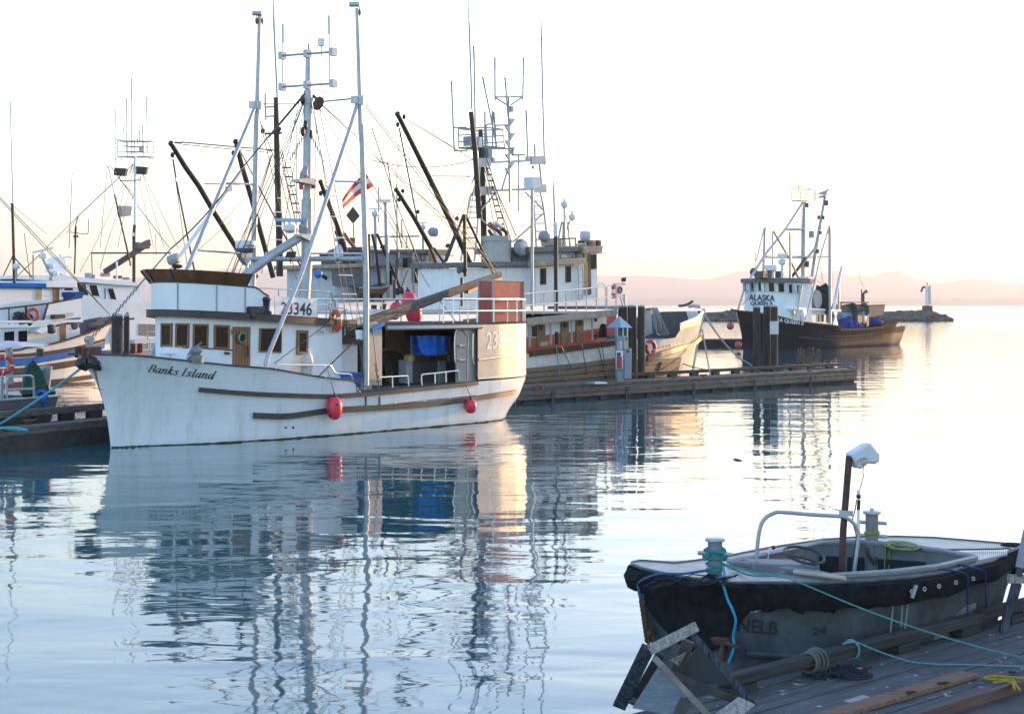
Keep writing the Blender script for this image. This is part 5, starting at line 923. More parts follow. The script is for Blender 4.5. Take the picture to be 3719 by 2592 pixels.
pile_group(zI, ((270, 322, 1035, .4, 'dark pile in front of the blue-black bow, leftmost of its three'), (345, 398, 1028, .8, 'dark pile in front of the blue-black bow, middle of its three'), (398, 450, 1030, .2, 'dark pile in front of the blue-black bow carrying a white sign')), Yd2, '', 'piles near the dock end')
c0 = [P(*zI(*q), Yd2-.15) for q in ((393, 1133), (455, 1133), (455, 1227), (393, 1227))]; g = MB(); g.prism(c0, (0, .05, 0)); single(g, 'sign_board', mat('sign_grey', (.62, .63, .63), .5), 'blank pale sign board fixed to the pile in front of the dark bow', 'sign')
# grass tuft on the dock end
g = MB(); rr = random.Random(4)
for k in range(90):
    x, y = zI(rr.uniform(575, 740), 1462); b = W(x, y+rr.uniform(-1, 1), .5); h = rr.uniform(.3, .95); d = V((rr.uniform(-.25, .25), rr.uniform(-.1, .1), h)); s = V((.026, 0, 0)); g.poly([b-s, b+s, b+d*.6+s*.7, b+d]); 
    if k % 3 == 0: g.ball(b+d, .04, (.6, .6, 1.6), 5, 4)
o = single(g, 'dock_weeds', mat('dry_weed', (.16, .12, .09), .9, var=.4), 'clump of dry brown weeds growing on the dock end', 'weeds')
rope('mooring_line', sag(W(*zH(140, 1135), 1.4), W(*zH(420, 1415), .55), .1), .02, GREYROPE, 'grey line from the old seiner rail to the dock beside the white stern')
rope('mooring_line', sag(P(*zH(1255, 1105), Yd+8), W(*zH(1910, 1325), .6), .25, 12), .025, mat('dark_rope', (.09, .08, .075), .9), 'dark line drooping from the old seiner lifebuoy to the dock right of it')
g = MB()
for k in range(5): g.tube(smooth([W(*zH(600+k*8, 1445), .56+.03*k), W(*zH(690, 1432+k*3), .6+.03*k), W(*zH(808, 1438+k), .58)], 4), .03, 5)
single(g, 'coiled_rope', TEAL, 'teal rope coil lying on the dock left of the pedestal', 'rope')
# ---- seiner beside the dock
_s = FD.w(0, vb-.8, 0); F6 = Fr((8.5, 77.3), 226.7)
B6 = [(0, 0), (.03, .55), (.07, 1.15), (.13, 1.8), (.22, 2.4), (.35, 2.75), (.8, 2.75), (.93, 2.2), (1, 1.2)]
H6 = Hull(F6, [(0, 0), (1.5, -.4), (3.4, -1.05)], [(0, 21.5), (3, 22.5)], [(0, 0), (.05, .45), (.12, 1.1), (.22, 1.85), (.35, 2.45), (.8, 2.5), (1, .9)], B6, [(-2, 3.5), (3, 2.6), (8, 2.0), (24, 1.9)], [(0, 1.3), (.3, .8), (1, .6)])
b6 = thing('fishing_boat', 'old white and brown wooden seiner with red deckhouse trim moored behind the long dock', 'fishing boat', F6.w(0, 0, 0), F6.ang)
bw_ = sorted(H6.px(*c) for c in Q(zH, (1735, 752), (1690, 800), (1620, 835), (1520, 875))); ml = sorted(H6.px(*c) for c in Q(zH, (1490, 1000), (1350, 1020), (1200, 1042)))
lf = sorted(H6.px(*c) for c in Q(zH, (900, 1052), (680, 1080), (380, 1122), (60, 1160)))
OLDH = mat('old_plank_hull', (.22, .155, .105), .75, var=.3, scale=3, stretch=(1, 1, 5), bump=.4, stain=(.10, .08, .06), samt=.6, sscale=1.0, sstretch=(.5, .5, 4)); OLDWH = mat('old_white_hull', (.66, .63, .58), .55, var=.12, scale=2, stain=(.30, .21, .14), samt=.65, sscale=1.4, sstretch=(1.2, 1.2, .8))
ub0 = bw_[0][0]; top6 = interp([(-2, bw_[0][1]+.05)]+bw_+[(bw_[-1][0]+.12, ml[0][1])]+[q for q in ml if q[0] > bw_[-1][0]+.2]+[q for q in lf if q[0] > ml[-1][0]+.3]+[(24, lf[-1][1])])
_e = (bw_[-1][0]+1)/23.2; H6.mesh(top6, extra=(_e, _e+.006), n=50).build('hull', OLDWH, b6); H6.deck(lambda u: min(top6(u)-.25, 2.0), -.2, 21).build('deck', GREYDECK, b6)
g = MB(); H6.band(g, bw_, .12, .05); H6.band(g, bw_, .12, .05, -1); g.build('bulwark_cap', WHITE, b6)
OCHRE = mat('ochre_guard', (.24, .13, .05), .5, var=.25, scale=3); g = MB(); gd = sorted(H6.px(*c) for c in Q(zH, (1732, 1005), (1620, 1070), (1500, 1105), (1350, 1150), (1190, 1200))); H6.band(g, gd, .26, .12); g.build('guard_rail', OCHRE, b6)
bo = sorted(H6.px(*c) for c in Q(zH, (1715, 830), (1620, 872), (1515, 910))); g = MB(); H6.band(g, bo, .28, .03); g.build('bow_band', OCHRE, b6)
g = MB(); 
for k in range(7): a = H6.px(*zH(1270+k*38, 1103-k*6.5)); b = H6.px(*zH(1290+k*38, 1099-k*6.5)); H6.band(g, sorted([a, b]), .1, .012)
g.build('freeing_slot', BLACK, b6)
# lower brown planking with its own plank lines
g = MB(); rows = []
ed = interp(sorted(H6.px(*c) for c in Q(zH, (1190, 1215), (905, 1195), (600, 1240), (300, 1270), (40, 1298))))
for i in range(41):
    u = 2.6+i*(21-2.6)/40; zt = ed(u) if u > 3.4 else ed(3.4)*(1)+0; rows.append([H6.p(u, z, 1, .012) for z in [zt*(1-k/8)-.3*k/8 for k in range(9)]])
g.grid(rows); pl6 = g.build('lower_planking', OLDH, b6)
for k in range(1, 5):
    g = MB(); H6.band(g, [(u, ed(u)*(1-k/5.2)) for u in (3.0, 6, 9, 12, 16, 20)], .035, .03); g.build('plank_seam', DOCKD, b6)
g = MB(); H6.band(g, lf, .24, .1); g.build('deck_rail', BROWNB, b6); g = MB(); g.tube([F6.w(.02, 0, -.1), F6.w(-.4, 0, 1.5), F6.w(-1.05, 0, 3.4)], .09, 6); g.build('stem_post', OLDWH, b6)
MB().tube([H6.on(*zH(1330, 1240), .05), H6.on(*zH(1285, 1362), .05)], .04, 5).build('rub_batten', DARKW, b6)
for q, lb in (((zH(545, 1060), zH(590, 1350)), 'left'), ((zH(690, 1030), zH(780, 1400)), 'mid'), ((zH(740, 1050), zH(765, 1280)), 'r'), ((zH(300, 1080), zH(325, 1370)), 'l2'), ((zH(345, 1080), zH(450, 1310)), 'l3')): MB().tube([H6.on(*q[0], .12), H6.on(*q[1], .15)], .018, 5).build('hanging_line', WIRE if lb != 'l2' else TEAL, b6)
SLIM[0] = True
# upper deck, posts, fascia, lower house
VS = 2.72; fz = F6.l(F6.hit(*zH(500, 765), VS))[2]; ufr = F6.l(F6.hit(*zH(915, 740), VS))[0]
MB().box(F6, ufr, 21, -VS, VS, fz-.02, fz+.06).build('upper_deck', GREYDECK, b6)
g = MB(); a = [F6.hit(*c, VS+.02) for c in Q(zH, (912, 728), (40, 812), (40, 880), (912, 785))]; g.prism(a, -F6.n*.1); g.build('deck_fascia', mat('peeling_fascia', (.36, .29, .22), .7, var=.25, scale=4, stain=(.16, .12, .09), samt=.6), b6)
MB().prism([F6.hit(*c, VS) for c in Q(zH, (912, 700), (1030, 690), (1030, 700), (912, 728))], -F6.n*4).build('deck_nose', GREYDECK, b6)
for x, y0, y1 in ((62, 880, 1095), (265, 855, 1070), (470, 840, 1050), (668, 815, 1030), (893, 785, 1000)): MB().cyl(F6.hit(*zH(x, y0), VS-.1), F6.hit(*zH(x, y1), VS-.1), .07, n=8).build('deck_post', GREYP, b6)
VL = 1.85; q = [F6.hit(*zH(x, y), VL) for x, y in ((20, 830), (806, 760), (806, 1110), (20, 1200))]; MB().prism(q, -F6.n*3.6).build('lower_house_wall', WHITE, b6)
REDB = mat('red_house_paint', (.50, .085, .04), .5, var=.15, scale=4); MB().prism([F6.hit(*zH(x, y), VL+.02) for x, y in ((20, 1002), (806, 905), (806, 1090), (20, 1190))], -F6.n*.02).build('red_band', REDB, b6)
for q in (((135, 880), (215, 872), (215, 1085), (135, 1095)), ((370, 855), (443, 848), (443, 1060), (370, 1068)), ((515, 838), (585, 832), (585, 1045), (515, 1052))):
    d_ = MB().prism([F6.hit(*zH(*c), VL+.06) for c in q], -F6.n*.05).build('door', mat('brown_door', (.22, .13, .07), .5, var=.3, scale=5, stretch=(5, 5, .6)), b6); cx_ = sum(c[0] for c in q)/4; MB().torus(F6.hit(*zH(cx_, q[0][1]+25), VL+.08), .2, .03, F6.n, 16, 5).build('door_light', TRIM, d_)
a = zH(72, 882); b = zH(128, 1003); flatwin(F6, a[0], a[1], b[0], b[1], VL, WHITE, GLASS, b6, .08, skew=2)
for y in (830, 985): MB().lathe([(.2, 0), (.2, .05), (.14, .06)], F6.hit(*zH(702, y), VL+.03), F6.n, 16).build('porthole', BROWNB, b6)
g = MB(); g.prism([F6.hit(*zH(*c), .9) for c in ((805, 770), (905, 800), (905, 985), (805, 975))], -F6.n*.6); g.build('red_companion', mat('deep_red', (.38, .045, .06), .5), b6)
g = MB(); 
for k in range(5): g.tube(smooth([F6.hit(*zH(735+k*14, 1000), VL+.2), F6.hit(*zH(755+k*8, 880), VL+.25), F6.hit(*zH(775+k*6, 900), VL+.3), F6.hit(*zH(790+k*3, 1000), VL+.25)], 3), .05, 5)
single(g, 'hanging_ropes', mat('black_rope', (.025, .02, .02), .9), 'bunch of black ropes hung on the old seiner white house end', 'rope')
pan(F6, Q(zH, (165, 1085), (180, 1042), (245, 1038), (235, 1080)), VL+.5, .05, mat('ply_sheet', (.42, .33, .24), .7), b6, 'plywood_sheet')
MB().tube([F6.hit(*zH(325, 1070), VL+.5), F6.hit(*zH(325, 945), VL+.5)], .2, 10).build('vent_pipe', DARKW, b6)
# rails of the upper deck
rl6 = Q(zH, (-20, 580), (300, 552), (600, 528), (720, 512), (870, 490)); rl7 = Q(zH, (-20, 692), (300, 668), (600, 640), (720, 625), (870, 603))
for q in (rl6, rl7): MB().tube([F6.hit(*c, VS-.1) for c in q], .03, 6).build('deck_rail_pipe', STEEL, b6)
for x, y0, y1 in ((92, 572, 790), (202, 568, 780), (308, 556, 775), (413, 552, 765), (515, 545, 755), (612, 535, 742), (710, 520, 730), (810, 510, 718), (900, 490, 705)): MB().cyl(F6.hit(*zH(x, y0), VS-.1), F6.hit(*zH(x, y1), VS-.1), .028, n=6).build('rail_stanchion', GALV, b6)
MB().tube(smooth([F6.hit(*c, 1.5) for c in Q(zH, (725, 500), (740, 475), (770, 478), (795, 520), (800, 700))], 4), .035, 6).build('rail_hoop', STEEL, b6)
g = MB(); g.box(F6, 0, .1, 0, .1, 0, .1); pan(F6, Q(zH, (903, 485), (965, 482), (962, 610), (906, 622)), 2.3, .05, SKINW, b6, 'buoy_board'); MB().torus(F6.hit(*zH(937, 540), 2.36), .36, .07, F6.n, 24, 6).build('painted_ring', mat('ring_brown', (.30, .09, .05), .6), b6)
for y0, y1, m in ((488, 535, REDB), (535, 575, SKINW), (575, 622, REDB)): pan(F6, Q(zH, (876, y0), (903, y0-1), (903, y1-1), (876, y1)), 2.4, .12, m, b6, 'marker_band')
for q in (Q(zH, (870, 484), (985, 484)), Q(zH, (905, 602), (985, 590)), Q(zH, (940, 610), (960, 685)), Q(zH, (985, 590), (990, 690)), Q(zH, (965, 610), (990, 690))): MB().tube([F6.hit(*c, 2.0) for c in q], .035, 5).build('board_frame', GREYP, b6)
c = F6.hit(*zH(973, 440), 2.0); g = MB(); g.prism([c+V(q) for q in ((-.11, 0, -.07), (.08, 0, -.1), (.12, 0, .09), (-.09, 0, .08))], (0, .16, 0)); g.tube([c-V((.04, 0, .06)), c-V((.05, 0, .26))], .02, 5); g.build('floodlight', BLACK, b6)
# upper house and wheelhouse on top
V6 = 1.75; OLDP = mat('peeling_white', (.80, .77, .73), .6, var=.08, scale=3, stain=(.38, .28, .2), samt=.45, sscale=1.5); EAVE = mat('weathered_eave', (.40, .30, .20), .65, var=.25, scale=4, stain=(.2, .14, .1), samt=.5); DEAVE = mat('dark_eave', (.13, .125, .13), .6, var=.2)
def yq(*p): return Q(yE, *p)
MB().prism([F6.hit(*c, V6) for c in yq((990, 1080), (1730, 1010), (1730, 1560), (990, 1640))], -F6.n*3.5).build('upper_house_wall', OLDP, b6)
MB().prism([F6.hit(*c, V6-.5) for c in yq((-120, 1100), (995, 1080), (995, 1640), (-120, 1700))], -F6.n*2.4).build('engine_casing_wall', OLDP, b6)
MB().prism([F6.hit(*c, V6+.25) for c in yq((1015, 990), (1715, 945), (1715, 1030), (1015, 1072))], -F6.n*4).build('house_eave', EAVE, b6, bevel=.03)
MB().prism([F6.hit(*c, V6-.3) for c in yq((-120, 1010), (1018, 995), (1018, 1072), (-120, 1085))], -F6.n*2.9).build('casing_eave', DEAVE, b6, bevel=.03)
MB().prism([F6.hit(*c, V6-.4) for c in yq((900, 870), (1690, 845), (1690, 960), (900, 985))], -F6.n*2.7).build('bridge_wall', mat('blue_grey_wall', (.33, .37, .43), .6), b6)
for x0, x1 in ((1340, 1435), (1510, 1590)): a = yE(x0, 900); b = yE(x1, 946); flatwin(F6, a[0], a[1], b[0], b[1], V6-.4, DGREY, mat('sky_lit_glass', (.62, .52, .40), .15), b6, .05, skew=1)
MB().prism([F6.hit(*c, V6-.1) for c in yq((885, 785), (1680, 770), (1680, 852), (885, 872))], -F6.n*3.2).build('bridge_roof', DEAVE, b6, bevel=.03); MB().prism([F6.hit(*c, V6) for c in yq((1678, 778), (1965, 770), (1950, 870), (1678, 885))], -F6.n*3.4).build('bridge_roof_front', EAVE, b6, bevel=.03)
MB().prism([F6.hit(*c, V6-.05) for c in yq((1690, 880), (1870, 870), (1885, 1560), (1700, 1570))], -F6.n*3.3).build('wheelhouse_wall', OLDP, b6)
pan(F6, yq((1690, 1010), (1742, 1005), (1742, 1480), (1692, 1490)), V6+.02, .1, mat('orange_door', (.42, .22, .06), .45, var=.3, scale=5, stretch=(5, 5, .6)), b6, 'wheelhouse_door'); pan(F6, yq((1742, 885), (1782, 885), (1790, 1475), (1742, 1485)), V6, .12, mat('dark_doorway', (.09, .06, .05), .6), b6, 'door_jamb'); pan(F6, yq((1690, 885), (1735, 880), (1735, 1005), (1690, 1010)), V6+.02, .1, OCHRE, b6, 'door_light')
for x0, y0, x1, y1, nm in ((1785, 893, 1862, 1112, 'w'), (1045, 1097, 1130, 1338, 'a'), (1413, 1066, 1490, 1306, 'b')): a = yE(x0, y0); b = yE(x1, y1); flatwin(F6, a[0], a[1], b[0], b[1], V6 if nm != 'w' else V6-.03, TRIM, GLASSW, b6, .12, skew=1.5)
MB().prism([F6.hit(*c, V6) for c in yq((1930, 868), (2080, 880), (2075, 884), (1930, 882))], -F6.n*3).build('sun_visor', PLASTIC, b6)
lad = MB().tube(smooth([F6.hit(*c, V6+.25) for c in yq((1545, 1048), (1585, 1065), (1600, 1110), (1605, 1500), (1570, 1545))], 3), .03, 5).build('house_ladder', GALV, b6); MB().tube(smooth([F6.hit(*c, V6+.25) for c in yq((1610, 1048), (1650, 1060), (1665, 1110), (1668, 1480), (1620, 1545))], 3), .03, 5).build('ladder_rail', GALV, lad)
for y in (1110, 1205, 1300, 1395, 1490): MB().tube([F6.hit(*yE(1600, y), V6+.25), F6.hit(*yE(1666, y-4), V6+.25)], .025, 5).build('rung', GALV, lad)
# funnel, exhausts, raft canister, mast and pole
c = F6.hit(*yE(420, 1180), .6); rF = 212/4*c.y/FP; zt = F6.hit(*yE(420, 715), .6).z; FUN = mat('grey_funnel', (.42, .40, .37), .5, .25, var=.12, scale=2, stain=(.30, .24, .17), samt=.4); SLIM[0] = False; fu = MB().lathe([(rF, -.6), (rF, zt-c.z), (rF*1.06, zt-c.z+.02), (rF*1.06, zt-c.z+.2), (rF*.9, zt-c.z+.24), (.1, zt-c.z+.26)], c, n=28).build('funnel', FUN, b6); SLIM[0] = True
for q, r_ in ((((560, 650), (555, 580), (480, 500)), .2), (((480, 660), (470, 590), (400, 520)), .2), (((370, 660), (300, 545)), .17)):
    g = MB(); p = [F6.hit(*yE(*c_), .6) for c_ in q]; g.tube(p, r_, 10); e = g.build('exhaust_pipe', RUST, fu)
for q, m in ((((480, 500), (400, 435)), PLASTIC), (((400, 520), (310, 450)), mat('pinkish_rust', (.36, .14, .11), .7)), (((440, 650), (380, 590)), PLASTIC)): p = [F6.hit(*yE(*c_), .6) for c_ in q]; MB().tube(p, [.28, .3], 12).build('exhaust_cowl', m, fu)
c = F6.hit(*yE(768, 800), 1.3); MB().lathe([(.1, -.55), (1.0, -.5), (1.38, -.15), (1.38, .2), (1.1, .45), (.1, .5)], c, (.75, -.55, .1), 22).build('raft_canister', mat('flaking_drum', (.34, .36, .38), .7, var=.4, scale=1.6, stain=(.03, .03, .03), samt=1, sscale=2.0, sstretch=(1, 1, 1)), b6); pan(F6, yq((650, 840), (890, 830), (890, 1000), (650, 1005)), 1.2, .5, DGREY, b6, 'canister_cradle')
m6 = MB().tube([F6.hit(*c, -.4) for c in Q(zG, (1045, 1430), (1030, 800), (1012, 330), (1008, 180))], [.42, .42, .36, .3], 12).build('mast', DARKW, b6); pan(F6, Q(zG, (1000, 250), (1025, 250), (1025, 345), (995, 345)), -.2, .5, PLASTIC, m6, 'mast_box')
MB().tube([F6.hit(*c, .4) for c in Q(zG, (920, 15), (955, 350), (985, 800), (998, 1000))], [.3, .33, .36, .38], 10).build('lifted_boom', DARKW, b6)
MB().tube([F6.hit(*c, 2.0) for c in yq((930, -40), (930, 1700))], .17, 10).build('steel_post', ALUP, b6); MB().tube([F6.hit(*c, 2.2) for c in yq((1275, 640), (1278, 1720))], .24, 10).build('dark_post', DARKW, b6)
for k, y in enumerate((465, 510, 560, 610)): MB().ball(F6.hit(*yE(1270+4*(k % 2), y), 2.2), .3, (1, 1, 1.1), 8, 6).build('wrapped_top', PLASTIC, b6)
MB().tube([F6.hit(*c, 2.2) for c in yq((1260, 440), (1248, 0))]+[F6.hit(*zG(1672, 480), 2.2)], [.03, .025, .01], 5).build('whip_antenna', GREYP, b6)
rp = F6.hit(*yE(1400, 225), .5); radar_bar(b6, F6.hit(*yE(1400, 228), .5), .8, (.8, .5, .2), PLASTIC, .5, 1.0); MB().cyl(rp, F6.hit(*yE(1410, 790), .5), .12, n=8).build('radar_post', PLASTIC, b6); radar_bar(b6, F6.hit(*yE(1512, 410), .5), 2.0, (1, .05, 0), PLASTIC, .5, .95)
for q in (((1480, 415), (1415, 560)), ((1360, 425), (1310, 680)), ((1385, 420), (1375, 780)), ((1450, 425), (1480, 775))): MB().tube([F6.hit(*yE(*c), .5) for c in q], .06, 5).build('radar_brace', GREYP, b6)
c = F6.hit(*yE(1700, 630), 1.0); MB().lathe([(.75, -.5), (.8, -.1), (.74, .5), (.2, .75)], c, (.9, .2, -.05), 18).build('searchlight', mat('light_grey', (.5, .5, .5), .5), b6); MB().tube([F6.hit(*yE(1705, 690), 1), F6.hit(*yE(1705, 780), 1)], .06, 6).build('searchlight_stand', GREYP, b6)
c = F6.hit(*yE(1125, 640), .8); MB().lathe([(.4, -.8), (.85, -.4), (.85, .3), (.2, .5)], c, (.9, -.2, -.2), 16).build('searchlight', GREYP, b6); MB().tube([c-V((0, 0, .6)), F6.hit(*yE(1135, 800), .8)], .08, 6).build('searchlight_stand', BLACK, b6)
for x, m in ((1740, BLACK), (1800, OCHRE), (1880, BLACK)): a = F6.hit(*yE(x, 770), .9); b = F6.hit(*yE(x+58, 690), .9); ua_, ub_ = sorted((F6.l(a)[0], F6.l(b)[0])); MB().box(F6, ua_, ub_, .3, .9, a.z, b.z).build('roof_locker', m, b6, bevel=.03)
a = F6.hit(*yE(1230, 770), .3); b = F6.hit(*yE(1365, 665), .3); ua_, ub_ = sorted((F6.l(a)[0], F6.l(b)[0])); MB().box(F6, ua_, ub_, -.4, .3, a.z, b.z).build('roof_locker', mat('peach_locker', (.55, .40, .27), .6), b6, bevel=.03)
MB().tube([F6.hit(*c, 1.4) for c in yq((1240, 680), (1560, 660), (1568, 940))], .04, 5).build('roof_rail', DGREY, b6); MB().tube(smooth([F6.hit(*c, 1.4) for c in yq((1580, 760), (1610, 745), (1700, 750), (1715, 780), (1715, 1040), (1690, 1070))], 3), .05, 5).build('roof_rail', GALV, b6)
# gallows: two ladder legs, two crossbars, aerial mast
GV = -.2
def leg(q0, q1, rungs, name):
    A = [F6.hit(*c, GV) for c in q0]; B_ = [F6.hit(*c, GV) for c in q1]; l = MB().tube(smooth(A, 3), .055, 6).build(name, GALV, b6); MB().tube(smooth(B_, 3), .055, 6).build('ladder_leg', GALV, l)
    for t_ in rungs:
        def at(L, t): k = min(int(t*(len(L)-1)), len(L)-2); return L[k].lerp(L[k+1], t*(len(L)-1)-k)
        MB().tube([at(A, t_), at(B_, t_)], .035, 5).build('rung', STEEL, l)
leg(Q(zG, (990, 740), (915, 790), (880, 1000), (825, 1400)), Q(zG, (1000, 760), (995, 800), (985, 1000), (950, 1400)), [.18, .3, .4, .5, .58, .66, .74, .82, .9], 'gallows_ladder')
leg(Q(zG, (1490, 750), (1505, 900), (1518, 1150), (1530, 1400)), Q(zG, (1560, 760), (1590, 900), (1620, 1150), (1648, 1390)), [.08, .2, .31, .42, .53, .63, .73, .83, .93], 'gallows_ladder')
for (x0, y0), (x1, y1) in (((955, 490), (1605, 462)), ((955, 752), (1612, 725))):
    a, b = F6.hit(*zG(x0, y0), GV), F6.hit(*zG(x1, y1), GV); g = MB(); g.tube([a, b], .09, 6); [g.beam(p, p+(b-a).normalized()*s, .12, .36) for p, s in ((a, .9), (b, -.9))]; cb = g.build('gallows_crossbar', ALUP, b6)
    for x in (1118, 1437): p = a.lerp(b, (x-x0)/(x1-x0)); MB().cube(p+V((0, 0, .12)), .35, .3, .35, F6.ang).build('bracket', ALUP, cb)
for q in (((990, 740), (1000, 540), (1030, 485), (1060, 478)), ((1575, 740), (1560, 560), (1545, 480), (1520, 465))): MB().tube(smooth([F6.hit(*zG(*c), GV) for c in q], 3), .07, 6).build('gallows_hoop', ALUP, b6)
for q in (((1150, 765), (985, 960)), ((1420, 760), (1480, 820)), ((985, 985), (1140, 1130)), ((1480, 1070), (1310, 1220)), ((1500, 830), (1590, 930)), ((1520, 1020), (1600, 950)), ((1280, 480), (1205, 735))): MB().tube([F6.hit(*zG(*c), GV) for c in q], .05, 5).build('gallows_brace', GREYP, b6)
am = MB().tube([F6.hit(*c, GV) for c in Q(zN, (806, 1960), (800, 1560), (795, 940))], [.12, .11, .1], 8).build('aerial_mast', ALUP, b6)
g = MB()
for k, y in enumerate((1160, 1230, 1298, 1370, 1436, 1500, 1575, 1640)):
    s = 1 if k % 2 == 0 else -1; c = F6.hit(*zN(800, y), GV); e = F6.hit(*zN(800+s*45, y-3), GV); MB().prism([c+V((0, 0, .05)), e+V((0, 0, .03)), e-V((0, 0, .03)), c-V((0, 0, .3))], F6.n*.06).build('mast_step', ALUP, am)
g = MB(); g.tube([F6.hit(*zN(662, 940), GV), F6.hit(*zN(930, 935), GV)], .06, 6); g.tube([F6.hit(*zN(662, 945), GV), F6.hit(*zN(795, 1030), GV), F6.hit(*zN(930, 940), GV)], .05, 6); g.build('aerial_yoke', ALUP, am)
for q, v in ((((662, 980), (660, 680), (660, 556)), GV), (((930, 970), (935, 668), (936, 556)), GV), (((795, 1220), (766, 855), (757, 748)), GV), (((1140, 1600), (1125, 1020), (1110, 335), (1104, 0)), GV), (((980, 1560), (967, 1190), (961, 1066)), GV), (((1050, 1600), (1048, 1510), (1045, 1398)), GV), (((436, 1060), (430, 800), (410, 230), (402, 0)), .4), (((475, 1560), (458, 566), (453, 446)), -.4), (((680, 1430), (562, 850), (541, 744)), -.4), (((266, 1470), (243, 890), (238, 782)), -.4), (((638, 1440), (638, 1190), (635, 1074)), -.4), (((565, 1440), (563, 1080)), -.4), (((672, 1420), (650, 1084)), -.4)):
    p = [F6.hit(*zN(*c), v) for c in q]; r_ = [.035]*(len(p)-1); g = MB(); g.tube(p[:-1], .035, 5); g.tube(p[-2:], .055 if len(q) < 4 else [.03, .012], 5); g.build('whip_antenna', GREYP, b6)
g = MB(); a = F6.hit(*zN(830, 1502), GV); b = F6.hit(*zN(947, 1500), GV); g.beam(a, b, .1, .08); g.cyl(a.lerp(b, .5), F6.hit(*zN(890, 2050), GV), .04, n=5); g.build('tee_aerial', GREYP, b6)
for x, y in ((815, 1058), (820, 1465)): MB().cube(F6.hit(*zN(x, y), GV), .4, .3, .6, F6.ang).build('aerial_box', GREYP, am)
bk = basket(F6, zN, ((395, 1445), (675, 1430), (655, 1245), (388, 1258)), -.4, GREYP, m6, 0, 2, 1.0)
for q in (((388, 1258), (380, 1235), (260, 1236)), ((395, 1445), (385, 1463), (266, 1463)), ((660, 1245), (670, 1215), (790, 1211)), ((675, 1425), (690, 1445), (800, 1440)), ((575, 1430), (575, 1215), (585, 1205), (625, 1202))): MB().tube([F6.hit(*zN(*c), -.4) for c in q], .04, 5).build('aerial_arm', GREYP, bk)
pan(F6, Q(zN, (595, 1440), (635, 1440), (635, 1530), (598, 1528)), -.2, .4, GREYP, bk, 'equipment_box'); pan(F6, Q(zN, (418, 1318), (468, 1315), (470, 1410), (420, 1412)), -.2, .4, GREYP, bk, 'equipment_box')
pan(F6, Q(zG, (1490, 618), (1555, 615), (1562, 720), (1495, 722)), 2.0, .5, PLASTIC, b6, 'post_box'); MB().cyl(F6.hit(*zG(1498, 545), 2), F6.hit(*zG(1498, 515), 2), .15, n=8).build('blue_lamp', mat('blue_lens', (.05, .25, .5), .3), b6)
# the two raised booms and the tripod
bo_ = MB().tube([F6.hit(*c, 1.2) for c in Q(zG, (240, 40), (400, 360), (530, 620), (770, 1110), (910, 1420))], [.24, .28, .32, .34, .34], 10).build('cargo_boom', DARKW, b6); MB().ball(F6.hit(*zG(240, 38), 1.2), .34, n=8, m=6).build('boom_head', BLACK, bo_)
for x, y in ((300, 62), (240, 135)): MB().ball(F6.hit(*zG(x, y), 1.2), .3, (.7, .7, 1), 8, 6).build('pulley_block', BLACK, bo_)
g = MB()
for q in (((858, 965), (868, 1540)), ((850, 970), (690, 1400)), ((868, 970), (1130, 1520))): MB().tube([F6.hit(*zG(*c), 2.3) for c in q], .17 if q[1][0] == 868 else .1, 8).build('tripod_leg', DARKW, b6)
MB().ball(F6.hit(*zG(790, 1005), 2.3), .26, n=8, m=6).build('pulley_block', BLACK, b6)
wn = F6.hit(*zG(835, 1480), 2.2); MB().lathe([(.5, -.4), (.5, -.3), (.25, -.28), (.25, .28), (.5, .3), (.5, .4)], wn, (.8, .5, 0), 16).build('winch_drum', DGREY, b6); MB().cyl(wn-V((0, 0, .3)), wn-V((0, 0, 1.4)), .14, n=8).build('winch_post', BLACK, b6)
wires(F6, [(zG(320, 80), zG(940, 455), 1.2, -.2, .016), (zG(330, 90), zG(930, 460), 1.2, -.2, .012), (zG(0, 462), zG(940, 460), 0, -.2, .018, .3), (zG(560, 608), zG(910, 612), 1.2, .4, .02), (zG(560, 612), zG(910, 618), 1.2, .4, .014), (zG(255, 170), zG(420, 1010), 1.2, 1.2, .03), (zG(265, 150), zG(225, 710), 1.2, 1.2, .012), (zG(145, 475), zG(280, 1280), 0, 0, .025, .1), (zG(960, 590), zG(770, 1200), .4, 1, .014), (zG(960, 590), zG(700, 1200), .4, 1, .014), (zG(970, 600), zG(870, 1200), .4, 1, .016), (zG(975, 610), zG(800, 1280), .4, 1, .014), (zG(1040, 470), zG(1340, 1170), -.4, 1.5, .022), (zG(1040, 480), zG(1290, 1200), -.4, 1.5, .022), (zG(1035, 500), zG(1200, 1150), -.4, .5, .018), (zG(1030, 520), zG(1150, 1150), -.4, .5, .018), (zG(1030, 340), zG(1225, 960), -.4, 1, .02), (zG(750, 20), zG(765, 380), -.4, -.4, .03), (zG(830, 420), zG(640, 1050), -.4, 1.2, .01), (zG(1680, 700), zG(1690, 1040), 2.2, 2.2, .01)], b6)
la = [F6.hit(*c, -.2) for c in Q(zG, (1050, 510), (1210, 1200))]; lb_ = [F6.hit(*c, -.2) for c in Q(zG, (1090, 510), (1260, 1200))]; rl_ = MB().tube(la, .02, 4).build('rope_ladder', WIRE, b6); MB().tube(lb_, .02, 4).build('ladder_rope', WIRE, rl_)
for k in range(12): t_ = (k+.5)/12; MB().tube([la[0].lerp(la[1], t_), lb_[0].lerp(lb_[1], t_)], .035, 5).build('tread', DARKW, rl_)
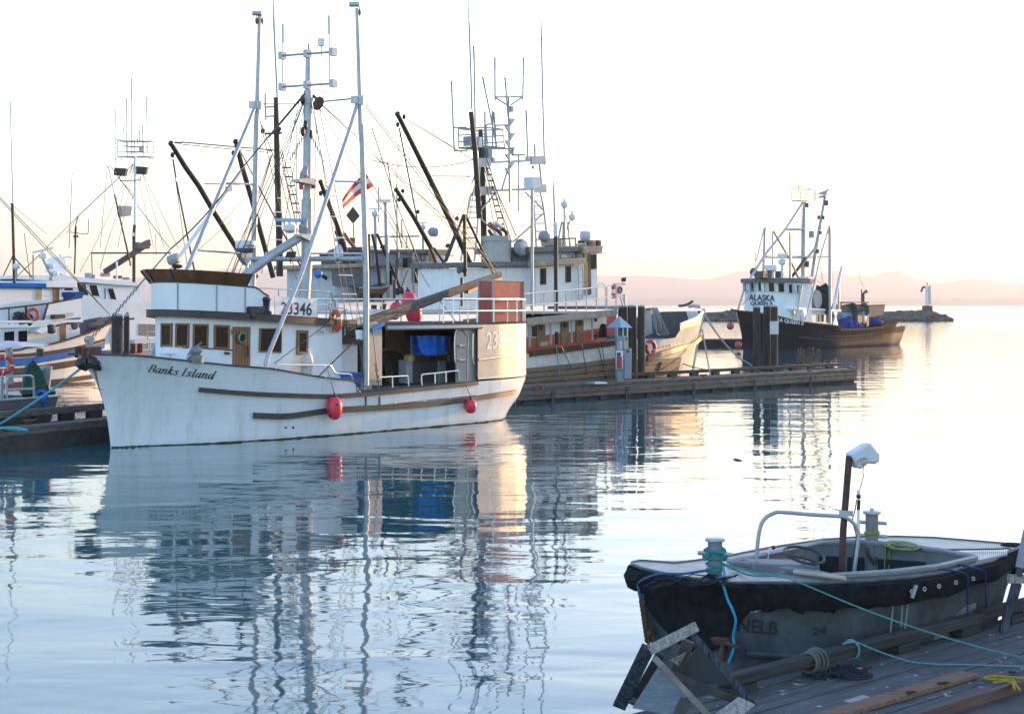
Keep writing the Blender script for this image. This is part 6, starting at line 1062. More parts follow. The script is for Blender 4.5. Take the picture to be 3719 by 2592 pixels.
# gear at the bow of the seiner
g = MB(); g.tube(smooth([F6.hit(*c, .3) for c in Q(zH, (1510, 695), (1560, 690), (1610, 672), (1640, 650))], 3), [.14]*4+[.18]*4+[.14]*2, 8); single(g, 'anchor', mat('brown_anchor', (.10, .06, .05), .8), 'brown rusty anchor lashed on the old seiner bow', 'anchor')
g = MB()
for k in range(22):
    r1, r2, r3 = random.uniform(-1, 1), random.uniform(-1, 1), random.uniform(-1, 1); g.tube(smooth([F6.hit(*zH(1240+k*2.6, 715+4*r1), 1.9), F6.hit(*zH(1250+k*3.4+8*r2, 770), 2.1+.1*r1), F6.hit(*zH(1262+k*4.6+12*r3, 860), 2.2+.1*r2), F6.hit(*zH(1290+k*5.2+10*r1, 940+26*r2), 2.2+.1*r3), F6.hit(*zH(1330+k*4, 965+14*r3), 2.1)], 4), .022, 4)
single(g, 'coiled_hawser', GREYROPE, 'big bundle of pale grey rope hanging over the old seiner foredeck', 'rope')
g = MB()
for k in range(9): g.tube(smooth([F6.hit(*zH(1600+k*9, 705+5*math.sin(k)), .8), F6.hit(*zH(1640+k*7, 690+8*math.sin(k*2)), .6), F6.hit(*zH(1690+k*3, 712), .6)], 3), .05, 5)
single(g, 'bow_rope_heap', GREYROPE, 'tangle of pale rope on the old seiner stem head', 'rope')
MB().cyl(F6.hit(*zH(1706, 765), .3), F6.hit(*zH(1706, 742), .3), .16, n=8).build('bow_bollard', BLACK, b6)
pan(F6, Q(zH, (1190, 720), (1235, 715), (1255, 960), (1195, 985)), 1.2, .4, GREYP, b6, 'foredeck_hatch'); g = MB(); g.grid([[H6.p(u, top6(u)-.01-k*.3, -1, -.07) for k in range(6)] for u in [-.3+i*.25 for i in range(42)]]); g.build('bulwark_lining', mat('bulwark_inside', (.07, .06, .055), .7, var=.4, scale=2), b6); g = MB(); g.grid([[H6.p(u, top6(u)-1.25+.002*k, sd, -.09) for sd, k in ((1, 0), (-1, 1))] for u in [-.1+i*.25 for i in range(30)]]); g.build('foredeck', mat('dark_foredeck', (.06, .055, .055), .8), b6)
g = MB(); g.rock(F6.hit(*zH(1215, 725), 1.3), .35, 3, (1.2, 1, .5)); single(g, 'weed_patch', mat('moss', (.11, .15, .03), .9, var=.5), 'patch of yellow green weed on the old seiner foredeck', 'weed')
t = thing('lifebuoy', 'red lifebuoy hanging on the old seiner hull behind the right pile', 'lifebuoy', H6.on(*zH(1195, 1095), .3)); c = H6.on(*zH(1182, 1095), .3); lb = MB().torus(c, 1.0, .25, F6.n, 28, 8).build('ring', mat('buoy_red', (.50, .045, .035), .55), t)
for k in range(4): MB().torus(c, 1.0, .27, F6.n, 3, 8, .4+k*1.57, .55+k*1.57).build('tape', TAPE, lb)
for q, lb in (((zH(1745, 765), zI(262, 1455)), 'grey mooring line from the old seiner bow to the right pile group, upper one'), ((zH(1760, 775), zI(250, 1445)), 'grey mooring line from the old seiner bow to the right pile group, lower one')):
    rope('mooring_line', sag(F6.hit(*q[0], 0), P(*q[1], Yd2-.4), .35, 12), .04, GREYROPE, lb, 'rope', 'seiner bow lines')
rope('mooring_line', [F6.hit(*zH(1733, 920), 0), W(*zH(1812, 1365), .55)], .035, GREYROPE, 'grey line straight down from the old seiner stem to the dock')
# ---- seiner rafted behind it
F5 = Fr((3.8, 83.4), 226.7); b5 = thing('fishing_boat', 'dark-masted old seiner mostly hidden behind the white troller', 'fishing boat', F5.w(0, 0, 0), F5.ang)
H5 = Hull(F5, [(0, 0), (3.4, -1)], [(0, 21), (3, 22)], [(0, 0), (.12, 1.1), (.3, 2.3), (.8, 2.4), (1, .9)], B6, [(-2, 3.2), (24, 2.0)], [(0, 1.2), (1, .6)])
H5.mesh(interp([(-2, 3.1), (4, 2.4), (9, 1.9), (24, 1.9)]), n=26).build('hull', mat('dark_worn_hull', (.07, .065, .065), .7, var=.4), b5); H5.deck(lambda u: 1.5, 0, 20).build('deck', GREYDECK, b5)
V5 = 1.8
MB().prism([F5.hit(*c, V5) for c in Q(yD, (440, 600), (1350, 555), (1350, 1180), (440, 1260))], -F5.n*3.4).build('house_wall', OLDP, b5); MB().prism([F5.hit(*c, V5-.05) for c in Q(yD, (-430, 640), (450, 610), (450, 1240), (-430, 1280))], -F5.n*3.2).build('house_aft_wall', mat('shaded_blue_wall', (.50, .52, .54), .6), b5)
MB().prism([F5.hit(*c, V5+.25) for c in Q(yD, (-460, 560), (1370, 510), (1370, 570), (-460, 640))], -F5.n*4).build('house_eave', EAVE, b5, bevel=.03)
MB().prism([F5.hit(*c, V5-.4) for c in Q(yD, (230, 330), (1320, 370), (1310, 510), (230, 560))], -F5.n*2.6).build('bridge_wall', mat('blue_grey_house', (.24, .29, .35), .55, var=.12), b5)
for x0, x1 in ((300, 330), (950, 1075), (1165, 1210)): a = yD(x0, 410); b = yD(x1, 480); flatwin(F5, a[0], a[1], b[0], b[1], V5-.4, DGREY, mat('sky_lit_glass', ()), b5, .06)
MB().prism([F5.hit(*c, V5-.2) for c in Q(yD, (330, 290), (1325, 280), (1325, 365), (330, 345))], -F5.n*3).build('bridge_roof', DEAVE, b5, bevel=.03); MB().prism([F5.hit(*c, V5-.1) for c in Q(yD, (1322, 285), (1680, 285), (1660, 405), (1322, 390))], -F5.n*3.2).build('bridge_roof_front', EAVE, b5, bevel=.03)
MB().prism([F5.hit(*c, V5-.1) for c in Q(yD, (1340, 390), (1600, 395), (1600, 1100), (1340, 1150))], -F5.n*3).build('wheelhouse_wall', OLDP, b5); pan(F5, Q(yD, (1345, 400), (1450, 400), (1450, 1060), (1345, 1080)), V5, .08, mat('orange_door', ()), b5, 'wheelhouse_door'); MB().prism([F5.hit(*c, V5) for c in Q(yD, (1670, 370), (1810, 405), (1800, 410), (1670, 395))], -F5.n*2.6).build('sun_visor', PLASTIC, b5)
for x0, y0, x1, y1 in ((515, 670, 632, 955), (1000, 625, 1100, 915)): a = yD(x0, y0); b = yD(x1, y1); flatwin(F5, a[0], a[1], b[0], b[1], V5, OCHRE, GLASS, b5, .16, skew=1)
lad = MB().tube(smooth([F5.hit(*yD(*c), V5+.2) for c in ((1180, 610), (1235, 650), (1245, 720), (1245, 1030))], 3), .035, 5).build('house_ladder', GALV, b5); MB().tube(smooth([F5.hit(*yD(*c), V5+.2) for c in ((1250, 605), (1305, 640), (1315, 720), (1315, 1030))], 3), .035, 5).build('ladder_rail', GALV, lad)
for y in (690, 800, 915, 1020): MB().tube([F5.hit(*yD(1245, y), V5+.2), F5.hit(*yD(1315, y), V5+.2)], .03, 5).build('rung', GALV, lad)
MB().prism([F5.hit(*c, V5) for c in Q(yC, (545, 690), (1140, 690), (1140, 1000), (575, 1000))], F5.n*.05).build('grey_shutter', mat('grey_shutter', (.15, .15, .16), .6), b5)
m5 = MB().tube([F5.hit(*c, 0) for c in Q(zF, (1195, 1590), (1185, 1000), (1168, 420), (1160, 0))]+[F5.hit(*zE(1282, 910), 0)], [.46, .46, .42, .38, .28], 12).build('mast', DARKW, b5); MB().cyl(F5.hit(*zE(1280, 920), 0), F5.hit(*zE(1280, 905), 0), .33, n=10).build('mast_cap', BLACK, m5)
for q in (((1182, 1000), (1182, 865)), ((1182, 995), (1262, 990)), ((1185, 1080), (1262, 1077)), ((1182, 1000), (1186, 1115))): MB().tube([F5.hit(*zE(*c), 0) for c in q], .04, 5).build('mast_frame', GREYP, m5)
MB().tube([F5.hit(*zE(*c), 0) for c in ((1293, 905), (1267, 330), (1263, 230), (1259, 0))], [.05, .05, .07, .02], 5).build('whip_antenna', GREYP, m5); MB().tube([F5.hit(*zE(*c), .3) for c in ((1180, 1240), (1335, 1233))], .07, 6).build('light_arm', BLACK, m5)
for x, y in ((1158, 1215), (1310, 1200)): MB().lathe([(.15, -.28), (.25, -.1), (.25, .2), (.1, .3)], F5.hit(*zE(x, y), .3), (.3, 0, .9)).build('floodlight', BLACK, m5)
for q, r_ in ((((60, 205), (210, 450), (345, 640), (520, 940), (860, 1480), (950, 1600)), .32), (((735, 185), (800, 440), (900, 780), (960, 1000), (1125, 1600)), .32), (((1620, 605), (1690, 800), (1780, 1030), (1880, 1320)), .3)):
    bm = MB().tube([F5.hit(*zF(*c), .9) for c in q], [r_*.8]+[r_]*(len(q)-1), 10).build('cargo_boom', DARKW, b5); MB().ball(F5.hit(*zF(*q[0]), .9), r_*1.15, n=8, m=6).build('boom_head', BLACK, bm)
    MB().ball(F5.hit(*zF(q[0][0]+(15 if q[0][0] < 100 else -25 if q[0][0] < 1000 else 0), q[0][1]+120), .9), .36, (.75, .75, 1), 8, 6).build('pulley_block', BLACK, bm)
MB().tube([F5.hit(*zF(*c), 1.4) for c in ((785, 500), (660, 670), (520, 870), (170, 1350), (60, 1520))], .2, 10).build('white_boom', WHITE, b5); MB().cube(F5.hit(*zF(660, 675), 1.5), .6, .5, .5, F5.ang).build('boom_clamp', PLASTIC, b5)
wires(F5, [(zF(170, 190), zF(1130, 275), .9, 0, .03), (zF(180, 215), zF(1080, 300), .9, 0, .02), (zF(100, 195), zF(170, 200), .9, .9, .06), (zF(770, 185), zF(1110, 285), .9, 0, .014), (zF(780, 205), zF(1110, 290), .9, 0, .012), (zF(410, 625), zF(780, 632), .9, .9, .022), (zF(80, 370), zF(110, 560), .9, .9, .04), (zF(115, 600), zF(310, 1560), .9, .9, .045), (zF(105, 560), zF(240, 1560), .9, .9, .015), (zF(780, 280), zF(920, 545), .9, .9, .03), (zF(1115, 320), zF(830, 1280), 0, 1.5, .02), (zF(1110, 330), zF(760, 1400), 0, 1.5, .018), (zF(1100, 330), zF(680, 1590), 0, 1.5, .018), (zF(1000, 0), zF(1190, 500), 0, 1, .02), (zF(1190, 500), zF(1440, 1560), 1, 1.5, .02), (zF(970, 650), zF(1420, 1510), 0, 1.2, .025), (zF(1215, 280), zF(1440, 1120), 0, 1.6, .02), (zF(1205, 300), zF(1380, 1120), 0, 1.4, .02), (zF(1640, 620), zF(1850, 1300), .9, .9, .02), (zF(1660, 640), zF(2010, 800), .9, .6, .012), (zF(560, 1060), zF(950, 650), 1.2, 0, .012), (zF(350, 1310), zF(700, 1000), 1.2, .8, .012)], b5)
la = [F5.hit(*zF(*c), -.1) for c in ((1215, 420), (1370, 1070))]; lb_ = [F5.hit(*zF(*c), -.1) for c in ((1300, 420), (1440, 1070))]; rl_ = MB().tube(la, .02, 4).build('rope_ladder', WIRE, m5); MB().tube(lb_, .02, 4).build('ladder_rope', WIRE, rl_)
for k in range(7): t_ = (k+.4)/7; MB().tube([la[0].lerp(la[1], t_), lb_[0].lerp(lb_[1], t_)], .04, 5).build('tread', DARKW, rl_)
for q, m in ((((640, 130), (700, 0), (650, -40)), PLASTIC), (((720, 250), (690, 60), (640, -60)), DARKW), (((1000, 260), (880, 120), (800, -10)), mat('pinkish_rust', ()))): MB().tube([F5.hit(*yC(*c), .6) for c in q], .22, 10).build('exhaust_pipe', m, b5)
MB().cyl(F5.hit(*yC(960, 210), .4), F5.hit(*yC(960, 70), .4), .38, n=14).build('exhaust_drum', mat('brown_drum', (.16, .12, .10), .6), b5)
pan(F5, Q(yC, (870, 290), (1000, 250), (1150, 250), (1150, 600), (700, 600), (700, 420)), .4, 1.2, DGREY, b5, 'dark_funnel')
MB().ball(F5.hit(*yC(690, 390), .8), 1.05, (.75, .75, 1.5), 14, 10).build('white_dome', PLASTIC, b5); MB().ball(F5.hit(*yD(270, 330), .7), .75, (.8, .8, 1.4), 12, 8).build('white_dome', PLASTIC, b5)
pan(F5, Q(yC, (1310, 330), (1600, 320), (1600, 550), (1310, 560)), 1.0, .8, mat('blue_grey_house', ()), b5, 'skylight_box')
c = F5.hit(*zG(572, 1130), .5); MB().lathe([(.5, -.55), (.75, -.3), (.75, .4), (.1, .75)], c, (-.9, -.25, .1), 16).build('searchlight', GREYP, b5); MB().tube([c-V((0, 0, .7)), F5.hit(*zG(575, 1290), .5)], [.08, .16], 6).build('searchlight_stand', BLACK, b5)
radar_bar(b5, F5.hit(*zG(475, 1110), .3), 2.0, (1, 0, .08), PLASTIC, .42, .75); MB().cyl(F5.hit(*zG(475, 1110), .3), F5.hit(*zG(478, 1300), .3), .12, n=8).build('radar_post', GREYP, b5)
for x, yt, yb, r_ in ((130, 850, 1500, .22), (30, 990, 1500, .15)): MB().cyl(F5.hit(*zG(x, yt), 2.0), F5.hit(*zG(x+10, yb), 2.0), r_, n=8).build('grey_post', ALUP, b5)
MB().beam(F5.hit(*zG(62, 843), 2.0), F5.hit(*zG(160, 843), 2.0), .25, .14).build('scanner_bar', PLASTIC, b5); radar_bar(b5, F5.hit(*zG(30, 990), 2.0), 2.1, (1, 0, 0), PLASTIC, .5, .8)
for q in (((0, 1175), (440, 1168)), ((233, 690), (235, 1290)), ((65, 710), (62, 1040)), ((325, 1180), (325, 1280)), ((277, 1010), (280, 1170))): MB().tube([F5.hit(*zG(*c), .6) for c in q], .05, 5).build('roof_aerial', GREYP, b5)
for x, y in ((95, 1265), (700, 1255)): c = F5.hit(*zG(x, y), .6); g = MB(); g.prism([c+V(q) for q in ((-.1, 0, -.08), (.1, 0, -.1), (.15, 0, .08), (-.05, 0, .09))], (0, .15, 0)); g.tube([c-V((0, 0, .05)), c-V((0, 0, .22))], .02, 4); g.build('floodlight', BLACK, b5)
bs_ = MB().tube([F5.hit(*c, 1.0) for c in Q(zG, (230, 740), (400, 1010), (540, 1260), (690, 1530), (730, 1600))], [.26, .3, .34, .34, .34], 10).build('cargo_boom', DARKW, b5); MB().ball(F5.hit(*zG(228, 740), 1), .36, n=8, m=6).build('boom_head', BLACK, bs_)
for x, y in ((288, 750), (255, 830), (428, 942)): MB().ball(F5.hit(*zG(x, y), 1), .3, (.9, .9, 1), 8, 6).build('pulley_block', BLACK, bs_)
for q in (((262, 0), (330, 300), (435, 1190)), ((355, 0), (570, 520), (780, 1000)), ((1340, 270), (1480, 600), (1620, 900)), ((1420, 270), (1850, 930)), ((1800, 0), (1520, 750), (1400, 1080)), ((200, 0), (205, 1000), (290, 1170))): MB().tube([F5.hit(*yD(*c), 2.2) for c in q], .13, 8).build('derrick_leg', DARKW, b5)
MB().tube([F5.hit(*yD(*c), 2.3) for c in ((540, 0), (560, 1180))], .17, 8).build('grey_post', ALUP, b5); MB().tube([F5.hit(*yD(*c), 2.4) for c in ((735, 330), (715, 850), (680, 860), (680, 1190))], .2, 8).build('dark_post', DGREY, b5); MB().tube([F5.hit(*yD(*c), 2.3) for c in ((1030, 350), (1030, 1100))], .08, 6).build('thin_post', ALUP, b5)
pan(F5, Q(yD, (918, 440), (1000, 430), (1005, 610), (920, 625)), 2.5, .3, BLACK, b5, 'light_box'); wn = F5.hit(*yD(775, 1060), 2.4); MB().lathe([(.55, -.35), (.55, -.25), (.3, -.22), (.3, .22), (.55, .25), (.55, .35)], wn, (.8, .5, .1), 14).build('winch_drum', DGREY, b5)
wires(F5, [(zG(-20, 640), zG(470, 1510), 0, 2, .02), (zG(0, 160), zG(240, 900), 0, 1, .025), (zG(-10, 400), zG(800, 1100), 0, 2, .012), (zG(230, 860), zG(480, 1530), 1, 2, .02), (zG(250, 780), zG(780, 1000), 1, 2.3, .012), (zG(440, 960), zG(770, 1010), 1, 2.3, .012), (yD(930, 0), yD(1225, 800), 2.2, 2.4, .05), (yD(640, 0), yD(810, 450), 1.5, 1.8, .02), (yD(925, 670), yD(800, 1010), 2.4, 2.4, .05), (yD(1050, 700), yD(1180, 1120), 2.4, 2.4, .05)], b5)
lo_ = [F5.hit(*c, 2.55) for c in Q(yC, (270, 1322), (695, 1322), (695, 1440), (270, 1510))]; tb = MB().prism(lo_, -F5.n*.05).build('name_board', SKINW, b5); letter('VANCOUVER', [yC(262, 1500), yC(600, 1482), yC(600, 1440), yC(262, 1450)], lambda x, y: F5.hit(x, y, 2.6), NAVY, tb, bold=.02); letter('N  T', [yC(500, 1425), yC(655, 1415), yC(655, 1335), yC(500, 1340)], lambda x, y: F5.hit(x, y, 2.6), NAVY, tb, bold=.03)
for q in (((0, 1095), (490, 1105), (545, 1130), (640, 1440)), ((270, 1375), (480, 1380)), ((520, 1215), (940, 1215))): MB().tube([F5.hit(*yC(*c), 2.5) for c in q], .05, 5).build('deck_rail_pipe', GALV, b5)
MB().box(F5, 2, 21, 2.3, 2.6, 1.95, 2.7).build('bulwark', mat('dark_worn_hull', ()), b5); MB().ball(F5.hit(*yC(295, 770), 2.4), .62, (1, 1, 1.05), 14, 10).build('blue_float', mat('float_blue', (.03, .16, .50), .4), b5)
MB().tube([F5.hit(*c, 1.2) for c in Q(yC, (370, 800), (520, 900), (650, 1020), (720, 1200))], [.2, .25, .5, .6], 8).build('dark_davit', DARKW, b5)
rr = random.Random(31)
for k in range(14):
    x, y = yD(rr.uniform(240, 2150), rr.uniform(1200, 1420)); c = F5.hit(x, y, 2.65); s_ = rr.uniform(.25, .6); MB().cube(c, s_, .4, s_*rr.uniform(.5, 1.3), F5.ang+rr.uniform(-.4, .4)).build('deck_box', rr.choice((DGREY, BLACK, GREYP, TRIM, DGREY)), b5, bevel=.03)
# rowing boat on its house top
t = thing('rowing_boat', 'brown wooden rowing boat stowed on the dark-masted seiner, bow to the right', 'boat', F5.hit(*yD(450, 1150), 2.4)); F9 = F5
pr = [[F5.hit(*yD(x, yt), 2.45) for x, yt in ((30, 1000), (250, 1005), (420, 1000), (520, 975), (582, 945))], [F5.hit(*yD(x, yt), 2.4) for x, yt in ((30, 1100), (250, 1095), (400, 1085), (500, 1050), (562, 990))], [F5.hit(*yD(x, yt), 2.1) for x, yt in ((30, 1180), (250, 1180), (380, 1170), (460, 1140), (520, 1060))]]
MB().grid(pr+[[p-F5.n*1.0 for p in r] for r in reversed(pr)]).build('hull', mat('brown_planks', (.24, .13, .07), .6, var=.3, scale=4, stretch=(1, 1, 5)), t); MB().tube(pr[0], .06, 6).build('gunwale', mat('tan_gunwale', (.42, .33, .24), .6), t); MB().grid([[p-F5.n*.1-V((0, 0, .0)) for p in pr[0]], [p-F5.n*.55+V((0, 0, .12)) for p in pr[0]], [p-F5.n*1.0 for p in pr[0]]]).build('boat_cover', mat('teal_cover', (.10, .18, .22), .8, var=.4, scale=5), t)
SLIM[0] = False
for (x, y), r_, h_, lb in ((yD(690, 1350), .5, 1.5, 'faded red float lying behind the timber boom, leftmost of two'), (yD(955, 1200), .62, 1.9, 'bright red float with a navy tip behind the timber boom')): 
    c = FB.hit(x, y, -2.3); s_ = .58; fender(c-V((0, 0, .12)), r_*s_*.7, h_*s_*.72, lb, None, ax=(-.15, .1, 1) if 'navy' in lb else (.2, .3, 1), group='floats behind the shelter roof')
c = FB.hit(*yD(1030, 1440), -2.2); fender(c, .27, .85, 'bright red float standing on the shelter roof under the timber boom', None, ax=(.1, 0, -1), group='floats behind the shelter roof')
pan(FB, Q(yD, (290, 1390), (430, 1390), (420, 1500), (280, 1500)), -1.5, .4, PLASTIC, banks, 'white_bucket')
d_ = [F5.hit(*zF(*c), 2.6) for c in ((1957, 860), (2030, 960), (1957, 1042), (1885, 955))]; g = MB(); g.prism(d_, (0, .04, 0)); g.tube([F5.hit(*zF(1962, 1040), 2.6), F5.hit(*zF(1965, 1180), 2.6)], .03, 5); single(g, 'day_shape', BLACK, 'black diamond day shape below the flag', 'day shape')
# ------------------------------------------------------------------ the dark seiner at the dock end, breakwater, beacon
_a = W(2700, 1270); _b = W(3205, 1247.5); FQ = Fr((_a.x, _a.y), math.degrees(math.atan2(_b.y-_a.y, _b.x-_a.x))); LQ = (_b-_a).length
HQ = Hull(FQ, [(0, 0), (1.5, -.4), (3, -.9), (4.6, -1.7)], [(0, LQ), (1.5, LQ+.6), (5, LQ+.8)], [(0, 0), (.05, .6), (.12, 1.5), (.25, 2.5), (.4, 3.0), (.8, 3.1), (.95, 2.3), (1, 1.0)], [(0, 0), (.025, .7), (.06, 1.5), (.12, 2.4), (.2, 3.0), (.35, 3.4), (.8, 3.4), (.94, 2.8), (1, 1.6)], [(-2, 4.6), (5, 3.6), (10, 2.4), (30, 2.2)], [(0, 1.4), (.3, .9), (1, .6)])
bq = thing('fishing_boat', 'blue-black hulled fishing boat with white wheelhouse, ALASKA QUEEN II painted on its front', 'fishing boat', FQ.w(0, 0, 0), FQ.ang)
tq = sorted(HQ.px(*c) for c in Q(zI, (270, 1068), (350, 1080), (450, 1098), (640, 1140), (890, 1168))); tq = [(-2, HQ.F.l(FQ.hit(*zI(180, 1052), 0))[2]+.05)]+[q for q in tq if q[0] > -1]
ta = sorted(HQ.px(*c) for c in Q(zI, (900, 1196), (1050, 1190), (1210, 1176)))
topq = interp(tq+[(tq[-1][0]+.25, ta[0][1])]+[q for q in ta if q[0] > tq[-1][0]+.4]+[(LQ+2, ta[-1][1]+.05)])
NAVYH = mat('blue_black_hull', (.016, .018, .026), .4, var=.4, scale=.8, stain=(.03, .022, .018), samt=.3, sscale=.5, sstretch=(1, 1, .7), spec=.06); BRH = mat('brown_bulwark', (.03, .021, .017), .7, spec=.03, var=.3, scale=1.5)
HQ.mesh(topq, n=44).build('hull', NAVYH, bq); HQ.deck(lambda u: topq(u)-.5, -1, LQ).build('deck', GREYDECK, bq)
g = MB(); rows = [[HQ.p(u, topq(u)-k*.28*(1 if u > 10 else .9), 1, .015) for k in range(3)] for u in [-.6+i*(LQ+.6)/50 for i in range(51)]]; g.grid(rows); g.build('bulwark', BRH, bq)
g = MB(); rows = [[HQ.p(u, topq(u)-k*.3, -1, .015) for k in range(3)] for u in [-1.2+i*.3 for i in range(22)]]; g.grid(rows); g.build('bulwark', mat('sunlit_tan_bulwark', (.34, .24, .16), .5, var=.2), bq)  # far side of the bow: the sunlight on it is put into this tan
g = MB(); HQ.band(g, tq, .14, .05); HQ.band(g, tq, .14, .05, -1); HQ.band(g, ta, .18, .1); g.build('gunwale_cap', mat('dull_cap', (.09, .07, .06), .8, spec=.05), bq)
for q in (((590, 1248), (870, 1268), (1060, 1255), (1225, 1228)), ((780, 1244), (1000, 1238), (1215, 1210))): g = MB(); HQ.band(g, sorted(HQ.px(*zI(*c)) for c in q), .16, .08); g.build('rubbing_strake', mat('worn_strake', (.07, .05, .042), .8, spec=.05), bq)
for k in range(14): u = HQ.px(*zI(860+k*26, 1225))[0]; MB().beam(HQ.p(u, topq(u)-.2, 1, .03), HQ.p(u, topq(u)-1.0, 1, .03), .05, .02, FQ.n).build('rail_stanchion', BRH, bq)
pan(FQ, Q(zI, (1205, 1163), (1322, 1130), (1316, 1152), (1285, 1205), (1225, 1218), (1210, 1205)), 2.4, 4.2, BRH, bq, 'stern_ramp')
letter('KA QUEEN II', [zI(440, 1140), zI(632, 1168), zI(636, 1132), zI(440, 1106)], lambda x, y: HQ.on(x, y, .03), SKINW, bq, 'name_lettering', bold=.03, push=.04)
WQ = [(7.6, 2.2), (4.6, 2.2), (3.9, 1.85), (3.4, 1.1), (3.15, 0), (3.3, -1.2), (3.7, -1.95), (4.3, -2.2), (7.6, -2.2)]
z1q = FQ.l(sheet_hit(FQ, WQ, *zI(400, 850))[0])[2]; z0q = FQ.l(sheet_hit(FQ, WQ, *zI(400, 1045))[0])[2]
wall_loop(FQ, WQ, z0q-1.5, z1q+.05).build('wheelhouse_wall', WHITE, bq); slab(FQ, grow(WQ, .35), z1q, z1q+.32, .1).build('wheelhouse_roof', DEAVE, bq, bevel=.03)
for q in ((215, 857, 243, 920), (256, 853, 292, 917), (311, 850, 369, 915), (386, 852, 432, 918), (449, 856, 497, 921), (515, 864, 552, 928), (566, 869, 595, 932)):
    window(FQ, WQ, [zI(q[0], q[1]), zI(q[2]-3, q[1]+1), zI(q[2], q[3]), zI(q[0]+4, q[3]-1)], WHITE, GLASS, bq, .015, .3)
letter('ALASKA', [zI(236, 982), zI(428, 990), zI(428, 942), zI(240, 935)], lambda x, y: sheet_hit(FQ, WQ, x, y)[0], NAVY, bq, 'name_lettering', bold=.03, push=.06)
letter('QUEEN II', [zI(250, 1022), zI(410, 1022), zI(410, 990), zI(250, 988)], lambda x, y: sheet_hit(FQ, WQ, x, y)[0], NAVY, bq, 'name_lettering', bold=.03, push=.06)
MB().prism([FQ.hit(*c, 2.15) for c in Q(zI, (560, 1040), (800, 1055), (800, 1170), (560, 1170))], -FQ.n*4).build('lower_house_wall', mat('cream_wall', (.60, .57, .50), .5), bq)
MB().prism([FQ.hit(*c, 2.3) for c in Q(zI, (550, 1030), (910, 1048), (910, 1062), (550, 1048))], -FQ.n*4.4).build('boat_deck', WHITE, bq); MB().prism([FQ.hit(*c, 2.1) for c in Q(zI, (600, 868), (672, 876), (690, 940), (700, 1045), (560, 1040))], -FQ.n*4).build('aft_house_wall', WHITE, bq)
for q in ((736, 1078, 752, 1140), (762, 1080, 784, 1142)): a = zI(q[0], q[1]); b = zI(q[2], q[3]); flatwin(FQ, a[0], a[1], b[0], b[1], 2.15, WHITE, GLASSW, bq, .1)
MB().lathe([(.55, 0), (.55, .12), (.2, .2)], FQ.hit(*zI(630, 1093), 2.2), FQ.n, 18).build('round_hatch', PLASTIC, bq); letter('2138', [zI(630, 1048), zI(675, 1048), zI(675, 1022), zI(632, 1020)], lambda x, y: FQ.hit(x, y, 2.15), GREYP, bq, 'number', push=.05)
MB().lathe([(.2, 0), (.2, .05), (.14, .06)], FQ.hit(*zI(565, 1072), 2.2), FQ.n, 12).build('porthole', GREYP, bq)
pan(FQ, Q(zI, (850, 1050), (890, 1050), (875, 1100), (890, 1165), (850, 1165), (868, 1100)), 2.3, .1, WHITE, bq, 'white_bracket')
def aq(pts, r, m=ALUP, name='mast_pipe', v=0., par=None, n=8): return MB().tube([FQ.hit(*zI(*c), v) for c in pts], r, n).build(name, m, par or bq)
mq = aq(((633, 860), (638, 500), (645, 268)), [.2, .17, .15], name='mast'); aq(((692, 850), (735, 560), (795, 225)), [.16, .16, .13], ALUP, 'cargo_boom', .6); aq(((630, 272), (505, 465), (350, 660), (245, 830)), .1, ALUP, 'mast_brace', .5)
aq(((828, 1150), (828, 560), (827, 438)), [.15, .14, .12], ALUP, 'trolling_pole', 2.6); aq(((345, 790), (352, 600), (357, 450)), [.13, .12, .11], ALUP, 'trolling_pole', -2.6); aq(((540, 830), (538, 488)), .1, ALUP, 'side_post', 1.5); aq(((414, 770), (413, 485)), .07, ALUP, 'side_post', -1.5)
aq(((352, 665), (640, 667), (825, 660)), .11, ALUP, 'cross_pipe', .2); aq(((500, 466), (640, 464)), .12, ALUP, 'cross_spar'); aq(((418, 480), (540, 690), (600, 820)), .09, ALUP, 'derrick_boom', 1.0); aq(((720, 605), (650, 690), (525, 840)), .12, GREYP, 'mast_brace', .8); aq(((650, 680), (560, 800)), .13, DARKW, 'dark_boom', .9)
aq(((820, 455), (760, 660), (700, 930), (650, 1120)), .07, ALUP, 'pole_brace', 2.6); aq(((350, 460), (295, 690)), .06, ALUP, 'pole_brace', -2.6); aq(((915, 735), (880, 900), (855, 1050)), [.12, .13, .13], WHITE, 'stern_boom', 1.5); aq(((893, 1050), (893, 880)), .1, ALUP, 'stern_post', 1.5); aq(((205, 900), (160, 1050)), .08, ALUP, 'bow_stay_pipe', -1.5); aq(((625, 870), (585, 1100)), .08, ALUP, 'pole_brace', 2.4)
aq(((288, 830), (286, 620)), .03, GREYP, 'whip_antenna', -1)
g = MB(); a, b = FQ.hit(*zI(622, 300), 0), FQ.hit(*zI(618, 830), 0); dq = FQ.a*.32
ld = aq(((624, 300), (620, 830)), .03, GREYP, 'mast_ladder'); aq(((636, 300), (632, 830)), .03, GREYP, 'ladder_rail', 0, ld)
for k in range(18): t_ = (k+.5)/18; MB().tube([FQ.hit(*zI(624-4*t_, 300+530*t_), 0), FQ.hit(*zI(636-4*t_, 300+530*t_), 0)], .025, 4).build('rung', GREYP, ld)
bk = basket(FQ, zI, ((583, 262), (687, 262), (687, 172), (583, 178)), 0, GREYP, mq, 0, 2, 1.6)
for q in (((525, 270), (525, 78)), ((550, 262), (550, 88)), ((601, 200), (601, 84)), ((672, 200), (671, 88)), ((690, 200), (690, 84)), ((722, 262), (723, 0))): aq(q, .03, GREYP, 'whip_antenna', 0, bk, 5)
for q in (((550, 262), (583, 262)), ((687, 262), (722, 262)), ((550, 172), (583, 178)), ((687, 172), (720, 175))): aq(q, .03, GREYP, 'antenna_arm', 0, bk, 5)
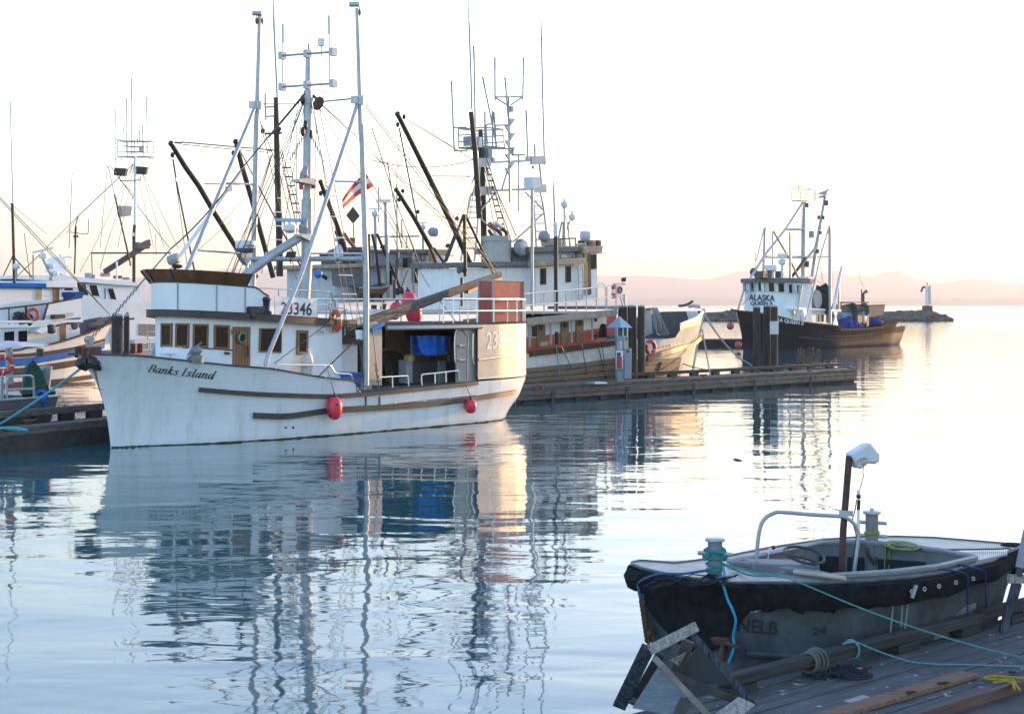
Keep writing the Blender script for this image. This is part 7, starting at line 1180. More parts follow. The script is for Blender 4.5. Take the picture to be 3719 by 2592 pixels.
aq(((597, 156), (637, 156)), .06, GREYP, 'tee_aerial', 0, bk, 5)
for x, y, s_ in ((662, 290, .3), (802, 275, .35), (695, 503, .45), (660, 718, .4), (780, 380, .25), (748, 380, .25), (740, 625, .25), (760, 490, .22), (684, 900, .35)): MB().cube(FQ.hit(*zI(x, y), .8), s_, s_, s_*1.3, FQ.ang+.4).build('block', GREYP if s_ > .4 else DGREY, bq)
c = FQ.hit(*zI(402, 822), .5); MB().lathe([(.3, 0), (.3, .6), (.5, .65), (.55, .95), (.5, 1.1)], c).build('radar', PLASTIC, bq); c = FQ.hit(*zI(482, 830), .8); g = MB(); g.lathe([(.12, 0), (.12, 1.2), (.32, 1.3), (.34, 1.6), (.1, 1.75), (.1, 1.95)], c); g.beam(c+V((-.4, 0, 2.05)), c+V((.4, 0, 2.05)), .12, .18); g.build('radar', PLASTIC, bq)
for x, w_ in ((330, .9), (365, .6), (455, .3)): c = FQ.hit(*zI(x, 822), .3); MB().cube(c+V((0, 0, .3)), w_, .8, .6, FQ.ang).build('roof_gear', DGREY, bq, bevel=.05)
c = FQ.hit(*zI(650, 835), 1); MB().cube(c, 1.0, 1.0, .6, FQ.ang).build('roof_locker', PLASTIC, bq, bevel=.1); MB().ball(FQ.hit(*zI(275, 775), -1), .35, n=8, m=6).build('searchlight', DGREY, bq)
wires(FQ, [(zI(370, 460), zI(520, 462), -2.6, 0, .02), (zI(430, 488), zI(535, 488), -1.5, 1, .02), (zI(660, 462), zI(820, 445), 0, 2.6, .02), (zI(800, 260), zI(1080, 900), .6, 1.5, .015), (zI(650, 280), zI(700, 420), 0, 0, .015), (zI(645, 290), zI(560, 480), 0, 0, .015), (zI(420, 490), zI(355, 660), -1.5, -2, .02), (zI(540, 495), zI(440, 640), 1, 0, .015), (zI(740, 250), zI(700, 800), .6, .6, .02), (zI(765, 400), zI(765, 900), .8, .8, .015), (zI(700, 800), zI(830, 930), 1, 2, .02), (zI(830, 740), zI(910, 745), 2.6, 1.5, .02), (zI(760, 740), zI(790, 900), .8, .8, .02), (zI(300, 850), zI(200, 1010), 2, -1, .03), (zI(480, 820), zI(540, 700), 1, 1, .02), (zI(830, 500), zI(850, 900), 2.6, 2, .015), (zI(905, 760), zI(860, 960), 1.5, 1.5, .02)], bq, GREYROPE)
# stern gear
dm = MB().lathe([(.62, -.08), (.62, .08), (.3, .1), (.3, 1.2), (.62, 1.22), (.62, 1.4)], FQ.hit(*zI(1075, 1050), 1.6), -FQ.n*.35+FQ.a*-.9, 22).build('net_drum', DGREY, bq); MB().lathe([(.55, 0), (.6, .05), (.5, .1)], FQ.hit(*zI(1072, 1105), 1.8), FQ.n, 20).build('drum_flange', mat('grey_flange', (.22, .23, .24), .6), dm)
pan(FQ, Q(zI, (1030, 1070), (1060, 1065), (1065, 1170), (1030, 1175)), 1.9, .3, DGREY, bq, 'drum_frame'); pan(FQ, Q(zI, (1095, 1070), (1112, 1070), (1112, 1172), (1095, 1172)), 1.9, .3, DGREY, bq, 'drum_frame')
MB().cyl(FQ.hit(*zI(890, 1108), .8), FQ.hit(*zI(1028, 1102), .8), .5, n=14).build('net_roll', mat('grey_blue_roll', (.20, .27, .34), .8, var=.2), bq)
g = MB(); rr = random.Random(9)
for k in range(9): g.rock(FQ.hit(*zI(900+k*16, 1165+rr.uniform(-6, 6)), 1.4), .62, k, (1, .8, .9))
g2 = MB(); g2.rock(FQ.hit(*zI(1150, 1155), 1.2), .8, 33, (1, .8, .9)); single(g2, 'blue_net_heap', mat('blue_net', (.02, .045, .22), .85, var=.6, scale=3), 'small blue net heap at the stern right of the big drum', 'net'); single(g, 'blue_net_heap', mat('blue_net', (.02, .045, .22), .85, var=.6, scale=3), 'blue net heap on the aft deck of the dark-hulled boat', 'net')
g = MB(); g.rock(FQ.hit(*zI(745, 985), 1.8), .7, 5, (.9, .8, 1.3)); g.rock(FQ.hit(*zI(775, 990), 1.8), .85, 6, (.8, .8, 1.6)); g.tube(smooth([FQ.hit(*zI(*c), 1.8) for c in ((700, 1000), (730, 955), (790, 945), (820, 960))], 3), .12, 6); single(g, 'black_netting', mat('black_net', (.018, .018, .02), .85, var=.5), 'black netting bundled behind the white wheelhouse of the far boat', 'net')
MB().lathe([(.75, -.15), (.8, 0), (.75, .15)], FQ.hit(*zI(730, 975), 2.2), FQ.n, 16).build('power_block', GREYP, bq)
t = thing('power_skiff', 'grey power skiff carried on the stern of the dark-hulled boat', 'skiff', FQ.hit(*zI(1060, 1110), -1)); pr = [[FQ.hit(*zI(x, y), 1.0) for x, y in q] for q in (((905, 1012), (1000, 1005), (1110, 1010), (1228, 1006)), ((908, 1040), (1000, 1040), (1110, 1050), (1226, 1040)), ((930, 1085), (1010, 1100), (1110, 1105), (1215, 1085)))]
SKG = mat('skiff_grey', (.13, .12, .11), .8, 0, var=.2); MB().grid(pr+[[p-FQ.n*2.6 for p in r] for r in reversed(pr)]).build('hull', SKG, t); MB().tube(pr[0], .12, 6).build('gunwale', BLACK, t); pan(FQ, Q(zI, (1000, 992), (1110, 992), (1110, 1012), (1000, 1010)), .6, 1.5, SKG, t, 'cuddy'); MB().tube([FQ.hit(*zI(1058, 1000), .4), FQ.hit(*zI(1058, 900), .4)], .05, 5).build('staff', DGREY, t); MB().tube([FQ.hit(*zI(1070, 1000), .4), FQ.hit(*zI(1070, 935), .4), FQ.hit(*zI(1092, 918), .4)], [.14, .14, .18], 8).build('exhaust', DGREY, t)
for (x, y), lb in (((105, 1168), 'round red buoy hanging high on the bow of the dark-hulled boat'), ((163, 1305), 'round red buoy low at the waterline under the dark bow')):
    c = P(*zI(x, y), 127.5); t = thing('buoy', lb, 'buoy', c, 0, 'red bow buoys'); MB().ball(c, .29, n=16, m=12).build('ball', mat('dusty_red', (.45, .06, .08), .5, var=.15), t); MB().cyl(c+V((0, 0, .26)), c+V((0, 0, .4)), .06, n=8).build('eye', NAVY, t)
# gulls on the boom head
def gull(x, y, label, s):
    c = FQ.hit(*zI(x, y), .6); t = thing('gull', label, 'gull', c, 0, 'gulls on the far boom'); g = MB(); g.tube([c+V(q)*s for q in ((-.30, 0, .02), (-.16, 0, .05), (0, 0, .08), (.12, 0, .14), (.17, 0, .22), (.22, 0, .25), (.30, 0, .23))], [.015*s, .06*s, .09*s, .075*s, .045*s, .05*s, .01*s], 8)
    g.build('body', mat('gull_grey', (.42, .42, .43), .7, var=.3), t); g2 = MB(); g2.tube([c+V((.02*s, 0, .02*s)), c+V((.02*s, 0, -.12*s))], .01*s, 4); g2.build('leg', DGREY, t)
gull(783, 212, 'grey gull standing on the boom tip of the dark-hulled boat', 1.7); gull(775, 238, 'grey gull perched on the block just below the boom tip', 1.5)
# float behind the bow
FQ2 = Fr((W(2526, 1258).x, W(2526, 1258).y), 15); dk2 = thing('floating_dock', 'dark low float between the old seiner bow and the dark-hulled boat', 'dock', FQ2.w(0, 0, 0), FQ2.ang); g = MB(); g.box(FQ2, -3, 6.5, -2.5, 0, -.3, .5); g.build('float_body', DOCKD, dk2); g = MB(); g.box(FQ2, -3, 6.5, -2.55, .03, .504, .62); g.build('deck_planking', DOCKW, dk2)
# breakwater and beacon
ROCK = mat('breakwater_rock', (.10, .09, .085), .9, var=.5, scale=.6, bump=.6); g = MB(); rr = random.Random(21)
def berm(pts, Y0, n, hmax):
    f = interp(pts)
    for k in range(n):
        x = pts[0][0]+(pts[-1][0]-pts[0][0])*rr.random(); h = max(.3, (1167-f(x))/FP*Y0); zz = rr.random()**.8*h; w_ = (h-zz)*1.1+.4; c = P(x, HY, Y0+rr.uniform(-1, 1)*w_+w_*-.3); g.rock((c.x, c.y, zz*.9), rr.uniform(.35, 1.25), rr.randint(0, 999), (1.3, 1, .75))
berm([(3195, 1146), (3240, 1141), (3330, 1138), (3400, 1146), (3425, 1160), (3440, 1164)], 356, 330, 3); berm([(2520, 1147), (2560, 1147), (2640, 1142), (2670, 1140), (2760, 1141), (3195, 1146)], 356, 420, 3)
o = g.build('rock_breakwater', ROCK, shade=False); o['kind'] = 'stuff'; o['label'] = 'low rubble rock breakwater along the far water'
Yb = 358.0; c = P(3368, HY, Yb); t = thing('beacon', 'white round beacon tower with a red light on the far breakwater', 'beacon', V((c.x, Yb, 1.0)))
px = Yb/FP; zt_ = P(0, 1041, Yb).z; zm = P(0, 1110, Yb).z; zb_ = P(0, 1150, Yb).z
MB().lathe([(46/2*px, -1), (44/2*px, 0), (37/2*px, zm-zb_), (.1, zm-zb_)], V((c.x, Yb, zb_)), n=8).build('plinth', mat('dark_plinth', (.09, .065, .06), .9, var=.4, scale=.5), t)
MB().lathe([(7.4*px, 0), (7.2*px, zt_-zm), (6*px, zt_-zm+.05), (.1, zt_-zm+.1)], V((c.x, Yb, zm)), n=18).build('tower', mat('beacon_white', (.78, .78, .80), .5), t)
LENS = D.materials.new('red_beacon_light'); LENS.use_nodes = True; _b_ = LENS.node_tree.nodes['Principled BSDF']; _b_.inputs['Base Color'].default_value = (.6, .05, .02, 1); _b_.inputs['Emission Color'].default_value = (1, .12, .04, 1); _b_.inputs['Emission Strength'].default_value = .35
MB().lathe([(3.2*px, 0), (3.8*px, .3), (3.8*px, 11*px), (1.6*px, 14*px)], V((c.x, Yb, zt_+3*px)), n=12).build('lamp', LENS, t); MB().cyl(V((c.x, Yb, zt_)), V((c.x, Yb, zt_+3.2*px)), 2.6*px, n=10).build('lamp_base', PLASTIC, t)
ld = MB().tube([P(3375, 1035, Yb-.6), P(3376, 1105, Yb-.6)], .06, 4).build('ladder', DGREY, t)
MB().tube([P(3379, 1035, Yb-.6), P(3380, 1105, Yb-.6)], .06, 4).build('ladder_rail', DGREY, ld)
for k in range(9): MB().tube([P(3375, 1038+k*8, Yb-.6), P(3380, 1038+k*8, Yb-.6)], .05, 4).build('rung', DGREY, ld)
MB().tube([P(3360, 1042, Yb), P(3352, 1043, Yb), P(3345, 1060, Yb)], .25, 6).build('bracket', DGREY, t)
# ------------------------------------------------------------------ foreground: work skiff and plank dock
ZG = 1.1
_L = W(2312, 2067, ZG); _T = W(3690, 1990, ZG); FK = Fr((_L.x, _L.y), math.degrees(math.atan2(_T.y-_L.y, _T.x-_L.x))); LK = (_T-_L).length
nv = [FK.l(W(*c, ZG))[:2] for c in (zJ(400, 1560), zJ(1100, 1540), zK(400, 1545), zK(1000, 1480), zK(1500, 1385), zK(1900, 1245))]; fv = [FK.l(W(*c, ZG))[:2] for c in (zJ(300, 1372), zJ(700, 1335), zJ(1250, 1245), zK(100, 1112), zK(850, 1075), zK(1400, 1118), zK(1800, 1180))]
fn, ff = interp(sorted(nv)), interp(sorted((u, -v) for u, v in fv)); hb = [(0, .12), (.012, .3), (.04, .52)]+[(s, (fn(s*LK)+ff(s*LK))/2) for s in (.1, .18, .28, .4, .5, .6, .7, .8, .88)]+[(.94, .36), (.98, .18), (1, .06)]
offc = interp([(0, 0)]+[(s*LK, (fn(s*LK)-ff(s*LK))/2) for s in (.1, .28, .5, .7, .88)]+[(LK, 0)])
HK = Hull(FK, [(0, .25), (.5, .1), (1.1, 0), (2, 0)], [(0, LK-.35), (1.1, LK), (2, LK)], [(0, .1), (.02, .4), (.06, .62), (.12, .75), (.3, .95), (.6, .92), (.8, .65), (.93, .25), (1, .03)], hb, [(-1, 1.1), (9, 1.1)], [(0, .7), (1, .8)])
_B0 = HK.B
def q_(u, v, z): return FK.w(u, v+offc(u), z)
class SideHull(Hull): pass
HK.p = lambda u, z, side=1, push=0.: q_(u, side*(_B0(u, z)+push), z)
def kon(x, y, push=0.):
    p = FK.hit(x, y, lambda u, z: _B0(u, z)+offc(u), 30); u, v, z = FK.l(p); return p+HK.nrm(u, z, 1)*push
sk = thing('work_skiff', 'battered dark aluminium work skiff with black rubber bumper, moored at the plank dock', 'skiff', FK.w(0, 0, 0), FK.ang)
SKIN = mat('grimy_aluminium', (.062, .070, .076), .6, .0, var=.55, spec=.3, scale=2.2, stain=(.024, .026, .03), samt=.85, sscale=1.8, sstretch=(2.5, 2.5, .5), bump=.15); DECKM = mat('scuffed_skiff_deck', (.27, .265, .255), .45, .3, var=.3, scale=5, stain=(.12, .115, .11), samt=.7, sscale=3, sstretch=(1, 1, 1))
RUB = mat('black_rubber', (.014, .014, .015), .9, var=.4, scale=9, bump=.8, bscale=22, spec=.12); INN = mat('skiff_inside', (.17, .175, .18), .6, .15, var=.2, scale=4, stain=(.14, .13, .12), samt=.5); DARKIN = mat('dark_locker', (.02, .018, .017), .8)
rows = []
for i in range(61):
    s = (1-math.cos(math.pi*i/60))/2; half = []
    for k in range(11):
        z = 1.1-k*.14; zz = max(z, 0); u = HK.us(zz)+s*(HK.ue(zz)-HK.us(zz)); half.append((u, _B0(u, z), z))
    rows.append([q_(u, v, z) for u, v, z in half]+[q_(u, -v, z) for u, v, z in reversed(half)])
MB().grid(rows, False, True).build('hull', SKIN, sk)
# deck with the cockpit opening
inn = [W(*c, 1.13) for c in (zK(1640, 1322), zK(1300, 1250), zK(900, 1195), zK(500, 1155), zK(100, 1160), zJ(1500, 1262), zJ(1320, 1300), zJ(1060, 1345), zJ(1400, 1385), zJ(1867, 1452), zK(250, 1510), zK(400, 1532), zK(800, 1470), zK(1200, 1400), zK(1500, 1345))]
def _clampin(p):
    u, v, z = FK.l(p); m = _B0(u, 1.1)-.085; vl = v-offc(u); vl = max(-m, min(m, vl)); return FK.w(u, vl+offc(u), z)
inn = [_clampin(p) for p in inn]
inn2 = []
for k in range(len(inn)):
    a, b = inn[k], inn[(k+1) % len(inn)]; inn2 += [_clampin(a.lerp(b, t/4)) for t in range(4)]
ctr = sum(inn, V())/len(inn); outer = [q_(HK.us(1.1)+s*LK, _B0(HK.us(1.1)+s*LK, 1.1), 1.13) for s in [i/80 for i in range(81)]]+[q_(s*LK, -_B0(s*LK, 1.1), 1.13) for s in [1-i/80 for i in range(81)]]
def rayloop(c, d, loop):
    best = None
    for k in range(len(loop)):
        a, b = loop[k], loop[(k+1) % len(loop)]; ex, ey = b.x-a.x, b.y-a.y; den = d[0]*ey-d[1]*ex
        if abs(den) < 1e-9: continue
        t = ((a.x-c.x)*ey-(a.y-c.y)*ex)/den; q = ((a.x-c.x)*d[1]-(a.y-c.y)*d[0])/den
        if t > 0 and -1e-6 <= q <= 1+1e-6 and (best is None or t > best): best = t
    return best or .5
r_in, r_out = [], []
for p in inn2: 
    d = (p.x-ctr.x, p.y-ctr.y); l = math.hypot(*d); d = (d[0]/l, d[1]/l); to = max(rayloop(ctr, d, outer), l+.03); r_in.append(p); r_out.append(V((ctr.x+d[0]*to, ctr.y+d[1]*to, 1.13)))
g = MB(); g.grid([r_out, r_in], True); i0 = g.add(outer)
g.build('deck', DECKM, sk); low = MB(); low.f.append(tuple(range(low.add([p-V((0, 0, .012)) for p in outer]), len(outer)))); 
g = MB(); g.tube(outer+[outer[0]], .016, 6); g.build('deck_edge', mat('dull_edge', (.10, .105, .11), .6, .2, var=.4, scale=8), sk)
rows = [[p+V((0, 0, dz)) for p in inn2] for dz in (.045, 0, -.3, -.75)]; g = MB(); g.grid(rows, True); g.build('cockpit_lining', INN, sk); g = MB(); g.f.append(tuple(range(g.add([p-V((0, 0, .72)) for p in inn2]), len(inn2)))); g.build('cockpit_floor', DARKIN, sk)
g = MB(); g.tube([p+V((0, 0, .045)) for p in inn2]+[inn2[0]+V((0, 0, .045))], .028, 6); g.build('coaming', mat('coaming_grey', (.26, .27, .28), .5, .2, var=.15, scale=6), sk)
FKp = [FK.l(p)[:2] for p in inn]
def wallpt(x, y): return sheet_hit(FK, [FKp[0], FKp[1], FKp[2], FKp[3], FKp[4], FKp[5]], x, y)
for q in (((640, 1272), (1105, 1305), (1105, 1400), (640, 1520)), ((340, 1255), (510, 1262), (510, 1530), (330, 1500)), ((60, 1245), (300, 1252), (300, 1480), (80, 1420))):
    hh = [wallpt(*zK(*c)) for c in q]; MB().poly([p+n*.012 for p, n in hh]).build('opening_shade', DARKIN, sk)  # dark panels on the lining stand in for the shade inside openings
# side console, wheel
q = [W(*zJ(*c), 1.0) for c in ((1300, 1370), (1345, 1290), (1930, 1325), (1935, 1415))]; hh = [W(*zJ(1300, 1395), 1.13), W(*zJ(1935, 1440), 1.13)]; up = V((0, 0, .17)); back = V((-.05, .35, 0))
g = MB(); g.box8([hh[0]-V((0, 0, .3)), hh[1]-V((0, 0, .3)), hh[1]-V((0, 0, .3))+back, hh[0]-V((0, 0, .3))+back, hh[0]+up*.4, hh[1]+up*.55, hh[1]+up*.55+back, hh[0]+up*.4+back]); g.build('console', INN, sk, bevel=.015)
wc = W(*zJ(1790, 1240), 1.3); wax = V((.16, -.25, .95)).normalized(); wh = MB().torus(wc, .185, .013, wax, 36, 8).build('steering_wheel', BLACK, sk); g = MB(); x_ = wax.orthogonal().normalized(); y_ = wax.cross(x_)
for k in range(3): an = .5+k*2.094; g.tube([wc-wax*.03, wc-wax*.02+(x_*math.cos(an)+y_*math.sin(an))*.1, wc+(x_*math.cos(an)+y_*math.sin(an))*.18], .009, 6)
g.build('spoke', BLACK, wh); MB().tube([wc-wax*.02, wc-wax*.3], .025, 8).build('column', GREYP, wh); MB().ball(wc-wax*.02, .03, n=8, m=6).build('hub', RUST, wh)
a = W(*zJ(1430, 1280), 1.13); MB().tube([a, a+V((.02, 0, .1)), P(*zJ(1490, 1168), a.y)], [.012, .01, .008], 6).build('throttle_lever', PLASTIC, sk); MB().ball(P(*zJ(1490, 1166), a.y), .022, n=10, m=8).build('lever_knob', mat('maroon_knob', (.12, .02, .03), .4), sk)
# bow mat ribs
rb = MB()
for k in range(24):
    x0 = 1440+k*19; y1 = 1292-((k-10)*1.2 if k > 10 else 0)*3.4 if k > 6 else 1235+k*9; a = W(*zK(x0, 1202-(k*.4)), 1.14); b = W(*zK(x0+5, max(1215, min(1295, y1))), 1.14); rb.beam(a, b, .012, .018)
rb.build('ribbed_mat', GALV, sk)
# rubber fendering
g = MB(); us_ = [.02+i*(LK-.04)/60 for i in range(61)]
for sd in (1, -1):
    rows = []
    for u in us_:
        zb = (.91 if u < 2.2 else .91+min(.05, (u-2.2)*.06))+.012*math.sin(u*9); o = (q_(u+.03, sd*(_B0(u+.03, 1.0)), 1)-q_(u-.03, sd*_B0(u-.03, 1.0), 1)).normalized(); nn = V((o.y, -o.x, 0))*sd; nn = nn if nn.dot(FK.n)*sd > 0 else -nn; c = HK.p(u, 1.0, sd)
        rows.append([V((c.x, c.y, 1.125))-nn*.01, V((c.x, c.y, 1.10))+nn*.075, V((c.x, c.y, 1.0))+nn*.095, V((c.x, c.y, zb))+nn*.075, V((c.x, c.y, zb-.02))-nn*.01])
    g.grid(rows)
tip = q_(LK, 0, 1.0); g.lathe([(.08, -.16), (.16, -.12), (.17, .1), (.1, .15)], tip-FK.a*.04, (0, 0, 1), 12); lt = q_(.02, 0, 1.0); g.tube([q_(.02, .14, 1.02), lt-FK.a*.04, q_(.02, -.14, 1.02)], .1, 8)
fd = g.build('rubber_fender', RUB, sk)
_tb = interp([(0, .86), (.06, .80), (.14, .55), (.26, .42), (.38, .60), (.55, .84), (.8, .92), (1.1, .89), (1.8, .91)]); rr = random.Random(3); g = MB(); top, bot = [], []
for k in range(40):
    u = .0+k*.045; c = HK.p(max(u, .03), 1.0, 1); zb = (_tb(k*.045)+rr.uniform(-.04, .04)); o = HK.nrm(max(u, .05), 1.0, 1)*.10
    top.append(V((c.x, c.y, 1.10+rr.uniform(-.02, .03)))+o*(.7+rr.uniform(-.2, .3))); c2 = HK.p(max(u, .05), max(.55, zb), 1); bot.append(V((c2.x, c2.y, zb))+o*(.35+rr.uniform(-.1, .2)))
mid = [a.lerp(b, .5)+HK.nrm(.5, 1, 1)*rr.uniform(.0, .03) for a, b in zip(top, bot)]; g.grid([top, mid, bot]); g.grid([[p-FK.n*.05 for p in top], [p-FK.n*.05 for p in bot]]); g.build('torn_rubber', RUB, sk)
g = MB(); rr = random.Random(8)
for k in range(70):
    x = rr.uniform(300, 1080); y = 1500+rr.uniform(-70, 25)+(abs(x-760)/760)*30; c = W(*zJ(x, y), 1.14+rr.uniform(0, .03)); a_ = rr.uniform(-.4, .9); d = V((math.cos(a_), math.sin(a_), rr.uniform(-.2, .35)))*rr.uniform(.03, .085); s_ = V((-d.y, d.x, rr.uniform(-.01, .02)))*.3; g.poly([c-d-s_, c+d-s_*.6, c+d+s_, c-d+s_*.7])
g.build('rubber_shred', RUB, sk)
for (x, y) in ((1135, 240), (1290, 210), (1470, 170), (1655, 130), (1000, 265)): p = kon(*zM(x, y)); c = p+FK.n*.105; MB().torus(c, .016, .006, FK.n, 12, 5).build('bumper_washer', GALV, sk)
MB().beam(kon(*zM(1055, 195), .11), kon(*zM(1010, 330), .11), .03, .02, FK.n).build('fender_strap', GALV, sk)
g = MB(); g.tube([kon(*zL(1610, 915), .03), kon(*zL(2000, 940), .03), kon(*zL(2290, 950), .03), kon(*zM(500, 860), .03)], .035, 8); g.build('chine_strake', SKIN, sk)
STEN = mat('worn_stencil', (.02, .012, .012), .8, var=.5, scale=20); letter('NELB', [yG(262, 655), yG(935, 705), yG(955, 495), yG(285, 425)], lambda x, y: kon(x, y), STEN, sk, 'stencil_letter', bold=.01, push=.015); letter('24', [yG(1500, 725), yG(1755, 690), yG(1765, 560), yG(1520, 585)], lambda x, y: kon(x, y), STEN, sk, 'stencil_number', bold=.01, push=.015)
g = MB(); rr = random.Random(5)
for k in range(40): x, y = rr.gauss(510, 75), rr.gauss(285, 16); r_ = rr.uniform(6, 22); g.poly([kon(*yG(x+r_*math.cos(a)*1.3, y+r_*.5*math.sin(a)), .012+k*.0003) for a in [j*1.05+rr.uniform(-.3, .3) for j in range(6)]])
g.build('paint_scrape', mat('pale_scrape', (.5, .5, .52), .6), sk)
for q in (((965, 360), (950, 660)), ((1030, 350), (990, 680)), ((870, 380), (835, 720))): MB().tube([kon(*zM(*c), .002) for c in q], .012, 4).build('weld_streak', mat('pale_streak', (.22, .24, .26), .6, .2), sk)
# bitts
def bitt(c, h, r, cap, bars, name='tow_bitt', depth=0.):
    b = MB().tube([c-V((0, 0, depth)), c+V((0, 0, h))], r, 18).build(name, mat('bitt_grey', (.19, .195, .20), .55, .25, var=.2, scale=8, stain=(.14, .13, .12), samt=.4), sk); MB().lathe([(cap*.9, -.012), (cap, -.004), (cap, .012), (cap*.9, .018), (.01, .02)], c+V((0, 0, h)), n=24).build('cap', GALV, b)
    for z, w_ in bars: MB().tube([c+V((-w_, .02, z)), c+V((w_, -.02, z-.01))], .019, 8).build('cross_pin', GALV, b)
    return b
b1 = W(*zJ(925, 1450), 1.13); bitt(b1, .335, .066, .09, [(.215, .155)])
b2_ = W(*zK(577, 1155), 1.13); s2 = b2_.y/FP/2.667; bt = bitt(b2_, 325*s2, 61*s2, 86*s2, [(235*s2, 140*s2), (108*s2, 140*s2)], depth=.8); MB().cyl(b2_+V((0, 0, 325*s2)), b2_+V((0, 0, 370*s2)), 20*s2, n=10).build('cap_nub', GALV, bt)
g = MB(); g.tube(smooth([b2_+V(q)*s2 for q in ((-75, -70, 0), (-60, -75, -60), (-30, -80, -110), (0, -85, -150), (40, -75, -90), (75, -60, 0))], 3), .018, 6); g.build('rusty_chain', RUST, bt)
# roll bar, rusty post, light staff
lf_ = W(*zJ(1330, 1362), 1.14); rf_ = W(*zK(392, 1500), 1.0)
def rbp(x, y): 
    a = FK.l(lf_)[:2]; b = FK.l(rf_)[:2]; return sheet_hit(FK, [a, b], x, y)[0]
MB().tube(smooth([rbp(*c) for c in (zJ(1328, 1370), zJ(1335, 1150), zJ(1365, 960), zJ(1420, 875), zJ(1500, 832), zJ(1570, 824), zK(0, 848), zK(260, 864), zK(340, 885), zK(400, 930), zK(440, 1000), zK(444, 1090), zK(392, 1500), zK(388, 1560))], 5), 19*lf_.y/FP/2.667, 12).build('roll_bar', mat('light_pipe', (.36, .38, .41), .4, .3, var=.1, scale=8), sk)
pyb = FK.l(rf_)[1]-.08; rp = lambda x, y: FK.hit(*zK(x, y), pyb)
MB().tube([rp(282, 1470), rp(300, 1000), rp(358, 280)], 33*rf_.y/FP/2.667, 14).build('exhaust_post', mat('rust_red_post', (.085, .038, .03), .7, var=.35, scale=10, stain=(.05, .025, .02), samt=.6), sk)
g = MB(); a, b = rp(238, 825), rp(362, 832); g.beam(a-FK.n*-.05, b-FK.n*-.05, .02, .05); g.beam(a+FK.n*-.03+V((0, 0, .02)), b+FK.n*-.03+V((0, 0, .02)), .12, .008); g.build('post_clamp', GALV, sk)
jp = [rp(*c) for c in ((345, 258), (525, 150), (545, 155), (562, 172), (630, 258), (632, 332), (588, 357), (525, 350), (490, 375), (462, 402), (412, 396), (390, 335))]; g = MB(); g.prism([p+FK.n*.055 for p in jp], -FK.n*.13); jg = single(g, 'plastic_jug', mat('jug_white', (.62, .66, .70), .35, var=.06, stain=(.4, .36, .28), samt=.4), 'upturned cut white plastic jug capping the rusty skiff exhaust post', 'jug', bevel=.03)
g = MB(); g.ball(rp(465, 335)+FK.n*.06, .03, (1.4, .4, 1), 12, 8); g.build('cut_hole', mat('jug_inside', (.42, .40, .36), .6), jg); g = MB(); g.tube([rp(*c)+FK.n*.062 for c in ((400, 345), (425, 310), (470, 295), (500, 300))], .006, 5); g.build('tan_edge', mat('tan_stain', (.45, .30, .12), .6), jg)
st = MB().tube([rbp(*zK(*c)) for c in ((447, 1010), (447, 800), (450, 690))], [.013, .013, .009], 8).build('light_staff', PLASTIC, sk); g = MB(); g.tube([rbp(*zK(447, 800)), rbp(*zK(452, 705))], .016, 8); g.build('grip_wrap', BLACK, st); c = rbp(*zK(448, 672)); MB().lathe([(.016, -.02), (.021, -.012), (.021, .012), (.016, .02)], c).build('lamp_base', BLACK, st); MB().lathe([(.015, .02), (.017, .03), (.016, .055), (.004, .065)], c).build('lamp', PLASTIC, st)
rope('cord', [rp(470, 380)+FK.n*.05, rp(463, 430)+FK.n*.05, rp(470, 465)+FK.n*.05, rbp(*zK(450, 640))], .004, RUST, 'thin brown cord from the white jug to the staff light', 'cord')
rope('cable', smooth([rbp(*zK(430, 700)), rbp(*zK(415, 800)), rbp(*zK(390, 900)), rbp(*zK(405, 970)), rbp(*zK(425, 1080)), rbp(*zK(390, 1300)), rbp(*zK(378, 1460))], 4), .005, BLACK, 'thin black cable running down the skiff roll bar', 'cable')
g = MB(); a, b = W(*zJ(1690, 1400), 1.2), W(*zK(320, 1465), 1.2); g.tube([a, b], .02, 10); single(g, 'boat_pole', mat('bamboo_pole', (.42, .33, .24), .6, var=.2), 'pale wooden pole lying across the skiff coaming by the rusty post', 'pole')
g = MB(); c = W(*zJ(1800, 1385), 1.1)
for k in range(9): g.torus(c+V((random.uniform(-.02, .02), random.uniform(-.02, .02), .009*k-.05)), .12-.01*(k % 4), .009, (random.uniform(-.25, .25), random.uniform(-.3, .1), .9), 28, 6)
single(g, 'rope_coil', mat('mint_rope', (.10, .28, .29), .85, var=.3, scale=40), 'pale turquoise rope coil inside the skiff behind the console', 'rope')
g = MB()
for k in range(6): c = b1+V((0, 0, .17+.016*k)); g.torus(c, .082+.006*math.sin(k*2), .011, (random.uniform(-.3, .3), random.uniform(-.2, .2), 1), 26, 6)
for k in range(4): g.torus(b1+V((.0, 0, .05+.02*k)), .08, .01, (random.uniform(-.5, .5), random.uniform(-.2, .2), 1), 24, 6)
for s_ in (-1, 1): g.torus(b1+V((s_*.085, -.02, .21)), .05, .012, (s_*.9, -.3, .2), 18, 6)
single(g, 'bitt_rope', mat('teal_old_rope', (.03, .20, .20), .85, var=.3, scale=40), 'teal rope wound round the left towing bitt of the skiff', 'rope')
rope('bow_line', smooth([b1+V((-.06, -.05, .07)), W(*zL(1080, 75), 1.17), W(*zL(940, 95), 1.17), W(*zL(740, 92), 1.18), W(*zL(640, 110), 1.18), kon(*zL(560, 170), .1), kon(*zL(510, 260), .12), kon(*zL(505, 370), .1)], 5), .012, mat('navy_rope', (.03, .10, .20), .85, var=.3, scale=40), 'dark blue line from the left bitt over the torn rubber end', 'rope')
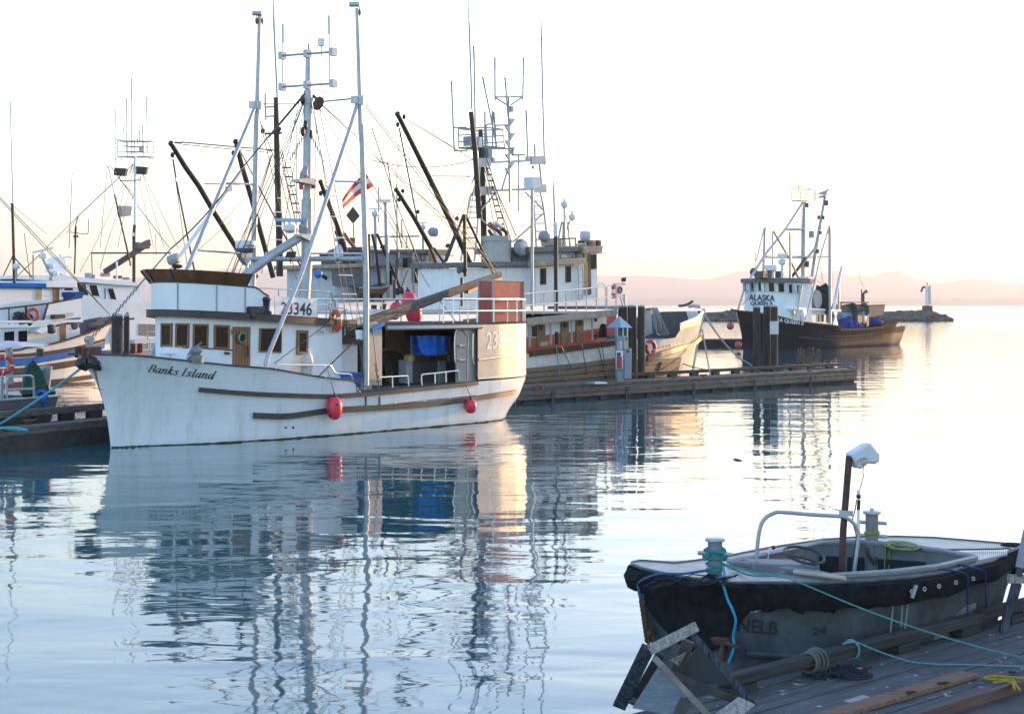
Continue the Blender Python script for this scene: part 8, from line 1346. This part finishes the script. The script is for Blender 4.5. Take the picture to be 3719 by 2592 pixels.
rope('blue_line', smooth([b1+V((.06, -.06, .1)), b1+V((.07, -.12, .03)), W(*zL(1310, 150), 1.15), kon(*zL(1335, 235), .10)+V((0, 0, .05)), kon(*zL(1370, 320), .17), kon(*zL(1440, 450), .16), kon(*zL(1475, 560), .14), kon(*zL(1465, 720), .06), kon(*zL(1470, 860), .05), kon(*zL(1420, 1005), .05)], 5), .013, mat('bright_blue_rope', (.03, .28, .45), .8, var=.25, scale=40), 'bright blue rope hanging down the skiff side from the left bitt', 'rope')
rope('mooring_line', sag(b1+V((.06, -.03, .13)), W(*zJ(1620, 1455), 1.19), .02, 8)+sag(W(*zJ(1640, 1462), 1.19), kon(*zM(30, 242), .13), .0, 3)+sag(kon(*zM(60, 255), .135), W(*zM(2290, 1000), .52), .05, 14), .008, mat('green_line', (.07, .24, .23), .85, var=.3, scale=40), 'long taut green line from the left bitt across the skiff to the plank dock', 'rope')
rope('green_slack', smooth([b1+V((.06, -.04, .12)), W(*zJ(1100, 1370), 1.16), W(*zJ(1250, 1430), 1.16), W(*zJ(1450, 1440), 1.18), W(*zJ(1590, 1400), 1.2)], 5), .009, mat('green_line', ()), 'slack green line looping beside the skiff console', 'rope')
YR = mat('olive_yellow_rope', (.24, .24, .05), .85, var=.3, scale=40); g = MB(); 
for k in range(5): c = W(*zK(800+k*22, 1130+k*6), 1.15+.01*k); g.torus(c, .10+.012*k, .010, (random.uniform(-.1, .1), -.1, 1), 28, 6)
g.tube(smooth([W(*zK(690, 1140), 1.17), W(*zK(720, 1160), 1.16), wallpt(*zK(700, 1190))[0]+FK.n*.03, wallpt(*zK(688, 1330))[0]+FK.n*.03, wallpt(*zK(690, 1470))[0]+FK.n*.03], 4), .010, 6); g.tube(smooth([W(*zK(790, 1160), 1.17), W(*zK(762, 1180), 1.16), wallpt(*zK(745, 1215))[0]+FK.n*.03, wallpt(*zK(730, 1340))[0]+FK.n*.03, wallpt(*zK(715, 1480))[0]+FK.n*.03], 4), .010, 6); g.torus(b2_+V((0, 0, 128*s2)), 66*s2, .011, (.05, 0, 1), 24, 6); g.torus(b2_+V((0, 0, 136*s2)), 67*s2, .011, (-.05, .05, 1), 24, 6)
single(g, 'yellow_rope', YR, 'olive yellow rope coiled by the rear bitt and hanging into the skiff', 'rope')
rope('grey_line', smooth([b2_+V((.05, -.05, .03)), W(*zK(900, 1172), 1.17), W(*zK(1300, 1186), 1.17), W(*zK(1800, 1180), 1.17), W(*zK(1905, 1178), 1.17), W(*zK(2000, 1240), 1.0)], 5), .009, mat('grey_dark_line', (.08, .085, .09), .9), 'dark grey line along the skiff foredeck to its pointed end', 'rope')
for q, lb in ((((330, 660), (470, 672), (590, 690), (640, 730), (645, 900), (640, 1300)), 'dark blue lashing over the skiff gunwale, left of the pair'), (((625, 597), (740, 612), (830, 635), (880, 690), (895, 950), (912, 1330)), 'dark blue lashing over the skiff gunwale, right of the pair')):
    pts = [W(*yH(*c), 1.15) for c in q[:3]]+[kon(*yH(*c), .115) for c in q[3:]]; rope('lashing', smooth(pts, 4), .009, mat('dark_blue_lash', (.012, .035, .13), .8, var=.2), lb, 'rope', 'blue lashings on the skiff')
g = MB(); pts = [kon(*zL(505+k*3.2, 375+k*22), .05) for k in range(21)]
for k, p in enumerate(pts[:-1]): g.torus(p, .026, .010, (1, .2, 0) if k % 2 else (.2, 1, 0), 10, 5)
g.ball(kon(*zL(640, 700), .06), .035, n=8, m=6); single(g, 'anchor_chain', RUST, 'rusty chain hanging down the blunt end of the skiff', 'chain')
g = MB(); g.rock(kon(*zL(1350, 780), .04), .07, 2, (1.2, .6, .6)); g.tube([kon(*c, .06) for c in Q(zL, (1280, 760), (1370, 800), (1450, 820), (1530, 850))], .02, 6); g.tube([kon(*c, .06) for c in Q(zL, (1360, 800), (1350, 990))], .025, 6); single(g, 'rusty_shackle', RUST, 'rusty shackle and bracket low on the skiff side', 'shackle')
# ---- plank dock
_p = W(2651, 2457, .68); _q = W(3577, 2226, .68); FG = Fr((_p.x, _p.y), math.degrees(math.atan2(_q.y-_p.y, _q.x-_p.x))); LB = (_q-_p).length
pdk = thing('plank_dock', 'weathered grey plank dock in the foreground with a raised kerb beam', 'dock', FG.w(0, 0, 0), FG.ang)
def wood_mat(name, c0, c1, seed, drop=.0):
    m = mat(name, c0, .9, var=.4, scale=3, stretch=(.35, 9, 9), bump=.8, spec=.25, stain=c1, samt=.7, sscale=1.3, sstretch=(.8, 2, 2)); 
    if drop and not m.get('d'):
        t = m.node_tree; N, L = t.nodes, t.links; b = N['Principled BSDF']; src = b.inputs['Base Color'].links[0].from_socket; tc = [n for n in N if n.type == 'TEX_COORD'][0]; n_ = N.new('ShaderNodeTexNoise'); n_.inputs['Scale'].default_value = 7; n_.inputs['Detail'].default_value = 8; n_.inputs['Roughness'].default_value = .75; L.new(tc.outputs['Object'], n_.inputs[0])
        r_ = N.new('ShaderNodeMapRange'); r_.inputs[1].default_value = .61; r_.inputs[2].default_value = .65; r_.inputs[4].default_value = drop; L.new(n_.outputs[0], r_.inputs[0]); mx = N.new('ShaderNodeMix'); mx.data_type = 'RGBA'; L.new(r_.outputs[0], mx.inputs[0]); L.new(src, mx.inputs[6]); mx.inputs[7].default_value = (.5, .5, .5, 1); L.new(mx.outputs[2], b.inputs['Base Color']); m['d'] = 1
    return m
PLK = wood_mat('dock_plank', (.078, .080, .083), (.15, .152, .156), 1, .95); BEAM = wood_mat('kerb_beam', (.045, .043, .042), (.09, .088, .086), 2)
uv = lambda x, y, z=.5: FG.l(W(*zM(x, y), z))[:2]
ve = (uv(1200, 1600)[1]+uv(2200, 1270)[1])/2
rr = random.Random(12); g = MB(); v = -.25
while v < ve-.02:
    w_ = min(rr.uniform(.135, .215), ve-v); u = -1.25; 
    while u < 11:
        L_ = rr.uniform(3.0, 5.5); z = .5+rr.uniform(-.006, .004); g.box(FG, u, min(u+L_-.008, 11), v+.006, v+w_-.006, .43, z); u += L_
    v += w_
g.build('deck_planking', PLK, pdk, bevel=.006)
g = MB(); g.box(FG, -1.2, 11, -.2, ve+3.2, -.3, .425); g.build('float_body', DOCKD, pdk); g = MB(); g.box(FG, -1.3, -1.15, -.25, ve, .2, .5); g.build('end_board', BEAM, pdk)
g = MB(); v = ve+.0
for k in range(12): g.box(FG, -.5, 11, v+.16*k+.004, v+.16*k+.155, .30, .36+rr.uniform(-.004, .004))
g.build('lower_planking', mat('lower_plank', (.08, .076, .072), .85, var=.4, scale=3, stretch=(.35, 9, 9), bump=.5), pdk, bevel=.006); g = MB(); g.box(FG, -1.2, 11, ve-.045, ve+.0, .37, .515); g.build('edge_board', mat('red_brown_edge', (.11, .06, .05), .8, var=.4, scale=4, stretch=(.4, 8, 8)), pdk, bevel=.008)
g = MB(); g.box(FG, 0, LB*1.0, -.12, .0, .585, .68); g.build('kerb_beam', BEAM, pdk, bevel=.012); g = MB(); g.box(FG, LB+.01, 9, -.13, -.02, .60, .70); g.build('kerb_beam', BEAM, pdk, bevel=.012)
for x0, x1 in ((-.0, .35),): MB().box(FG, x0, x1, -.13, -.005, .50, .584).build('kerb_block', BEAM, pdk)
for x in (150, 1050, 1720, 2250): u = uv(x, 900-(x*.12))[0]; MB().box(FG, FG.l(FG.hit(*zM(x, 800), 0))[0]-.17, FG.l(FG.hit(*zM(x, 800), 0))[0]+.17, -.125, -.008, .502, .584).build('kerb_block', BEAM, pdk, bevel=.01)
# loose things on the dock
ZD = .505
def flat(name, q, z0, h, m, label, cat, bevel=0): g = MB(); g.prism([W(*c, z0) for c in q], (0, 0, h)); return single(g, name, m, label, cat, None, bevel)
g = MB(); a0 = W(*zM(160, 1600), ZD); a1 = W(*zM(1590, 1182), ZD); dv = (a1-a0).normalized(); nv_ = V((dv.y, -dv.x, 0)); wd_ = .17; aa = a0-dv*1.2
g.box8([aa, a1, a1+nv_*wd_, aa+nv_*wd_]+[p+V((0, 0, .04)) for p in (aa, a1, a1+nv_*wd_, aa+nv_*wd_)]); single(g, 'loose_board', wood_mat('new_brown_board', (.19, .115, .078), (.12, .08, .06), 3), 'brown loose board lying along the foreground dock', 'board', bevel=.006)
flat('cardboard_scrap', Q(zM, (335, 1470), (430, 1490), (625, 1430), (545, 1408)), ZD, .012, mat('grey_card', (.30, .27, .27), .8), 'small greyish flat scrap beside the brown loose board', 'scrap')
g = MB(); rr = random.Random(7)
for k in range(26): 
    c = W(*zM(rr.uniform(130, 450), rr.uniform(1100, 1215)), .52); c.z = .515; a_ = rr.uniform(0, 6.28); g.tube(smooth([c+V((math.cos(a_+j*.7)*.05*j, math.sin(a_+j*.7)*.03*j, .008+.018*math.sin(j*2.1+k)**2)) for j in range(5)], 3), .010, 5)
single(g, 'net_scrap', mat('black_net_scrap', (.012, .01, .016), .9), 'black tangled net scrap on the dock under the kerb beam', 'net')
g = MB()
for k in range(5): c = FG.w(FG.l(FG.hit(*zM(20+k*22, 1000), 0))[0], -.06, .635); g.torus(c-V((0, 0, .02)), .082+.006*k, .009, FG.a+FG.n*.25*math.sin(k), 28, 6)
single(g, 'hose_coil', mat('olive_grey_rope', (.12, .125, .11), .9, var=.3, scale=30), 'grey rope coil looped around the kerb beam', 'rope')
g = MB(); g.torus(FG.w(FG.l(FG.hit(*zM(485, 880), 0))[0], -.06, .635), .078, .011, FG.a, 24, 6); g.tube(smooth([W(*zM(330, 845), .71), W(*zM(400, 830), .71), W(*zM(480, 832), .70), W(*zM(620, 890), .68), W(*zM(800, 960), .60), W(*zM(1050, 1035), ZD+.01), W(*zM(1300, 1062), ZD+.01), W(*zM(1700, 1070), ZD+.01), W(*zM(2290, 1088), ZD+.01)], 5), .007, 6); single(g, 'dock_line', mat('faded_teal_line', (.10, .27, .29), .9, var=.3, scale=40), 'turquoise rope tied round the kerb beam and trailing over the planks', 'rope')
g = MB(); 
for q in (((1830, 1215), (1950, 1195), (2290, 1215)), ((1850, 1222), (2000, 1230), (2150, 1235), (2180, 1290), (2225, 1335)), ((1940, 1262), (2060, 1250), (2140, 1262), (2170, 1330)), ((1930, 1190), (2080, 1200), (2290, 1225))): g.tube(smooth([W(*zM(*c), ZD+.012) for c in q], 4), .012, 6)
single(g, 'yellow_rope', mat('mustard_rope', (.33, .23, .02), .85, var=.3, scale=40), 'mustard yellow frayed rope at the right edge of the plank dock', 'rope'); rope('black_hose', smooth([W(*zM(2060, 1390), .38), W(*zM(2150, 1380), .38), W(*zM(2300, 1390), .38)], 4), .018, GREYROPE, 'grey rope end lying on the lower planks at the right corner', 'rope')
for (x, y), lb in (((1060, 1370), 'dark scrap lying on the middle of the brown board'), ((1410, 1272), 'dark scrap lying near the far end of the brown board'), ((600, 1190), 'dark dropping on the planks left of the brown board'), ((2110, 1150), 'brown leaf scrap by the yellow rope')):
    g = MB(); c = W(*zM(x, y), .55 if x in (1060, 1410) else ZD+.01); 
    for k in range(4): g.rock(c+V((random.uniform(-.035, .035), random.uniform(-.02, .02), .004)), .018, k+x, (1.3, 1, .5))
    single(g, 'debris', mat('dark_debris', (.03, .025, .022), .9), lb, 'debris', 'dark scraps on the dock')
# broken trestle at the dock corner
tr = thing('trestle', 'broken whitewashed wooden trestle slumped at the dock corner beside the skiff end', 'trestle', W(*zL(900, 1540), .5)); WW = mat('peeling_white_wood', (.34, .31, .28), .85, var=.4, scale=18, stretch=(2, 2, 2), stain=(.035, .028, .025), samt=1., sscale=16, sstretch=(3, 1, .6), bump=1, spec=.05); BW = mat('blue_grey_wood', (.06, .07, .09), .85, var=.6, scale=14, stretch=(3, 3, .6), stain=(.22, .23, .25), samt=.6, sscale=9, sstretch=(3, 3, .5), bump=1, spec=.05); PLY = mat('grey_plywood', (.17, .19, .22), .85, var=.25, scale=9, stretch=(.6, 3, 9), spec=.2, bump=.3); DW = mat('dark_old_wood', (.07, .06, .055), .85, var=.4, scale=6)
TP = lambda x, y, Y: P(*zL(x, y), Y)
def tim(a, b, Ya, Yb, w_, h_, m, name='timber'): 
    A, B_ = TP(*a, Ya), TP(*b, Yb); return MB().beam(A, B_, w_, h_, (0, -1, .2)).build(name, m, tr, bevel=.004)
tim((610, 885), (1085, 645), 11.75, 12.0, .075, .04, WW, 'top_rail'); tim((585, 860), (285, 1475), 11.9, 12.4, .10, .04, BW, 'leg'); tim((720, 920), (420, 1440), 12.1, 12.5, .07, .04, DW, 'leg'); tim((1045, 725), (1690, 1470), 11.95, 12.1, .05, .04, BW, 'leg'); tim((645, 965), (1250, 1610), 11.75, 11.6, .045, .03, mat('tan_wood_edge', (.20, .165, .14), .8, var=.4, scale=6), 'leg'); tim((1010, 790), (880, 1110), 12.25, 12.3, .09, .04, DW, 'rail'); tim((840, 1140), (1560, 1440), 12.1, 12.2, .05, .05, DW, 'rail')
MB().prism([TP(700, 1055, 11.85), TP(830, 1125, 11.85), TP(990, 1365, 11.8), TP(870, 1580, 11.75), TP(425, 1492, 11.9)], (0, .02, 0)).build('plywood_gusset', PLY, tr); MB().prism([TP(1230, 1590, 11.6), TP(1530, 1372, 11.95), TP(1705, 1455, 11.95), TP(1530, 1600, 11.7)], (0, .03, -.02)).build('foot_board', WW, tr); MB().prism([TP(800, 1000, 12.15), TP(985, 905, 12.2), TP(905, 1060, 12.2), TP(860, 1020, 12.18)], (0, .01, 0)).build('white_patch', WW, tr); MB().prism([TP(360, 1420, 12.3), TP(400, 1385, 12.3), TP(560, 1430, 12.2), TP(540, 1470, 12.2)], (0, .04, 0)).build('base_board', DW, tr); tim((980, 1400), (890, 1600), 11.78, 11.7, .08, .03, DW, 'leg'); MB().prism([TP(1020, 750, 12.3), TP(1080, 880, 12.3), TP(900, 1150, 12.3), TP(940, 1250, 12.3), TP(1440, 1240, 12.35), TP(1100, 800, 12.3)], (0, .02, 0)).build('shade_panel', mat('shadow_board', (.05, .055, .06), .85, var=.3), tr)  # the last dark sheet has the shade behind the legs put into its colour
t2 = thing('trestle', 'whitewashed wooden trestle leg standing at the right edge of the photo', 'trestle', W(*yH(1290, 1590), .5)); Yt = W(*yH(1290, 1590), .5).y; tp = lambda x, y, dy=0.: P(*yH(x, y), Yt+dy)
for a, b, w_, m, nm in ((tp(1480, 870), tp(1285, 1590), .075, BW, 'leg'), (tp(1548, 640), tp(1520, 760), .06, DW, 'leg'), (tp(1375, 805, -.05), tp(1850, 800, .2), .085, WW, 'cross_rail'), (tp(1660, 100), tp(1545, 640), .085, mat('pale_blue_wood', (.26, .29, .33), .7, var=.15, scale=5), 'upright'), (tp(1530, 870, .05), tp(1420, 1250, .05), .05, DW, 'leg')): MB().beam(a, b, w_, .04, (0, -1, .1)).build(nm, m, t2, bevel=.004)
g = MB(); a = W(2663, 1666, .01); b = W(2694, 1671, .01); g.tube([a, a.lerp(b, .3)+V((0, 0, .012)), a.lerp(b, .7), b], [.008, .02, .018, .008], 6); single(g, 'driftwood', DARKW, 'small dark stick floating on the open water', 'driftwood')

# a shed added out of view on the right: it keeps the low sun off the foreground
FW = Fr((24.0, 24.0), 135.4); ws = thing('added_shade_shed', 'added grey timber shed on piles, out of view, shading the foreground', 'shed', FW.w(0, 0, 0), FW.ang)
SHD = mat('shade_shed_board', (.16, .15, .14), .85, var=.35, scale=4, stretch=(.5, .5, 6), bump=.4)
g = MB(); g.box(FW, -1, 15.5, -3, 0, 1.2, 5.2); g.build('wall', SHD, ws); g = MB(); g.box(FW, -2, 16.5, -4, 1, .95, 1.19); g.build('shade_shed_floor', DOCKW, ws)
g = MB(); g.prism([FW.w(-1.4, .4, 5.1), FW.w(-1.4, -1.5, 6.0), FW.w(-1.4, -3.4, 5.1), FW.w(-1.4, -1.5, 5.85)], FW.a*17.3); g.build('roof', GREYDECK, ws)
for k in range(8):
    for v in (-3.7, .7): MB().cyl(FW.w(-1.5+k*2.5, v, -.6), FW.w(-1.5+k*2.5, v, .96), .17, n=10).build('pile', PILE, ws)
for k in range(4): MB().box(FW, 1+k*4, 2.2+k*4, .005, .06, 2.2, 3.6).build('window', GLASS, ws)
